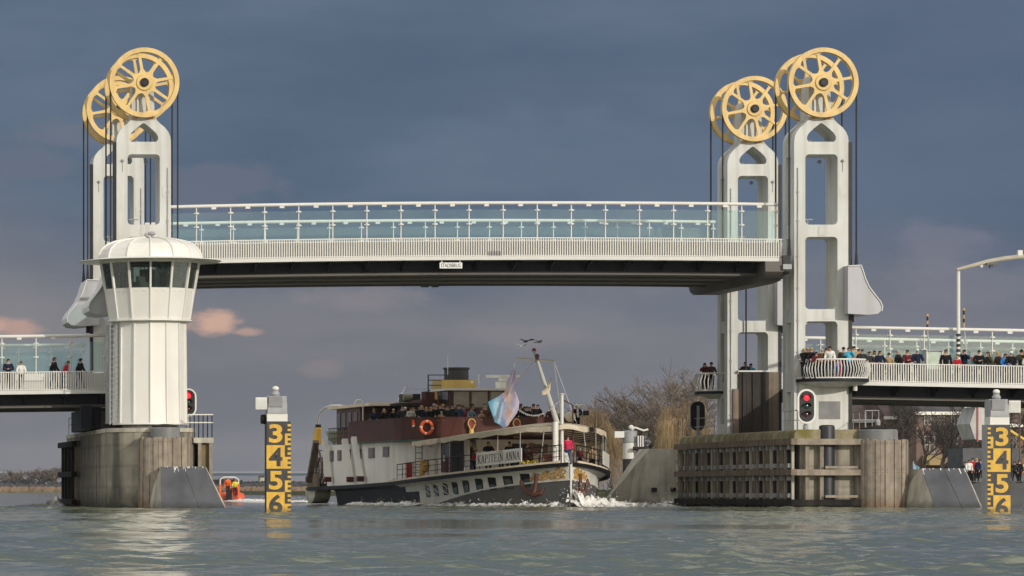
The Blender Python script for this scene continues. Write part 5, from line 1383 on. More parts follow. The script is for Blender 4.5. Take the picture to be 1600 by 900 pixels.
M_SHOE = mat('shoe', (.02, .018, .016), .5)
CLOTH = {}
def cloth(rgb, nm): return mat('cloth_' + nm, rgb, .9, spec=.1, var=.2, scale=9)
CL = {'navy': (.015,.02,.045), 'black': (.012,.012,.014), 'charcoal': (.035,.036,.04), 'red': (.36,.02,.025), 'maroon': (.11,.02,.025), 'blue': (.03,.16,.45), 'sky': (.08,.42,.62), 'white': (.68,.67,.64), 'olive': (.06,.06,.035), 'brown': (.10,.055,.03), 'tan': (.35,.25,.15), 'teal': (.02,.12,.13), 'grey': (.17,.17,.175), 'pink': (.55,.14,.22), 'jeans': (.05,.08,.15), 'orange': (.70,.14,.03), 'yellow': (.70,.72,.06), 'cream': (.5,.47,.4), 'greyblue': (.13,.19,.22), 'crimson': (.6,.03,.1)}
HC = {'dark': (.018,.012,.009), 'brown': (.07,.035,.018), 'blond': (.38,.26,.12), 'grey': (.33,.32,.31), 'white': (.62,.61,.58), 'black': (.008,.008,.008), 'red': (.6,.05,.03)}
POSES = {   # lean, left arm, right arm, step, hair
 'rail': (.10, ((-.27,.10,1.14),(-.22,.34,1.06)), ((.27,.10,1.14),(.22,.34,1.06)), .03),
 'stand': (0, ((-.27,-.02,1.12),(-.25,.10,.88)), ((.27,-.02,1.12),(.25,.10,.88)), .05),
 'photo': (.02, ((-.28,.14,1.24),(-.07,.27,1.52)), ((.28,.14,1.24),(.07,.27,1.52)), .03),
 'pockets': (-.02, ((-.31,-.06,1.12),(-.20,.08,.95)), ((.31,-.06,1.12),(.20,.08,.95)), .08),
 'walk': (.05, ((-.26,-.12,1.12),(-.24,-.05,.88)), ((.26,.10,1.13),(.24,.26,.95)), .20),
 'stoop': (.45, ((-.26,.12,1.12),(-.2,.36,1.02)), ((.26,.12,1.12),(.2,.36,1.02)), .05),
 'fold': (0, ((-.29,.06,1.13),(-.02,.19,1.15)), ((.29,.06,1.13),(.04,.21,1.17)), .05),
}
PROTO = {}
def proto(pose, hair):
    if (pose, hair) in PROTO: return PROTO[(pose, hair)]
    B, Cm, Tm, Fm, H = pose_meshes(*POSES[pose], hair=hair)
    out = []
    for nm, mb, ms in (('person', B, [M_SKIN, M_FACE]), ('coat', Cm, [M_SHOE]), ('trousers', Tm, [M_SHOE]), ('shoes', Fm, [M_SHOE]), ('hat' if hair == 'hat' else 'hair', H, [M_SHOE])):
        o = mb.build(nm, ms, smooth=60); me = o.data; bpy.data.objects.remove(o); out.append((nm, me))
    PROTO[(pose, hair)] = out
    return out
def person(loc, face, coat, pants, hair, hcol, label, pose='rail', h=1.75, group=None, skin=None):
    """face: heading in degrees, 0 = +y, -90.. etc. (rotation about z)"""
    pr = proto(pose, hair)
    b = bpy.data.objects.new('person', pr[0][1]); COL.objects.link(b)
    b.location = loc; b.rotation_euler = (0, 0, R(face)); s = h/1.75; b.scale = (s, s, s)
    b.material_slots[0].link = 'OBJECT'; b.material_slots[0].material = skin or M_SKIN
    tag(b, label, 'person', group)
    for (nm, me), m in zip(pr[1:], (cloth(CL[coat], coat), cloth(CL[pants], pants), M_SHOE, cloth(HC[hcol], 'hair_' + hcol))):
        o = bpy.data.objects.new(nm, me); COL.objects.link(o); o.parent = b
        o.material_slots[0].link = 'OBJECT'; o.material_slots[0].material = m
    return b
TOCAM = 180.0
# ---- right approach: spectators at the railing, left to right
GR = 'spectators on the right approach and its balcony'
def fl_r(x): return zr(x)
AP = [ # px, Y, heading, coat, trousers, hair, colour, pose, height, label
 (1433, .62, 178, 'navy','black','short','white','rail',1.78, 'white haired man in navy leaning wide armed on the right approach railing'),
 (1478, .85, 176, 'black','black','short','brown','stand',1.78, 'man in open black jacket and pale shirt standing beside the glass cabinet'),
 (1495, .62, 182, 'red','black','short','blond','rail',1.45, 'fair haired child in red under a dark coat at the railing'),
 (1507, 1.0, 150, 'navy','navy','short','dark','photo',1.80, 'tall man in navy by the striped foot of the lamp mast'),
 (1519, .8, 178, 'greyblue','navy','long','red','rail',1.40, 'small red haired figure in grey blue beside the man in navy'),
 (1545, 1.15, 100, 'olive','charcoal','long','brown','walk',1.72, 'woman with ponytail in olive coat walking along right approach'),
 (1560, 1.15, 95, 'brown','jeans','long','blond','walk',1.74, 'long haired walker in brown coat and blue jeans'),
 (1579, .55, 178, 'black','black','short','white','rail',1.74, 'white haired man in black with orange scarf at railing, far right'),
 (1581, 1.2, 110, 'charcoal','black','short','brown','stand',1.66, 'dark coated walker partly behind the white haired man'),
 (1596, 1.1, 170, 'olive','jeans','hat','black','photo',1.86, 'tall man in dark cap holding a bag at the right picture edge'),
 (1605, .8, 170, 'cream','jeans','long','blond','rail',1.66, 'person in cream coat at the very right edge of the approach'),
 (1358, .62, 182, 'charcoal','black','short','brown','rail',1.60, 'dark coated spectator just right of the round balcony'),
 (1366, .9, 175, 'cream','jeans','long','brown','rail',1.66, 'brown haired woman in cream at the railing beside the round balcony'),
 (1404, 1.2, 90, 'charcoal','black','short','grey','walk',1.74, 'grey haired walker in charcoal behind the railing right of the balcony group'),
 (1418, .6, 184, 'maroon','black','short','brown','fold',1.72, 'man in maroon with folded arms left of the white haired man in navy'),
 (1530, .6, 176, 'black','jeans','short','dark','fold',1.78, 'man in black with folded arms between lamp mast and olive coat'),
 (1570, .65, 184, 'blue','black','long','brown','rail',1.62, 'woman in blue at the railing left of the orange scarf'),
 (1374, .62, 186, 'navy','black','long','brown','rail',1.64, 'woman in navy next to the cream dressed woman by the balcony'),
 (1389, 1.0, 160, 'tan','charcoal','hat','dark','stand',1.55, 'small spectator in tan with a dark hat behind the railing'),
]
for px, Y, hd, co, tr, ha, hc, po, h, lb in AP:
    x = X(px, Y); person((x, Y, fl_r(x)+.09), hd, co, tr, ha, hc, lb, po, h*1.05, GR)
BAL = [
 (1256, -.85, 200, 'black','black','short','blond','photo',1.72, 'fair haired man in black holding binoculars at balcony left end'),
 (1267, -.95, 190, 'black','black','long','blond','rail',1.76, 'long haired woman in black second from the balcony left end'),
 (1275, -1.30, 185, 'maroon','black','long','dark','rail',1.50, 'short woman in maroon leaning on the balcony railing'),
 (1284, -1.15, 180, 'brown','black','short','grey','rail',1.68, 'grey haired man in dark brown coat on the balcony'),
 (1297, -1.25, 160, 'white','black','short','dark','stoop',1.80, 'dark haired man in white jacket bending over the balcony railing'),
 (1310, -1.50, 180, 'pink','crimson','long','blond','rail',1.12, 'small blond child in pink between adults on the balcony'),
 (1307, -1.55, 150, 'blue','blue','short','brown','stand',1.02, 'toddler in bright blue behind the balcony bars'),
 (1326, -1.10, 185, 'sky','jeans','short','brown','photo',1.76, 'man in bright blue jacket taking photos from the balcony'),
 (1334, -.80, 178, 'tan','black','short','dark','stand',1.84, 'tall man in tan coat behind the blue jacketed photographer'),
 (1262, -.3, 170, 'greyblue','black','short','grey','photo',1.80, 'tall grey haired man in grey blue at the back of the balcony, left side'),
 (1291, -.5, 190, 'red','black','long','brown','stand',1.74, 'woman in red at the back of the balcony beside the white jacket'),
 (1318, -.4, 175, 'olive','black','hat','dark','stand',1.80, 'man in olive with dark hat at the back of the balcony'),
 (1341, -.5, 190, 'navy','black','short','brown','rail',1.70, 'brown haired spectator in navy near the balcony right end'),
 (1347, -.9, 182, 'charcoal','black','short','dark','rail',1.66, 'dark coated spectator at the balcony right end'),
]
for px, Y, hd, co, tr, ha, hc, po, h, lb in BAL:
    person((X(px, Y), Y, ZBAL), hd, co, tr, ha, hc, lb, po, h, GR)
for px, Y, hd, co, tr, ha, hc, po, h, lb in [
 (1101, 16.7, 175, 'maroon','black','long','dark','photo',1.74, 'woman in maroon on the far round balcony beside the rear tower'),
 (1111, 17.2, 178, 'olive','black','hat','dark','rail',1.80, 'person in olive with dark hat on the far round balcony'),
 ]:
    person((X(px, Y), Y, 6.9), hd, co, tr, ha, hc, lb, po, h, GR)
for Y, hd, co, tr, ha, hc, po, h, lb in [
 (1190, 178, 'grey','black','long','grey','rail',1.66, 'grey coated spectator at the right of the far tower opening above the stained wall'),
 (1173, 170, 'sky','black','long','black','rail',1.72, 'spectator in turquoise jacket in the far tower opening'),
 (1164, 175, 'charcoal','black','short','dark','rail',1.82, 'tall spectator in charcoal left of the turquoise jacket, far tower'),
 (1156, 182, 'pink','black','short','brown','rail',1.42, 'small spectator in pink at the left of the far tower opening'),
 ]:
    person((X(Y, 17.1), 17.1, 6.9), hd, co, tr, ha, hc, lb, po, h, GR)
GL = 'walkers on the left approach'
for px, Y, hd, co, tr, ha, hc, po, h, lb in [
 (13, .8, 178, 'navy','black','short','brown','fold',1.78, 'man in navy jacket with folded arms at the left picture edge'),
 (33, .62, 182, 'white','black','short','brown','rail',1.62, 'person in white jacket leaning on the left approach railing'),
 (84, .9, -80, 'black','jeans','short','brown','walk',1.84, 'tall walker in black with orange scarf on the left approach'),
 (99, .7, -85, 'red','jeans','short','brown','stoop',1.62, 'stooping walker in red jacket on the left approach'),
 (125, .9, -75, 'black','jeans','short','dark','walk',1.76, 'walker in black and jeans nearest the control tower'),
 ]:
    x = X(px, Y); person((x, Y, zl(x)+.09), hd, co, tr, ha, hc, lb, po, h, GL)
# in the control cabin
person((X(191, -3.6), -4.2, Z(452, -3.2)), 170, 'navy', 'black', 'short', 'blond', 'bridge keeper in navy seen through the cabin window, left side', 'stand', 1.7)
person((X(252, -3.6), -4.6, Z(452, -3.2)), 185, 'teal', 'black', 'short', 'dark', 'dark bridge keeper standing at the middle cabin window', 'stand', 1.6)
# ---- passengers of the steamer
UPG = 'passengers crowding the upper deck of the steamer'
rnd = random.Random(21)
def on_up(px, off):
    l, b, _, tn, nn, s = on_plan(UP, px, 0)
    p = Vector((l, b)) - nn*off
    return p.x, p.y
CROWD = [ # px, row offset, coat, hair, colour, height, pose, label
 (573, .5, 'navy','short','blond',1.82,'rail','man in navy alone at the aft end of the brown bulwark'),
 (588, .5, 'black','long','blond',1.74,'photo','woman in black raising her hands near the white hook'),
 (601, .5, 'black','short','grey',1.70,'stoop','grey haired passenger in black leaning over the bulwark'),
 (614, .6, 'charcoal','short','brown',1.86,'stand','tall man in charcoal behind the rounded bulwark corner'),
 (609, 1.0, 'cream','short','white',1.78,'stand','white haired passenger in cream behind the corner of bulwark'),
 (631, .5, 'cream','short','brown',1.72,'fold','passenger in pale cream jacket left of the orange life ring'),
 (622, 1.0, 'black','short','dark',1.82,'stand','dark passenger just left of the cream jacket'),
 (638, 1.0, 'navy','short','brown',1.84,'stand','tall man in navy behind the cream jacket'),
 (648, .6, 'black','short','blond',1.80,'rail','fair man in black above the orange smoke float'),
 (654, 1.4, 'black','short','grey',1.92,'stand','grey haired man standing high at the back, left of the life ring'),
 (658, .5, 'navy','long','blond',1.68,'rail','blond woman in navy directly above the life ring, left side'),
 (669, .5, 'black','short','blond',1.70,'rail','fair passenger in black above the life ring'),
 (671, 1.3, 'black','long','blond',1.84,'stand','blond woman at the back over the life ring'),
 (684, .5, 'black','short','brown',1.84,'rail','broad man in black right of the life ring'),
 (690, 1.2, 'charcoal','short','blond',1.88,'stand','fair man at the back below the wheelhouse corner'),
 (698, .6, 'charcoal','short','brown',1.80,'stand','man in charcoal in front of the wheelhouse corner'),
 (687, .35, 'tan','short','grey',1.42,'rail','low seated passenger in tan right of the life ring'),
 (718, .6, 'jeans','short','brown',1.82,'photo','man in denim blue taking photos before the wheelhouse'),
 (726, .9, 'red','short','brown',1.76,'stand','passenger in red behind the photographing man'),
 (738, .5, 'greyblue','short','brown',1.66,'rail','person in grey blue jacket above the left yellow vent cowl'),
 (753, .35, 'tan','short','blond',1.45,'rail','low passenger in tan right of the left vent cowl'),
 (761, .6, 'brown','short','blond',1.80,'stand','man in brown just left of the flying banner'),
 (811, .5, 'black','short','brown',1.80,'rail','man in black just right of the flying banner'),
 (818, .6, 'teal','short','brown',1.74,'photo','passenger in teal photographing right of the banner'),
 (828, .5, 'black','short','brown',1.72,'fold','passenger in black with folded arms left of the mast'),
 (836, .8, 'charcoal','long','brown',1.70,'rail','brown haired woman in charcoal close to the mast'),
 (848, .6, 'black','short','brown',1.84,'rail','large man in black leaning just left of the raked mast'),
 (856, 1.0, 'black','short','dark',1.66,'stand','dark passenger half hidden by the raked mast'),
 (874, .7, 'maroon','long','brown',1.74,'stand','passenger in maroon between mast and jackstaff'),
 (884, .8, 'cream','short','blond',1.66,'stand','passenger in cream right of the white jackstaff'),
]
for px, off, co, ha, hc, h, po, lb in CROWD:
    l, b = on_up(px, off); p = BW(l, b, ZU+.30)
    person(tuple(p), 178 + rnd.uniform(-25, 25), co, 'black', ha, hc, lb, po, h, UPG)
for px in (582, 596, 607, 617, 627, 641, 651, 664, 676, 681, 694, 703, 712, 731, 746, 770, 823, 832, 842, 866):
    l, b = on_up(px, 1.75 + .25*(px % 3)); p = BW(l, b, ZU+.30); pc = rnd.choice(['stand', 'fold', 'photo'])
    person(tuple(p), 180 + rnd.uniform(-50, 50), rnd.choice(['black', 'charcoal', 'navy']), 'black', rnd.choice(['short', 'long']), 'dark', 'dark clothed dark haired passenger half hidden in the back row of the upper deck crowd', pc, rnd.uniform(1.72, 1.93), 'back row passengers of the upper deck')
MB_st = MB(); l, b = 13.2, b_at(905, 13.2)
q = BW(15.8, b_at(901, 15.8), ZU+.30)
person(tuple(q), 170, 'black', 'black', 'short', 'white', 'white haired man in black standing alone right of jackstaff', 'fold', 1.86)
FD = 'passengers on the foredeck of the steamer'
for px, l, co, tr, ha, hc, h, po, hd, lb in [
 (741, 8.8, 'olive','black','short','blond',1.78,'stand',250,'man in olive under the awning at the left end of the name board'),
 (738, 7.0, 'red','navy','short','brown',1.40,'stoop',240,'stooping passenger in red left of the name board'),
 (763, 7.5, 'black','black','short','dark',1.92,'photo',180,'large dark silhouette standing behind the name board'),
 (783, 8.0, 'charcoal','black','long','brown',1.50,'stand',180,'low dark passenger behind the middle of the name board'),
 (796, 6.6, 'black','black','short','dark',1.86,'pockets',150,'dark man behind the right end of the name board'),
 (812, 8.4, 'maroon','black','long','dark',1.65,'stand',160,'passenger in maroon in the dark doorway right of the name board'),
 (826, 8.6, 'brown','black','short','dark',1.68,'stand',200,'passenger in brown beside the dark doorway'),
 (887, 1.45, 'crimson','jeans','short','brown',1.76,'stand',175,'person in crimson jacket and jeans at the very bow'),
 (906, 4.2, 'maroon','black','short','grey',1.30,'stoop',170,'passenger in maroon crouching at the port side bow railing'),
 (925, 7.0, 'tan','black','short','blond',1.6,'stand',170,'passenger in tan above the port side white board'),
 ]:
    b = b_at(px, l); person(tuple(BW(l, b, dk(l)-.02)), hd, co, tr, ha, hc, lb, po, h, FD)
# ================================================================ far shores, trees, houses, small boat, foam
M_BANK = mat('river_bank', (.10, .10, .045), .9, var=.3, scale=.3, bump=.3)
M_GRASSBED = mat('bank_grass', (.075, .105, .025), .9, var=.35, scale=.5)
M_REED = mat('reed_bed', (.20, .135, .085), .9, var=.25, scale=.08)
M_WOODS = mat('far_woods', (.020, .020, .024), .95, var=.35, scale=.03)
M_BARK = mat('bark', (.085, .068, .052), .9, var=.3, scale=1.5)
M_BARKD = mat('bark_dark', (.042, .034, .028), .9, var=.3, scale=1.5)
M_TWIG = mat('bare_twigs', (.135, .105, .08), .9, var=.35, scale=.5)
M_WILLOW = mat('willow_twigs', (.27, .19, .10), .85, var=.35, scale=.35)
# right bank: one solid strip of land from near the beacon to the right edge and beyond
def land(name, pts, z0, z1, m, kind='structure'):
    o = MB().prism(pts, 'xy', z0, z1).build(name, m); o['kind'] = kind; return o
YB_ = 150.0
land('river_bank', [(X(880, 150), 150), (X(1000, 130), 130), (X(1180, 105), 105), (X(1420, 95), 95), (X(1700, 90), 90), (400, 90), (420, 1500), (110, 900), (X(860, 260), 260)], -1.5, .78, M_BANK)
land('bank_grass', [(X(884, 152), 152), (X(1000, 132), 132), (X(1180, 107), 107), (X(1380, 99), 99), (X(1400, 260), 260), (X(870, 260), 260)], .784, 1.02, M_GRASSBED)
qy = 93.0
land('quay', [(X(1400, 95), 95.5), (X(1700, 91), 91), (200, 91), (200, 128), (X(1400, 128), 128)], .784, 1.35, mat('quay_stone', (.16, .14, .12), .85, var=.3))
# far left shore
land('far_bank', [(-400, 1330), (X(520, 1330)+60, 1330), (420, 1500), (420, 2500), (-400, 2500)], -1.5, .5, M_BANK)
rnd = random.Random(11)
def reeds():
    mb = MB(); 
    for i in range(2600):
        x = rnd.uniform(-60, 300); y = 1332 + rnd.uniform(0, 30); h = rnd.uniform(1.2, 2.3); w = rnd.uniform(.4, 1.1)
        mb.add([(x-w, y, .4), (x+w, y+.3, .4), (x+w*.6, y, .4+h), (x-w*.4, y+.2, .4+h*rnd.uniform(.8, 1))], [(0,1,2,3)])
    o = mb.build('reed_bed', M_REED, smooth=0); o['kind'] = 'stuff'
reeds()
def far_wood(name, x0, x1, y, hfun, n, m, w=(1.2, 3.2)):
    mb = MB()
    for i in range(n):
        x = rnd.uniform(x0, x1); yy = y + rnd.uniform(0, 40); H = hfun(x); z = abs(rnd.gauss(0, .5)); z = min(z, 1)*H
        s = rnd.uniform(*w)
        for k in range(3):
            a = rnd.uniform(0, PI); dx, dy = math.cos(a)*s, math.sin(a)*s
            p = Vector((x+rnd.uniform(-2,2), yy, max(.3, z)))
            mb.add([p+Vector((-dx,-dy,-s*.5)), p+Vector((dx,dy,-s*.4)), p+Vector((dx*.5,dy,s*rnd.uniform(.3,.8))), p+Vector((-dx*.6,-dy,s*rnd.uniform(.2,.7)))], [(0,1,2,3)])
    o = mb.build(name, m, smooth=0); o['kind'] = 'stuff'; return o
far_wood('far_woodland', -60, 310, 1375, lambda x: 4.3 + .5*math.sin(x*.07) + .5*math.sin(x*.23), 9000, M_WOODS, (.35, 1.0))
def wood_mass():
    mb = MB(); vs = []; r_ = random.Random(4); n = 420
    for i in range(n+1):
        x = -60 + 370*i/n; h = 3.9 + .5*math.sin(x*.09) + r_.uniform(-.35, .45)
        vs += [(x, 1368, .3), (x, 1369 + r_.uniform(-1, 1), h*.7), (x, 1373, h), (x, 1400, h*.9)]
    mb.add(vs, [(i*4+j, i*4+j+1, i*4+j+5, i*4+j+4) for i in range(n) for j in range(3)])
    o = mb.build('far_woodland', mat('far_woods_dark', (.028, .028, .034), .95, var=.3, scale=.05), smooth=0); o['kind'] = 'stuff'
wood_mass()
# tree builder: trunk tapering into limbs, branches and a haze of twigs
def tree_geo(h, spread, seed, trunk_r, depth=5, twig=.035, lean=0.0, first=.28, nsub=(3, 4), droop=0.0, up=.35):
    r_ = random.Random(seed); T, W = MB(), MB()
    def grow(p, d, L_, r, lev):
        n = 3; pts = [p]; q = p.copy(); dd = d.copy()
        for i in range(n):
            dd = (dd + Vector((r_.uniform(-1,1), r_.uniform(-1,1), r_.uniform(-.4,.8)))*.16 + Vector((0,0,up*.12 if lev < 3 else -droop*.2))).normalized()
            q = q + dd*(L_/n); pts.append(q.copy())
        mb = T if lev <= 1 else W
        mb.tube(pts, [r*(1-.4*i/n) for i in range(n+1)], 6 if lev == 0 else 4 if lev < 3 else 3, caps=False)
        if lev >= depth: return
        k = r_.randint(*nsub) + (1 if lev == 0 else 0)
        for i in range(k):
            t = r_.uniform(.35, 1.0) if lev else r_.uniform(.55, 1.0)
            if i == 0: t = 1.0
            a = pts[0].lerp(pts[-1], t) if t < 1 else pts[-1]
            if t < 1:
                f = t*n; ii = min(int(f), n-1); a = pts[ii].lerp(pts[ii+1], f-ii)
            ax_ = Vector((r_.uniform(-1,1), r_.uniform(-1,1), r_.uniform(-.2,.5))).normalized()
            nd = (dd*(.75 if i == 0 else .45) + ax_*spread*(.35 if i == 0 else .85)).normalized()
            grow(a, nd, L_*r_.uniform(.58, .82), max(twig*.5, r*(.62 if i == 0 else .5)), lev+1)
    d0 = Vector((lean, 0, 1)).normalized()
    grow(Vector((0,0,-.1)), d0, h*first, trunk_r, 0)
    # scale to the wanted height
    zm = max(p[2] for p in W.v); s = h/zm
    T.v = [(x*s, y*s, z*s if z > 0 else z) for x, y, z in T.v]; W.v = [(x*s, y*s, z*s) for x, y, z in W.v]
    return T, W
def bare_tree(px, Y, pytop, label, seed, spread=.9, trunk=.3, z0=.9, group=None, mt=None, depth=6, first=.26, twig=.04, wide=1.0, nsub=(3, 4)):
    h = Z(pytop, Y) - z0
    T, W = tree_geo(h, spread, seed, trunk*h/14*1.0, depth, twig, first=first, nsub=nsub)
    k = thing('bare_tree', label, 'tree', (X(px, Y), Y, z0), group=group)
    for mb in (T, W): mb.v = [(x*wide, y*wide, z) for x, y, z in mb.v]
    T.build('trunk', mt or M_BARKD, k, local=True, smooth=60); W.build('crown', M_TWIG if mt is None else mt, k, local=True, smooth=60)
def willow(px, Y, pytop, pyhang, halfw_px, label, seed, n=900):
    z0 = .9; h = Z(pytop, Y) - z0; s = D(Y)/FPX; hw = halfw_px*s; r_ = random.Random(seed)
    k = thing('weeping_willow', label, 'tree', (X(px, Y), Y, z0), group='weeping willows on the bank')
    T = MB(); F = MB(); tips = []
    T.tube([(0,0,-.2), (.1,0,h*.2), (0,.1,h*.38)], [.42, .34, .26], 7)
    for i in range(15):
        a = r_.uniform(0, 2*PI); rr = hw*r_.uniform(.2, .92); zt = h*r_.uniform(.55, .97)*(1-.38*(rr/hw)**2)
        p0 = Vector((0, .1, h*.36)); p3 = Vector((rr*math.cos(a), rr*math.sin(a), zt)); p1 = p0.lerp(p3, .4) + Vector((0,0,h*.12))
        pts = [p0, p1, p0.lerp(p3, .75)+Vector((0,0,h*.06)), p3]
        T.tube(pts, [.16, .11, .07, .04], 5, caps=False)
        for t in range(22):
            f = r_.uniform(.4, 1.0); q = pts[1].lerp(pts[3], f) + Vector((r_.gauss(0,.12)*hw, r_.gauss(0,.12)*hw, r_.uniform(-.02,.06)*h)); tips.append(q)
    zl_ = Z(pyhang, Y) - z0
    for q in tips:
        for m in range(max(1, n//len(tips))):
            p = q + Vector((r_.gauss(0, .05)*hw, r_.gauss(0, .05)*hw, 0)); out = Vector((p.x, p.y, 0)); out = out.normalized() if out.length > .1 else Vector((1,0,0))
            L_ = max(.8, (p.z - zl_)*r_.uniform(.15, 1.0)**1.3); pts = [p]; kick = r_.uniform(.15, 1.1)
            for j in range(1, 5):
                t = j/4; pts.append(p + out*(kick*math.sin(t*1.6)+r_.gauss(0,.06)) + Vector((r_.gauss(0,.10), 0, .55*kick*math.sin(min(1, t*2.0)*PI) - L_*t**1.25)))
            w = r_.uniform(.008, .019)
            F.tube(pts, [w, w, w*.9, w*.7, w*.4], 3, caps=False)
    T.build('trunk', M_BARK, k, local=True, smooth=60); F.build('crown', M_WILLOW, k, local=True, smooth=60)
willow(930, 175, 622, 768, 42, 'tan weeping willow right behind the steamer bow', 3, 1300)
willow(1068, 150, 604, 752, 56, 'golden weeping willow behind the signal board and pale deflector', 4, 1600)
bare_tree(1012, 190, 592, 'broad bare tree spreading between the two willows', 31, .95, .42, group='bare trees on the right bank', wide=1.15, nsub=(3, 4))
bare_tree(1075, 205, 561, 'tall bare tree rising above the golden willow', 12, .8, .36, group='bare trees on the right bank', nsub=(3, 4))
bare_tree(1040, 185, 588, 'second broad bare tree, right behind the golden willow crown', 77, .95, .40, group='bare trees on the right bank', wide=1.1)
bare_tree(985, 200, 598, 'slender bare tree behind the beacon post', 17, .8, .30, group='bare trees on the right bank')
bare_tree(925, 240, 632, 'distant bare tree behind the tan willow, left of the beacon', 23, .8, .26, group='bare trees on the right bank', depth=5)
bare_tree(955, 250, 640, 'small distant bare tree between tan willow and beacon', 5, .8, .22, group='bare trees on the right bank', depth=5)
bare_tree(1110, 170, 640, 'low bare tree just left of the far right tower', 41, .9, .26, group='bare trees on the right bank', depth=5)
GT = 'bare quayside trees under the approach'
bare_tree(1405, 118, 612, 'bare quayside tree just right of the sheet pile dolphin', 51, .75, .34, 1.3, GT, M_BARKD, 5, .30)
bare_tree(1467, 112, 606, 'bare quayside tree directly above the plated deflector', 52, .75, .38, 1.3, GT, M_BARKD, 5, .34)
bare_tree(1517, 115, 604, 'bare quayside tree beside the white wheelhouse', 53, .8, .42, 1.3, GT, M_BARKD, 5, .30)
bare_tree(1440, 122, 620, 'slim bare quayside tree before the brick house', 54, .7, .25, 1.3, GT, M_BARKD, 5, .30)
bare_tree(1590, 120, 630, 'bare quayside tree at the right picture edge', 55, .8, .30, 1.3, GT, M_BARKD, 5, .28)
# scrub low on the far right bank
def scrub():
    mb = MB(); r_ = random.Random(8)
    for i in range(1500):
        x = r_.uniform(X(1000, 230), X(1420, 230)); y = 225 + r_.uniform(0, 25); h = r_.uniform(.6, 3.4)
        p = Vector((x, y, .9)); d = Vector((r_.gauss(0,.3), r_.gauss(0,.3), 1)); mb.tube([p, p+d*h*.5, p+d*h+Vector((r_.gauss(0,.3),0,0))], [.06, .045, .02], 3, caps=False)
    o = mb.build('scrub', M_TWIG); o['kind'] = 'stuff'
scrub()
# viaduct on the far horizon
def viaduct():
    Y = 1450.0; k = thing('viaduct', 'long blue grey viaduct far off along the left horizon', 'bridge', (150, Y, .5))
    x0, x1 = -120, 300
    MB().box(x0, x1, Y-4, Y+4, Z(743.5, Y), Z(739.5, Y)).build('viaduct_deck', mat('viaduct_blue', (.045, .07, .105), .7, var=.2, scale=.02), k)
    i = 0; x = x0+8
    while x < x1: MB().box(x-1, x+1, Y-2, Y+2, .3, Z(743.5, Y)).build('pier', M_CONCL, k); x += 28
    MB().box(x0, x1, Y-4.3, Y-4.05, Z(739.4, Y), Z(736.8, Y)).build('parapet', mat('viaduct_pale', (.20, .22, .26), .7), k)
viaduct()
for i, (px, top, lb) in enumerate(((22, 733, 'far bare tree at the left of the distant shore'), (48, 732, 'far bare tree left of the wide one on the distant shore'), (65, 729, 'widest far bare tree before the left pier'), (86, 726, 'far bare tree right at the left pier edge'))):
    bare_tree(px, 1400, top, lb, 70+i, 1.0, .5, .4, 'far bare trees on the distant shore', None, 5, .22, .12, 1.3)
# houses on the right quay
M_BRICK = mat('red_brick', (.21, .115, .085), .85, var=.25, scale=.8, wave=(2.2, (.35, .33, .3), .5, (R(90), 0, 0)))
M_BRICK2 = mat('brown_brick', (.17, .115, .095), .85, var=.25, scale=.8, wave=(2.2, (.35, .33, .3), .5, (R(90), 0, 0)))
M_SLATE = mat('slate_roof', (.055, .052, .055), .7, var=.3, scale=1.2, wave=(1.5, (.3, .3, .3), .5, (R(60), 0, 0)))
M_TILE = mat('roof_tile', (.11, .07, .058), .75, var=.3, scale=1.2, wave=(1.8, (.3, .3, .3), .6, (R(60), 0, 0)))
def house(px0, px1, pyeave, pyridge, Y, label, wins, m, roofm, awn=None, gable=False, floors=None):
    z0 = 1.3; x0, x1 = X(px0, Y), X(px1, Y); ze, zr_ = Z(pyeave, Y), Z(pyridge, Y); dp = 9.0
    k = thing('brick_house', label, 'house', ((x0+x1)/2, Y, z0), group='houses on the right quay')
    MB().box(x0, x1, Y, Y+dp, z0-.4, ze).build('wall', m, k)
    if gable: pr = [(x0-.2, ze), (x1+.2, ze), ((x0+x1)/2, zr_)]; rf = MB().prism(pr, 'xz', Y-.2, Y+dp+.2)
    else: rf = MB().prism([(Y-.35, ze+.002), (Y+dp+.35, ze+.002), (Y+dp/2+1, zr_), (Y+dp/2-1, zr_)], 'yz', x0-.2, x1+.2)
    ro = rf.build('roof', roofm, k)
    MB().box(x0-.25, x1+.25, Y-.45, Y-.01, ze-.32, ze-.02).build('cornice', M_HULLW, k)
    for cxx in (x0+(x1-x0)*.2, x0+(x1-x0)*.78): MB().box(cxx-.35, cxx+.35, Y+dp/2-.4, Y+dp/2+.4, zr_-.8, zr_+1.0).build('chimney', M_BRICK2, ro)
    for px, w, a, b in wins:
        xw = X(px, Y); hw = w*D(Y)/FPX/2
        f = MB().box(xw-hw-.1, xw+hw+.1, Y-.10, Y-.004, Z(b, Y)-.1, Z(a, Y)+.1).build('window_frame', mat('window_paint', (.26, .25, .23), .6), k)
        MB().box(xw-hw, xw+hw, Y-.105, Y-.101, Z(b, Y), Z(a, Y)).build('pane', M_DARKWIN, f)
        gb = MB().box(xw-.04, xw+.04, Y-.13, Y-.106, Z(b, Y), Z(a, Y)); gb.box(xw-hw, xw-.041, Y-.13, Y-.106, Z((a+b)/2, Y)-.04, Z((a+b)/2, Y)+.04); gb.box(xw+.041, xw+hw, Y-.13, Y-.106, Z((a+b)/2, Y)-.04, Z((a+b)/2, Y)+.04); gb.build('glazing_bar', mat('window_paint', (.26, .25, .23), .6), f)
    return k, x0, x1
Yh = 138.0
k, _, _ = house(1432, 1506, 643, 612, Yh, 'brown brick house with white cornice and pale awning behind the plated deflector', [(1452, 13, 683, 707), (1489, 13, 681, 707), (1449, 8, 651, 663), (1470, 8, 651, 663), (1491, 8, 651, 663)], M_BRICK2, M_SLATE)
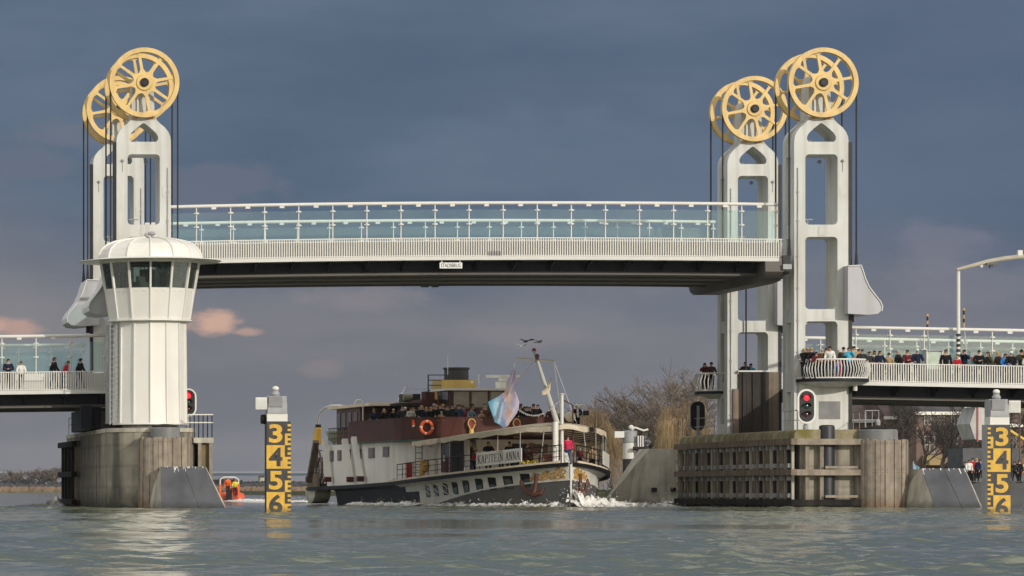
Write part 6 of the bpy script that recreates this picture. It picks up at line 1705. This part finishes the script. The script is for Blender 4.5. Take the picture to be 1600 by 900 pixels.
MB().hexa([(X(1441, Yh), Yh-2.2, Z(727, Yh)), (X(1501, Yh), Yh-2.2, Z(727, Yh)), (X(1501, Yh), Yh-.02, Z(727, Yh)), (X(1441, Yh), Yh-.02, Z(727, Yh)), (X(1441, Yh), Yh-2.2, Z(722, Yh)), (X(1501, Yh), Yh-2.2, Z(722, Yh)), (X(1501, Yh), Yh-.02, Z(711, Yh)), (X(1441, Yh), Yh-.02, Z(711, Yh))]).build('awning', mat('awning_ochre', (.30, .22, .10), .8), k)
house(1385, 1430, 650, 622, Yh+6, 'narrow brick house half hidden by the sheet pile dolphin', [(1398, 8, 668, 690), (1416, 8, 668, 690), (1398, 7, 702, 722), (1416, 7, 702, 722)], M_BRICK, M_TILE)
house(1508, 1560, 636, 604, Yh+8, 'dark brick house behind the white wheelhouse', [(1522, 9, 650, 668), (1545, 9, 650, 668), (1522, 9, 684, 706)], M_BRICK2, M_SLATE)
house(1563, 1640, 662, 618, Yh+4, 'house with a tiled roof at the right picture edge', [(1582, 9, 675, 697), (1606, 9, 675, 697)], M_BRICK, M_TILE)
house(1330, 1383, 655, 628, Yh+10, 'brick house seen between tower foot and dolphin', [(1348, 8, 672, 692), (1368, 8, 672, 692)], M_BRICK2, M_TILE)
# moored barge with white wheelhouse beside the gauge
def barge():
    Y = 60.0; zz = lambda py: Z(py, Y); xx = lambda px: X(px, Y)
    k = thing('moored_barge', 'dark moored barge with white red edged wheelhouse beside the right gauge', 'barge', (xx(1560), Y, 0))
    MB().prism([(xx(1500), zz(756)), (xx(1660), zz(748)), (xx(1660), -.5), (xx(1512), -.5)], 'xz', Y, Y+4.6).build('hull', mat('barge_hull', (.03, .032, .038), .5, var=.3), k)
    MB().prism([(xx(1497), zz(749)), (xx(1662), zz(741)), (xx(1660), zz(748)), (xx(1500), zz(756))], 'xz', Y-.05, Y+4.65).build('gunwale', mat('barge_rail', (.08, .082, .088), .5), k)
    w = MB().prism([(xx(1521), zz(662)), (xx(1530), zz(636)), (xx(1552), zz(634)), (xx(1556), zz(690)), (xx(1529), zz(686))], 'xz', Y+.8, Y+3.8).build('wheelhouse', mat('barge_white', (.45, .45, .43), .5, streak=.3), k)
    MB().box(xx(1532), xx(1534), Y+.72, Y+.79, zz(690), zz(634)).build('red_trim', M_RED, w)
    MB().prism([(xx(1514), zz(625)), (xx(1560), zz(632)), (xx(1560), zz(636)), (xx(1514), zz(628))], 'xz', Y+.4, Y+4.2).build('wheelhouse_roof', M_HULLW, w)
    MB().box(xx(1508), xx(1600), Y+.5, Y+4, zz(748), zz(700)).build('deckhouse', mat('barge_house', (.06, .065, .075), .6, var=.3), k)
    r = MB().tube([(xx(1570), Y, zz(668)), (xx(1605), Y, zz(690))], .12, 6); r.tube([(xx(1585), Y, zz(735)), (xx(1610), Y, zz(722))], .10, 6); r.build('yellow_boom', mat('boom_yellow', (.6, .4, .04), .5), k)
    r = MB(); r.tube([(xx(1578), Y-.2, zz(682)), (xx(1592), Y-.2, zz(700)), (xx(1583), Y-.2, zz(722))], .04, 5); r.tube([(xx(1592), Y-.2, zz(640)), (xx(1592), Y-.2, zz(745))], .05, 5); r.build('rigging', M_TIMBER, k)
barge()
# masts of ships lying behind the approach
for px, top, lb in ((1449, 493, 'pole with gold and black top rising behind the approach, left of lamp mast'), (1506, 484, 'second pole with gold tip just right of the lamp mast')):
    Y = 14.6; k = thing('banded_pole', lb, 'pole', (X(px, Y), Y, 7.0), group='masts behind the approach')
    MB().tube([(X(px+4, Y), Y, 6.6), (X(px+3, Y), Y, Z(540, Y)), (X(px, Y), Y, Z(top+26, Y))], [.07, .06, .05], 8).build('pole', M_STEELG, k)
    g = MB(); kk = MB()
    for i in range(4):
        (g if i % 2 == 0 else kk).lathe([(.055, Z(top+26-6*i, Y)), (.055, Z(top+20-6*i, Y))], X(px, Y), Y, 8)
    g.sphere((X(px, Y), Y, Z(top, Y)), .09); g.build('gold_bands', M_GOLD, k); kk.build('black_bands', M_BLACK, k)
# crowd on the quay, tiny
GQ = 'people standing on the right quay'
qs = [(1508, 'charcoal','dark','left of the deflector crest, in charcoal'), (1514, 'white','brown','in white right of the deflector crest'), (1519, 'red','brown','in red beside the one in white'), (1526, 'navy','blond','in navy left of the gauge board'), (1532, 'blue','brown','in blue next to the gauge board'), (1586, 'charcoal','dark','dark coated right of the gauge board'), (1593, 'black','brown','in black near the right picture edge')]
for px, co, hc, lb in qs:
    Y = 57.5; rr = random.Random(px); yy = Y + rr.uniform(.4, 3.0)
    person((X(px, yy), yy, Z(754.5, yy)), 175 + rr.uniform(-70, 70), co, 'black', rr.choice(['short', 'long', 'hat']), hc, 'distant person on the barge deck ' + lb, rr.choice(['stand', 'fold', 'pockets', 'walk']), rr.uniform(1.5, 1.8), GQ)
# small flag on the quay
fl = MB(); Y = 50
vs = [(X(1428+i*1.6, Y), Y+.1*math.sin(i), Z(724+j*4+i*1.2, Y)) for j in range(3) for i in range(6)]
fl.add(vs, [(j*6+i, j*6+i+1, (j+1)*6+i+1, (j+1)*6+i) for j in range(2) for i in range(5)]); fl.add([(a, b+.012, c) for a, b, c in vs], [(j*6+i, j*6+i+1, (j+1)*6+i+1, (j+1)*6+i) for j in range(2) for i in range(5)])
k = thing('flag_pole', 'pole with a small pale blue and pink flag beside the dolphin', 'flag', (X(1427, Y), Y, 0)); fl.build('flag', mat('flag_blue', (.25, .42, .55), .8, var=.6, scale=1.5), k)
MB().tube([(X(1427, Y), Y, 0), (X(1427, Y), Y, Z(721, Y))], .04, 6).build('pole', M_STEELG, k)
# ---- orange rescue boat far behind
def rib():
    Y = 122.0; cx = X(360, Y); k = thing('rescue_boat', 'orange rescue boat speeding past left of the gauge post', 'rescue boat', (cx, Y, 0), R(80))
    mb = MB()
    for s in (-1, 1): mb.tube([(-2.4, s*.95, .38), (1.2, s*.95, .42), (2.4, s*.62, .55), (3.0, s*.05, .68)], [.27, .28, .26, .20], 10)
    mb.build('inflatable_tube', M_ORANGE, k, local=True)
    MB().prism([(-2.4, -.8), (1.6, -.85), (2.8, 0), (1.6, .85), (-2.4, .8)], 'xy', -.1, .42).build('hull', mat('rib_hull', (.30, .06, .03), .5), k, local=True)
    MB().box(-.3, .5, -.35, .35, .42, 1.15).build('console', mat('rib_console', (.5, .12, .04), .5), k, local=True)
    a = MB()
    for s in (-1, 1): a.tube([(-2.0, s*.8, .5), (-1.9, s*.8, 1.9), (-1.9, s*.5, 2.1)], .06, 6)
    a.tube([(-1.9, -.5, 2.1), (-1.9, .5, 2.1)], .06, 6); a.build('radar_arch', M_RAIL, k, local=True)
    a = MB(); 
    for s in (-1, 1): a.tube([(-2.02, s*.8, .52), (-1.92, s*.8, 1.5)], .09, 6)
    a.build('arch_foot', M_ORANGE, k, local=True)
    MB().box(-2.7, -2.3, -.25, .25, .0, 1.0).build('outboard_motor', M_BLACK, k, local=True)
    Mx = Matrix.Translation((cx, Y, 0)) @ Matrix.Rotation(R(80), 4, 'Z')
    GRB = 'crew of the orange rescue boat'
    for (x, y), co, h, po, hc, lb in (((.55, -.5), 'yellow', 1.2, 'stoop', 'red', 'crew member in yellow crouching at the rescue boat front'), ((-.7, .2), 'orange', 1.72, 'stand', 'red', 'crew member in orange standing in the rescue boat'), ((-.6, -.45), 'yellow', 1.5, 'stoop', 'red', 'crew member in yellow behind the rescue boat console')):
        p = Mx @ Vector((x, y, .42)); person(tuple(p), 170, co, 'maroon', 'hat', hc, lb, po, h, GRB)
rib()
# ---- gulls
def gull(px, py, Y, span, ang, label, dark):
    x, z = X(px, Y), Z(py, Y); k = thing('gull', label, 'bird', (x, Y, z), R(ang), 'gulls above the mast')
    b = MB().tube([(-.22, 0, 0), (-.1, 0, .02), (.08, 0, .03), (.2, 0, .04), (.27, 0, .035)], [.02, .07, .08, .05, .015], 8)
    b.tube([(-.22, 0, .0), (-.36, 0, -.01)], [.03, .06], 5)
    for s in (-1, 1):
        b.add([(.08, s*.05, .04), (.10, s*span*.25, .17), (.02, s*span*.5, .10), (-.06, s*span*.3, .13), (-.08, s*.05, .03)], [(0,1,2,3,4)])
        b.add([(.08, s*.05, .055), (.10, s*span*.25, .185), (.02, s*span*.5, .105), (-.06, s*span*.3, .145), (-.08, s*.05, .045)], [(0,1,2,3,4)])
    b.build('body', mat('gull_dark' if dark else 'gull_grey', (.05, .05, .055) if dark else (.35, .35, .36), .7), k, local=True)
gull(822, 534, 14, 1.15, 60, 'largest dark winged gull flying above the mast top', True)
gull(842, 535, 60, .95, 20, 'small gull flying right of the mast top', True)
gull(814, 541, 70, .9, 80, 'small grey gull flying left of the mast top', False)
# ---- foam and wakes: lumpy sheets of froth
M_FOAM = mat('foam', (.78, .77, .72), .85, var=.1, scale=3, bump=.5, bump_scale=6)
def foam(name, path, n, wid, hgt, seed, blob=(.05, .22)):
    """path: list of world (x, y); froth clumps scattered along it"""
    r_ = random.Random(seed); mb = MB()
    segs = list(zip(path, path[1:])); tot = sum((Vector(b)-Vector(a)).length for a, b in segs)
    for i in range(n):
        t = r_.random()*tot
        for a, b in segs:
            L_ = (Vector(b)-Vector(a)).length
            if t <= L_: break
            t -= L_
        f = t/L_; p = Vector(a).lerp(Vector(b), f); d = (Vector(b)-Vector(a)).normalized(); nn = Vector((-d.y, d.x))
        u = (p - Vector(path[0])).length/max(.1, tot)
        w = wid(u) if callable(wid) else wid; h = hgt(u) if callable(hgt) else hgt
        off = r_.gauss(0, .4)*w; q = p + nn*off
        z = max(0, r_.gauss(.2, .45))*h*max(.1, 1-abs(off)/w*.6)
        s = r_.uniform(*blob)*(1.0 if z < .3 else .7)
        mb.sphere((q.x, q.y, z*.9), s*r_.uniform(.8, 2.0), s*r_.uniform(.8, 2.0), s*r_.uniform(.35, .8), 6, 4)
    o = mb.build(name, M_FOAM, smooth=80); o['kind'] = 'stuff'; return o
from mathutils import noise as mnoise
def foam_mat():
    m = bpy.data.materials.new('foam_froth'); m.use_nodes = True; nt = m.node_tree; N = nt.nodes; L = nt.links; b = N['Principled BSDF']
    b.inputs['Base Color'].default_value = (.80, .79, .75, 1); b.inputs['Roughness'].default_value = .9
    ge = N.new('ShaderNodeNewGeometry'); n = N.new('ShaderNodeTexNoise'); n.inputs['Scale'].default_value = 3.5; n.inputs['Detail'].default_value = 7; n.inputs['Roughness'].default_value = .7
    L.new(ge.outputs['Position'], n.inputs['Vector'])
    sp = N.new('ShaderNodeSeparateXYZ'); L.new(ge.outputs['Position'], sp.inputs[0])
    ad = N.new('ShaderNodeMath'); ad.operation = 'MULTIPLY_ADD'; ad.inputs[1].default_value = .45; L.new(sp.outputs['Z'], ad.inputs[0]); L.new(n.outputs['Fac'], ad.inputs[2])
    r = N.new('ShaderNodeMapRange'); r.inputs[1].default_value = .43; r.inputs[2].default_value = .60; L.new(ad.outputs[0], r.inputs[0])
    t = N.new('ShaderNodeBsdfTransparent'); mx = N.new('ShaderNodeMixShader'); L.new(r.outputs[0], mx.inputs[0]); L.new(t.outputs[0], mx.inputs[1]); L.new(b.outputs[0], mx.inputs[2]); L.new(mx.outputs[0], N['Material Output'].inputs[0])
    bp = N.new('ShaderNodeBump'); bp.inputs['Strength'].default_value = .5; bp.inputs['Distance'].default_value = .1; L.new(n.outputs['Fac'], bp.inputs['Height']); L.new(bp.outputs[0], b.inputs['Normal'])
    return m
M_FROTH = foam_mat()
def froth(name, path, wid, hgt, seed, step=.09, nv=22, spray=150):
    """a crumpled sheet of froth following the path, with droplets thrown above it"""
    P = [Vector(p) for p in path]; pts = []
    for a, b in zip(P, P[1:]):
        k = max(1, int((b-a).length/step))
        pts += [a.lerp(b, i/k) for i in range(k)]
    n = len(pts); vs = []; r_ = random.Random(seed)
    mb = MB()
    for i, p in enumerate(pts):
        u = i/(n-1); d = (pts[min(i+3, n-1)] - pts[max(i-3, 0)]).normalized(); nn = Vector((-d.y, d.x))
        w = wid(u); h = hgt(u)*(.15 + 1.0*(mnoise.noise(Vector((i*step*1.3, seed, 0)))*.5+.5)*(.5+1.0*abs(mnoise.noise(Vector((i*step*4.5, seed+5, 0))))))
        for j in range(nv+1):
            v = -1 + 2*j/nv; q = p + nn*(v*w)
            f = (1-v*v)**1.2
            z = h*f*(.45 + .55*abs(mnoise.fractal(Vector((q.x*2.2, q.y*2.2, seed)), 1.0, 2.0, 4))*2.0) + .03*f
            vs.append((q.x, q.y, z - .01 + .02*f))
    m = nv+1
    mb.add(vs, [(i*m+j, i*m+j+1, (i+1)*m+j+1, (i+1)*m+j) for i in range(n-1) for j in range(nv)])
    for i in range(spray):
        u = r_.random()**1.4; p = pts[int(u*(n-1))]; w = wid(u); h = hgt(u)
        q = p + Vector((r_.gauss(0, .4)*w, r_.gauss(0, .4)*w)); s = r_.uniform(.010, .034)
        mb.sphere((q.x, q.y, max(.03, abs(r_.gauss(.5, .45))*h)), s, s, s, 5, 3)
    o = mb.build(name, M_FROTH, smooth=80); o['kind'] = 'stuff'
def W2(l, b): p = BW(l, b, 0); return (p.x, p.y)
froth('bow_wave', [W2(-.7, .1), W2(.6, -1.2), W2(2.4, -2.9), W2(4.2, -4.6), W2(5.0, -6.8)], lambda u: .75+.6*u, lambda u: 1.5*(1-u)**1.4+.2, 1, spray=160)
froth('bow_wave', [W2(-.9, .4), W2(.2, -.9), W2(1.6, -2.4), W2(2.8, -4.4), W2(3.2, -7.2)], lambda u: .7+.5*u, lambda u: .95*(1-u)**1.2+.15, 9, spray=80)
froth('bow_wave', [W2(-.5, .0), W2(1.2, 1.5), W2(4, 3.2), W2(8, 4.5), W2(12, 5.2)], lambda u: .45+.4*u, lambda u: .42*(1-u*.55), 2, spray=150)
froth('side_wash', [W2(13.5, 5.4), W2(17, 5.5), W2(24, 5.6), W2(31, 5.7)], lambda u: .6, lambda u: .40*(1-.5*u)*(.4+.6*abs(math.sin(u*9)))+.08, 3, spray=150)
froth('wake', [(X(484, 66), 66), (X(430, 88), 88), (X(385, 118), 118), (X(370, 124), 124)], lambda u: 2.2, lambda u: .26, 4, .2, 20, 200)
froth('pier_splash', [(X(88, 18), 18), (X(72, 15), 15), (X(34, 11), 11)], lambda u: .6, lambda u: .75*(1-u)**2+.13, 5, spray=200)
froth('pier_splash', [(57.0, 23.2), (56.2, 25.5)], lambda u: .5, lambda u: .7*(1-u), 6, spray=120)
# ================================================================ water
def make_water():
    m = bpy.data.materials.new('river_water'); m.use_nodes = True
    nt = m.node_tree; N = nt.nodes; L = nt.links; b = N['Principled BSDF']
    b.inputs['Base Color'].default_value = (.075, .082, .066, 1); b.inputs['Roughness'].default_value = .06; b.inputs['IOR'].default_value = 1.333
    ge = N.new('ShaderNodeNewGeometry')
    def noise(sc, scale, det=3):
        mp = N.new('ShaderNodeMapping'); mp.inputs['Scale'].default_value = sc; L.new(ge.outputs['Position'], mp.inputs['Vector'])
        n = N.new('ShaderNodeTexNoise'); n.inputs['Scale'].default_value = scale; n.inputs['Detail'].default_value = det; L.new(mp.outputs[0], n.inputs['Vector']); return n
    n0 = noise((1, .5, 1), .05, 3)
    mx = N.new('ShaderNodeMix'); mx.data_type = 'RGBA'; mx.inputs['A'].default_value = (.088, .104, .068, 1); mx.inputs['B'].default_value = (.128, .140, .086, 1)
    L.new(n0.outputs['Fac'], mx.inputs['Factor']); L.new(mx.outputs['Result'], b.inputs['Base Color'])
    n1 = noise((1, 1, 1), 3.6, 5)
    b1 = N.new('ShaderNodeBump'); b1.inputs['Strength'].default_value = .42; b1.inputs['Distance'].default_value = .05; L.new(n1.outputs['Fac'], b1.inputs['Height'])
    n2 = noise((1, 1, 1), .55, 3)
    b2 = N.new('ShaderNodeBump'); b2.inputs['Strength'].default_value = .22; b2.inputs['Distance'].default_value = .12; L.new(n2.outputs['Fac'], b2.inputs['Height']); L.new(b1.outputs[0], b2.inputs['Normal'])
    L.new(b2.outputs[0], b.inputs['Normal'])
    # displaced grid near the viewer
    rng = np.random.default_rng(5)
    x = np.arange(-6, 86.01, .26); y = np.arange(-196, 30.01, .15)
    XX, YY = np.meshgrid(x, y); H = np.zeros_like(XX)
    for i in range(52):
        lam = .55*math.exp(rng.uniform(0, math.log(4.2))); th = rng.normal(math.radians(-65), .75)
        kx, ky = 2*PI/lam*math.cos(th), 2*PI/lam*math.sin(th)
        H += .0034*lam**.8*np.sin(kx*XX + ky*YY + rng.uniform(0, 2*PI))
    # patchiness
    P = .75 + .35*np.sin(XX*.11+YY*.045+1) + .25*np.sin(XX*.05-YY*.09)
    H *= np.clip(P + .7*np.sin(XX*.23+YY*.02+2)*np.sin(YY*.10-XX*.05) + .4*np.sin(YY*.31+XX*.07), .12, 2.0)
    fade = np.minimum.reduce([np.clip((XX-x[0])/4, 0, 1), np.clip((x[-1]-XX)/4, 0, 1), np.clip((YY-y[0])/4, 0, 1), np.clip((y[-1]-YY)/30, 0, 1)])
    H *= fade
    nx, ny = len(x), len(y)
    vs = np.stack([XX, YY, H], -1).reshape(-1, 3)
    idx = np.arange(nx*ny).reshape(ny, nx)
    q = np.stack([idx[:-1,:-1], idx[:-1,1:], idx[1:,1:], idx[1:,:-1]], -1).reshape(-1, 4)
    x0, x1, y0, y1 = x[0], x[-1], y[0], y[-1]; B = 9000
    extra = np.array([(-B,-B,0),(B,-B,0),(B,y0,0),(-B,y0,0), (-B,y1,0),(B,y1,0),(B,B,0),(-B,B,0), (x0,y0,0),(x0,y1,0),(x1,y0,0),(x1,y1,0)], float)
    o = len(vs); vs = np.concatenate([vs, extra])
    qe = np.array([(0,1,2,3),(4,5,6,7),(3,8,9,4),(10,2,5,11)]) + o
    q = np.concatenate([q, qe])
    me = bpy.data.meshes.new('water'); me.vertices.add(len(vs)); me.vertices.foreach_set('co', vs.ravel())
    me.loops.add(q.size); me.loops.foreach_set('vertex_index', q.ravel().astype(np.int32))
    me.polygons.add(len(q)); me.polygons.foreach_set('loop_start', (np.arange(len(q))*4).astype(np.int32)); me.polygons.foreach_set('use_smooth', np.ones(len(q), bool))
    me.update(calc_edges=True); me.validate(); me.materials.append(m)
    ob = bpy.data.objects.new('water', me); COL.objects.link(ob); struct(ob)
make_water()
# ================================================================ thin air between the viewer and the far shore
def haze():
    m = bpy.data.materials.new('haze_air'); m.use_nodes = True; N = m.node_tree.nodes; N.clear()
    o = N.new('ShaderNodeOutputMaterial'); v = N.new('ShaderNodeVolumePrincipled'); v.inputs['Color'].default_value = (.86, .90, .97, 1); v.inputs['Density'].default_value = .00004; v.inputs['Anisotropy'].default_value = .0
    m.node_tree.links.new(v.outputs[0], o.inputs['Volume'])
    b = MB().box(-900, 1400, -260, 2700, -2.6, 34).build('haze', m, smooth=0); b['kind'] = 'stuff'
haze()
# ================================================================ sky, sun, camera
SUN_AZ, SUN_EL = 29.0, 18.5       # degrees to the right of straight behind the viewer, and height
def make_world():
    w = bpy.data.worlds.new('World'); S.world = w; w.use_nodes = True
    nt = w.node_tree; N = nt.nodes; L = nt.links; N.clear()
    out = N.new('ShaderNodeOutputWorld')
    sk = N.new('ShaderNodeTexSky'); sk.sky_type = 'NISHITA'; sk.sun_disc = False
    sk.sun_elevation = R(SUN_EL); sk.sun_rotation = R(180 - SUN_AZ); sk.air_density = 1.2; sk.dust_density = 1.0
    bg = N.new('ShaderNodeBackground'); bg.inputs['Strength'].default_value = .10; L.new(sk.outputs[0], bg.inputs[0])
    tc = N.new('ShaderNodeTexCoord'); sp = N.new('ShaderNodeSeparateXYZ'); L.new(tc.outputs['Generated'], sp.inputs[0])
    def math_(op, a, b=None, c=None):
        n = N.new('ShaderNodeMath'); n.operation = op
        for i, q in enumerate((a, b, c)):
            if q is None: continue
            if isinstance(q, (int, float)): n.inputs[i].default_value = q
            else: L.new(q, n.inputs[i])
        return n.outputs[0]
    def ramp(v, a, b, lo=0.0, hi=1.0):
        n = N.new('ShaderNodeMapRange'); n.interpolation_type = 'SMOOTHSTEP'
        n.inputs[1].default_value = a; n.inputs[2].default_value = b; n.inputs[3].default_value = lo; n.inputs[4].default_value = hi
        L.new(v, n.inputs[0]); return n.outputs[0]
    ymax = math_('MAXIMUM', sp.outputs['Y'], .02)
    u = math_('DIVIDE', sp.outputs['X'], ymax); v = math_('DIVIDE', sp.outputs['Z'], ymax)
    cb = N.new('ShaderNodeCombineXYZ'); L.new(u, cb.inputs[0]); L.new(v, cb.inputs[1])
    def noise(sx, sy, off, det=5, rough=.55):
        mp = N.new('ShaderNodeMapping'); mp.inputs['Scale'].default_value = (sx, sy, 1); mp.inputs['Location'].default_value = (off, off*.7, off)
        L.new(cb.outputs[0], mp.inputs['Vector'])
        n = N.new('ShaderNodeTexNoise'); n.inputs['Scale'].default_value = 1; n.inputs['Detail'].default_value = det; n.inputs['Roughness'].default_value = rough
        L.new(mp.outputs[0], n.inputs['Vector']); return n.outputs['Fac']
    def mix(f, a, b):
        n = N.new('ShaderNodeMix'); n.data_type = 'RGBA'
        if isinstance(f, (int, float)): n.inputs['Factor'].default_value = f
        else: L.new(f, n.inputs['Factor'])
        for s_, q in (('A', a), ('B', b)):
            if isinstance(q, tuple): n.inputs[s_].default_value = (*q, 1)
            else: L.new(q, n.inputs[s_])
        return n.outputs['Result']
    nA = noise(5, 12, 1.3, 3, .45); nB = noise(9, 30, 4.1, 7, .55); nC = noise(60, 120, 9.7, 7, .6)
    vv = math_('ADD', v, math_('MULTIPLY', math_('SUBTRACT', nA, .5), .10))
    slate = mix(ramp(nB, .3, .7), C(83, 100, 122), C(101, 116, 136))
    lilac = mix(ramp(nB, .35, .7), C(112, 115, 124), C(131, 130, 135))
    col = mix(ramp(vv, .035, .078), lilac, slate)
    # darker bank low in the middle and deep slate at the right
    col = mix(ramp(math_('ADD', u, math_('MULTIPLY', math_('SUBTRACT', nA, .5), .25)), .20, .31, 0, .45), col, mix(ramp(v, .03, .07), C(116, 119, 133), C(84, 99, 124)))
    def blob(u0, v0, ru, rv, c, amt, noisew=2.2):
        a = math_('DIVIDE', math_('SUBTRACT', u, u0), ru); b = math_('DIVIDE', math_('SUBTRACT', v, v0), rv)
        d = math_('SQRT', math_('ADD', math_('MULTIPLY', a, a), math_('MULTIPLY', b, b)))
        d = math_('ADD', d, math_('MULTIPLY', math_('SUBTRACT', nC, .5), noisew))
        d = math_('ADD', d, math_('MULTIPLY', math_('SUBTRACT', nB, .5), noisew))
        return mix(ramp(d, .35, 1.05, amt, 0), col, c)
    P = lambda px, py: ((px - XV)/FPX, (HZ - py)/FPX)
    for px, py, rx, ry, c, amt in ((338, 503, 52, 27, C(205, 168, 150), .95), (385, 518, 26, 10, C(190, 158, 146), .7), (30, 508, 62, 22, C(190, 156, 144), .8), (-40, 512, 60, 28, C(200, 164, 150), .8),
                                   (330, 300, 110, 45, C(112, 116, 131), .5), (40, 250, 90, 60, C(108, 114, 130), .5), (560, 466, 110, 22, C(140, 133, 138), .5), (500, 575, 40, 14, C(140, 131, 132), .5), (120, 210, 110, 30, C(112, 118, 132), .5), (820, 520, 170, 22, C(132, 128, 133), .45), (900, 150, 240, 50, C(88, 103, 124), .5), (1050, 480, 140, 30, C(104, 112, 128), .5), (1470, 375, 120, 45, C(122, 124, 138), .6), (1500, 450, 150, 45, C(124, 125, 136), .6)):
        u0, v0 = P(px, py); col = blob(u0, v0, rx/FPX, ry/FPX, c, amt)
    # broken bright cloud over the rest of the sky (behind and beside the viewer)
    nG = N.new('ShaderNodeTexNoise'); nG.inputs['Scale'].default_value = 2.2; nG.inputs['Detail'].default_value = 5; L.new(tc.outputs['Generated'], nG.inputs['Vector'])
    bc_ = N.new('ShaderNodeBackground'); bc_.inputs[0].default_value = (1.0, .965, .90, 1); bc_.inputs['Strength'].default_value = 1.15
    mcl = N.new('ShaderNodeMixShader'); L.new(ramp(nG.outputs['Fac'], .36, .56), mcl.inputs[0]); L.new(bg.outputs[0], mcl.inputs[1]); L.new(bc_.outputs[0], mcl.inputs[2])
    b2 = N.new('ShaderNodeBackground'); b2.inputs['Strength'].default_value = 1.0; L.new(col, b2.inputs[0])
    fr = math_('MULTIPLY', ramp(sp.outputs['Y'], .15, .55), ramp(sp.outputs['Z'], .65, .35))
    ms = N.new('ShaderNodeMixShader'); L.new(fr, ms.inputs[0]); L.new(mcl.outputs[0], ms.inputs[1]); L.new(b2.outputs[0], ms.inputs[2])
    L.new(ms.outputs[0], out.inputs[0])
make_world()
sd = bpy.data.lights.new('sun', 'SUN'); sd.energy = 2.6; sd.angle = R(.5); sd.color = (1.0, .93, .82)
so = bpy.data.objects.new('sun', sd); COL.objects.link(so); so.location = (80, -100, 80)
a, e = R(SUN_AZ), R(SUN_EL)
dirv = Vector((math.sin(a)*math.cos(e), -math.cos(a)*math.cos(e), math.sin(e)))
so.rotation_euler = dirv.to_track_quat('Z', 'Y').to_euler()
cd = bpy.data.cameras.new('camera'); cam = bpy.data.objects.new('camera', cd); COL.objects.link(cam)
cam.location = (0, -CD, CH); cam.rotation_euler = (R(90), 0, 0)
cd.sensor_width = 36.0; cd.lens = 36.0*FPX/1600; cd.shift_x = (800 - XV)/1600; cd.shift_y = (HZ - 450)/1600
cd.clip_start = .5; cd.clip_end = 20000
S.camera = cam
S.view_settings.view_transform = 'Standard'; S.view_settings.look = 'None'; S.view_settings.exposure = 0; S.view_settings.gamma = 1
S.render.resolution_x = 1024; S.render.resolution_y = 576
S.cycles.max_bounces = 6; S.cycles.transparent_max_bounces = 24
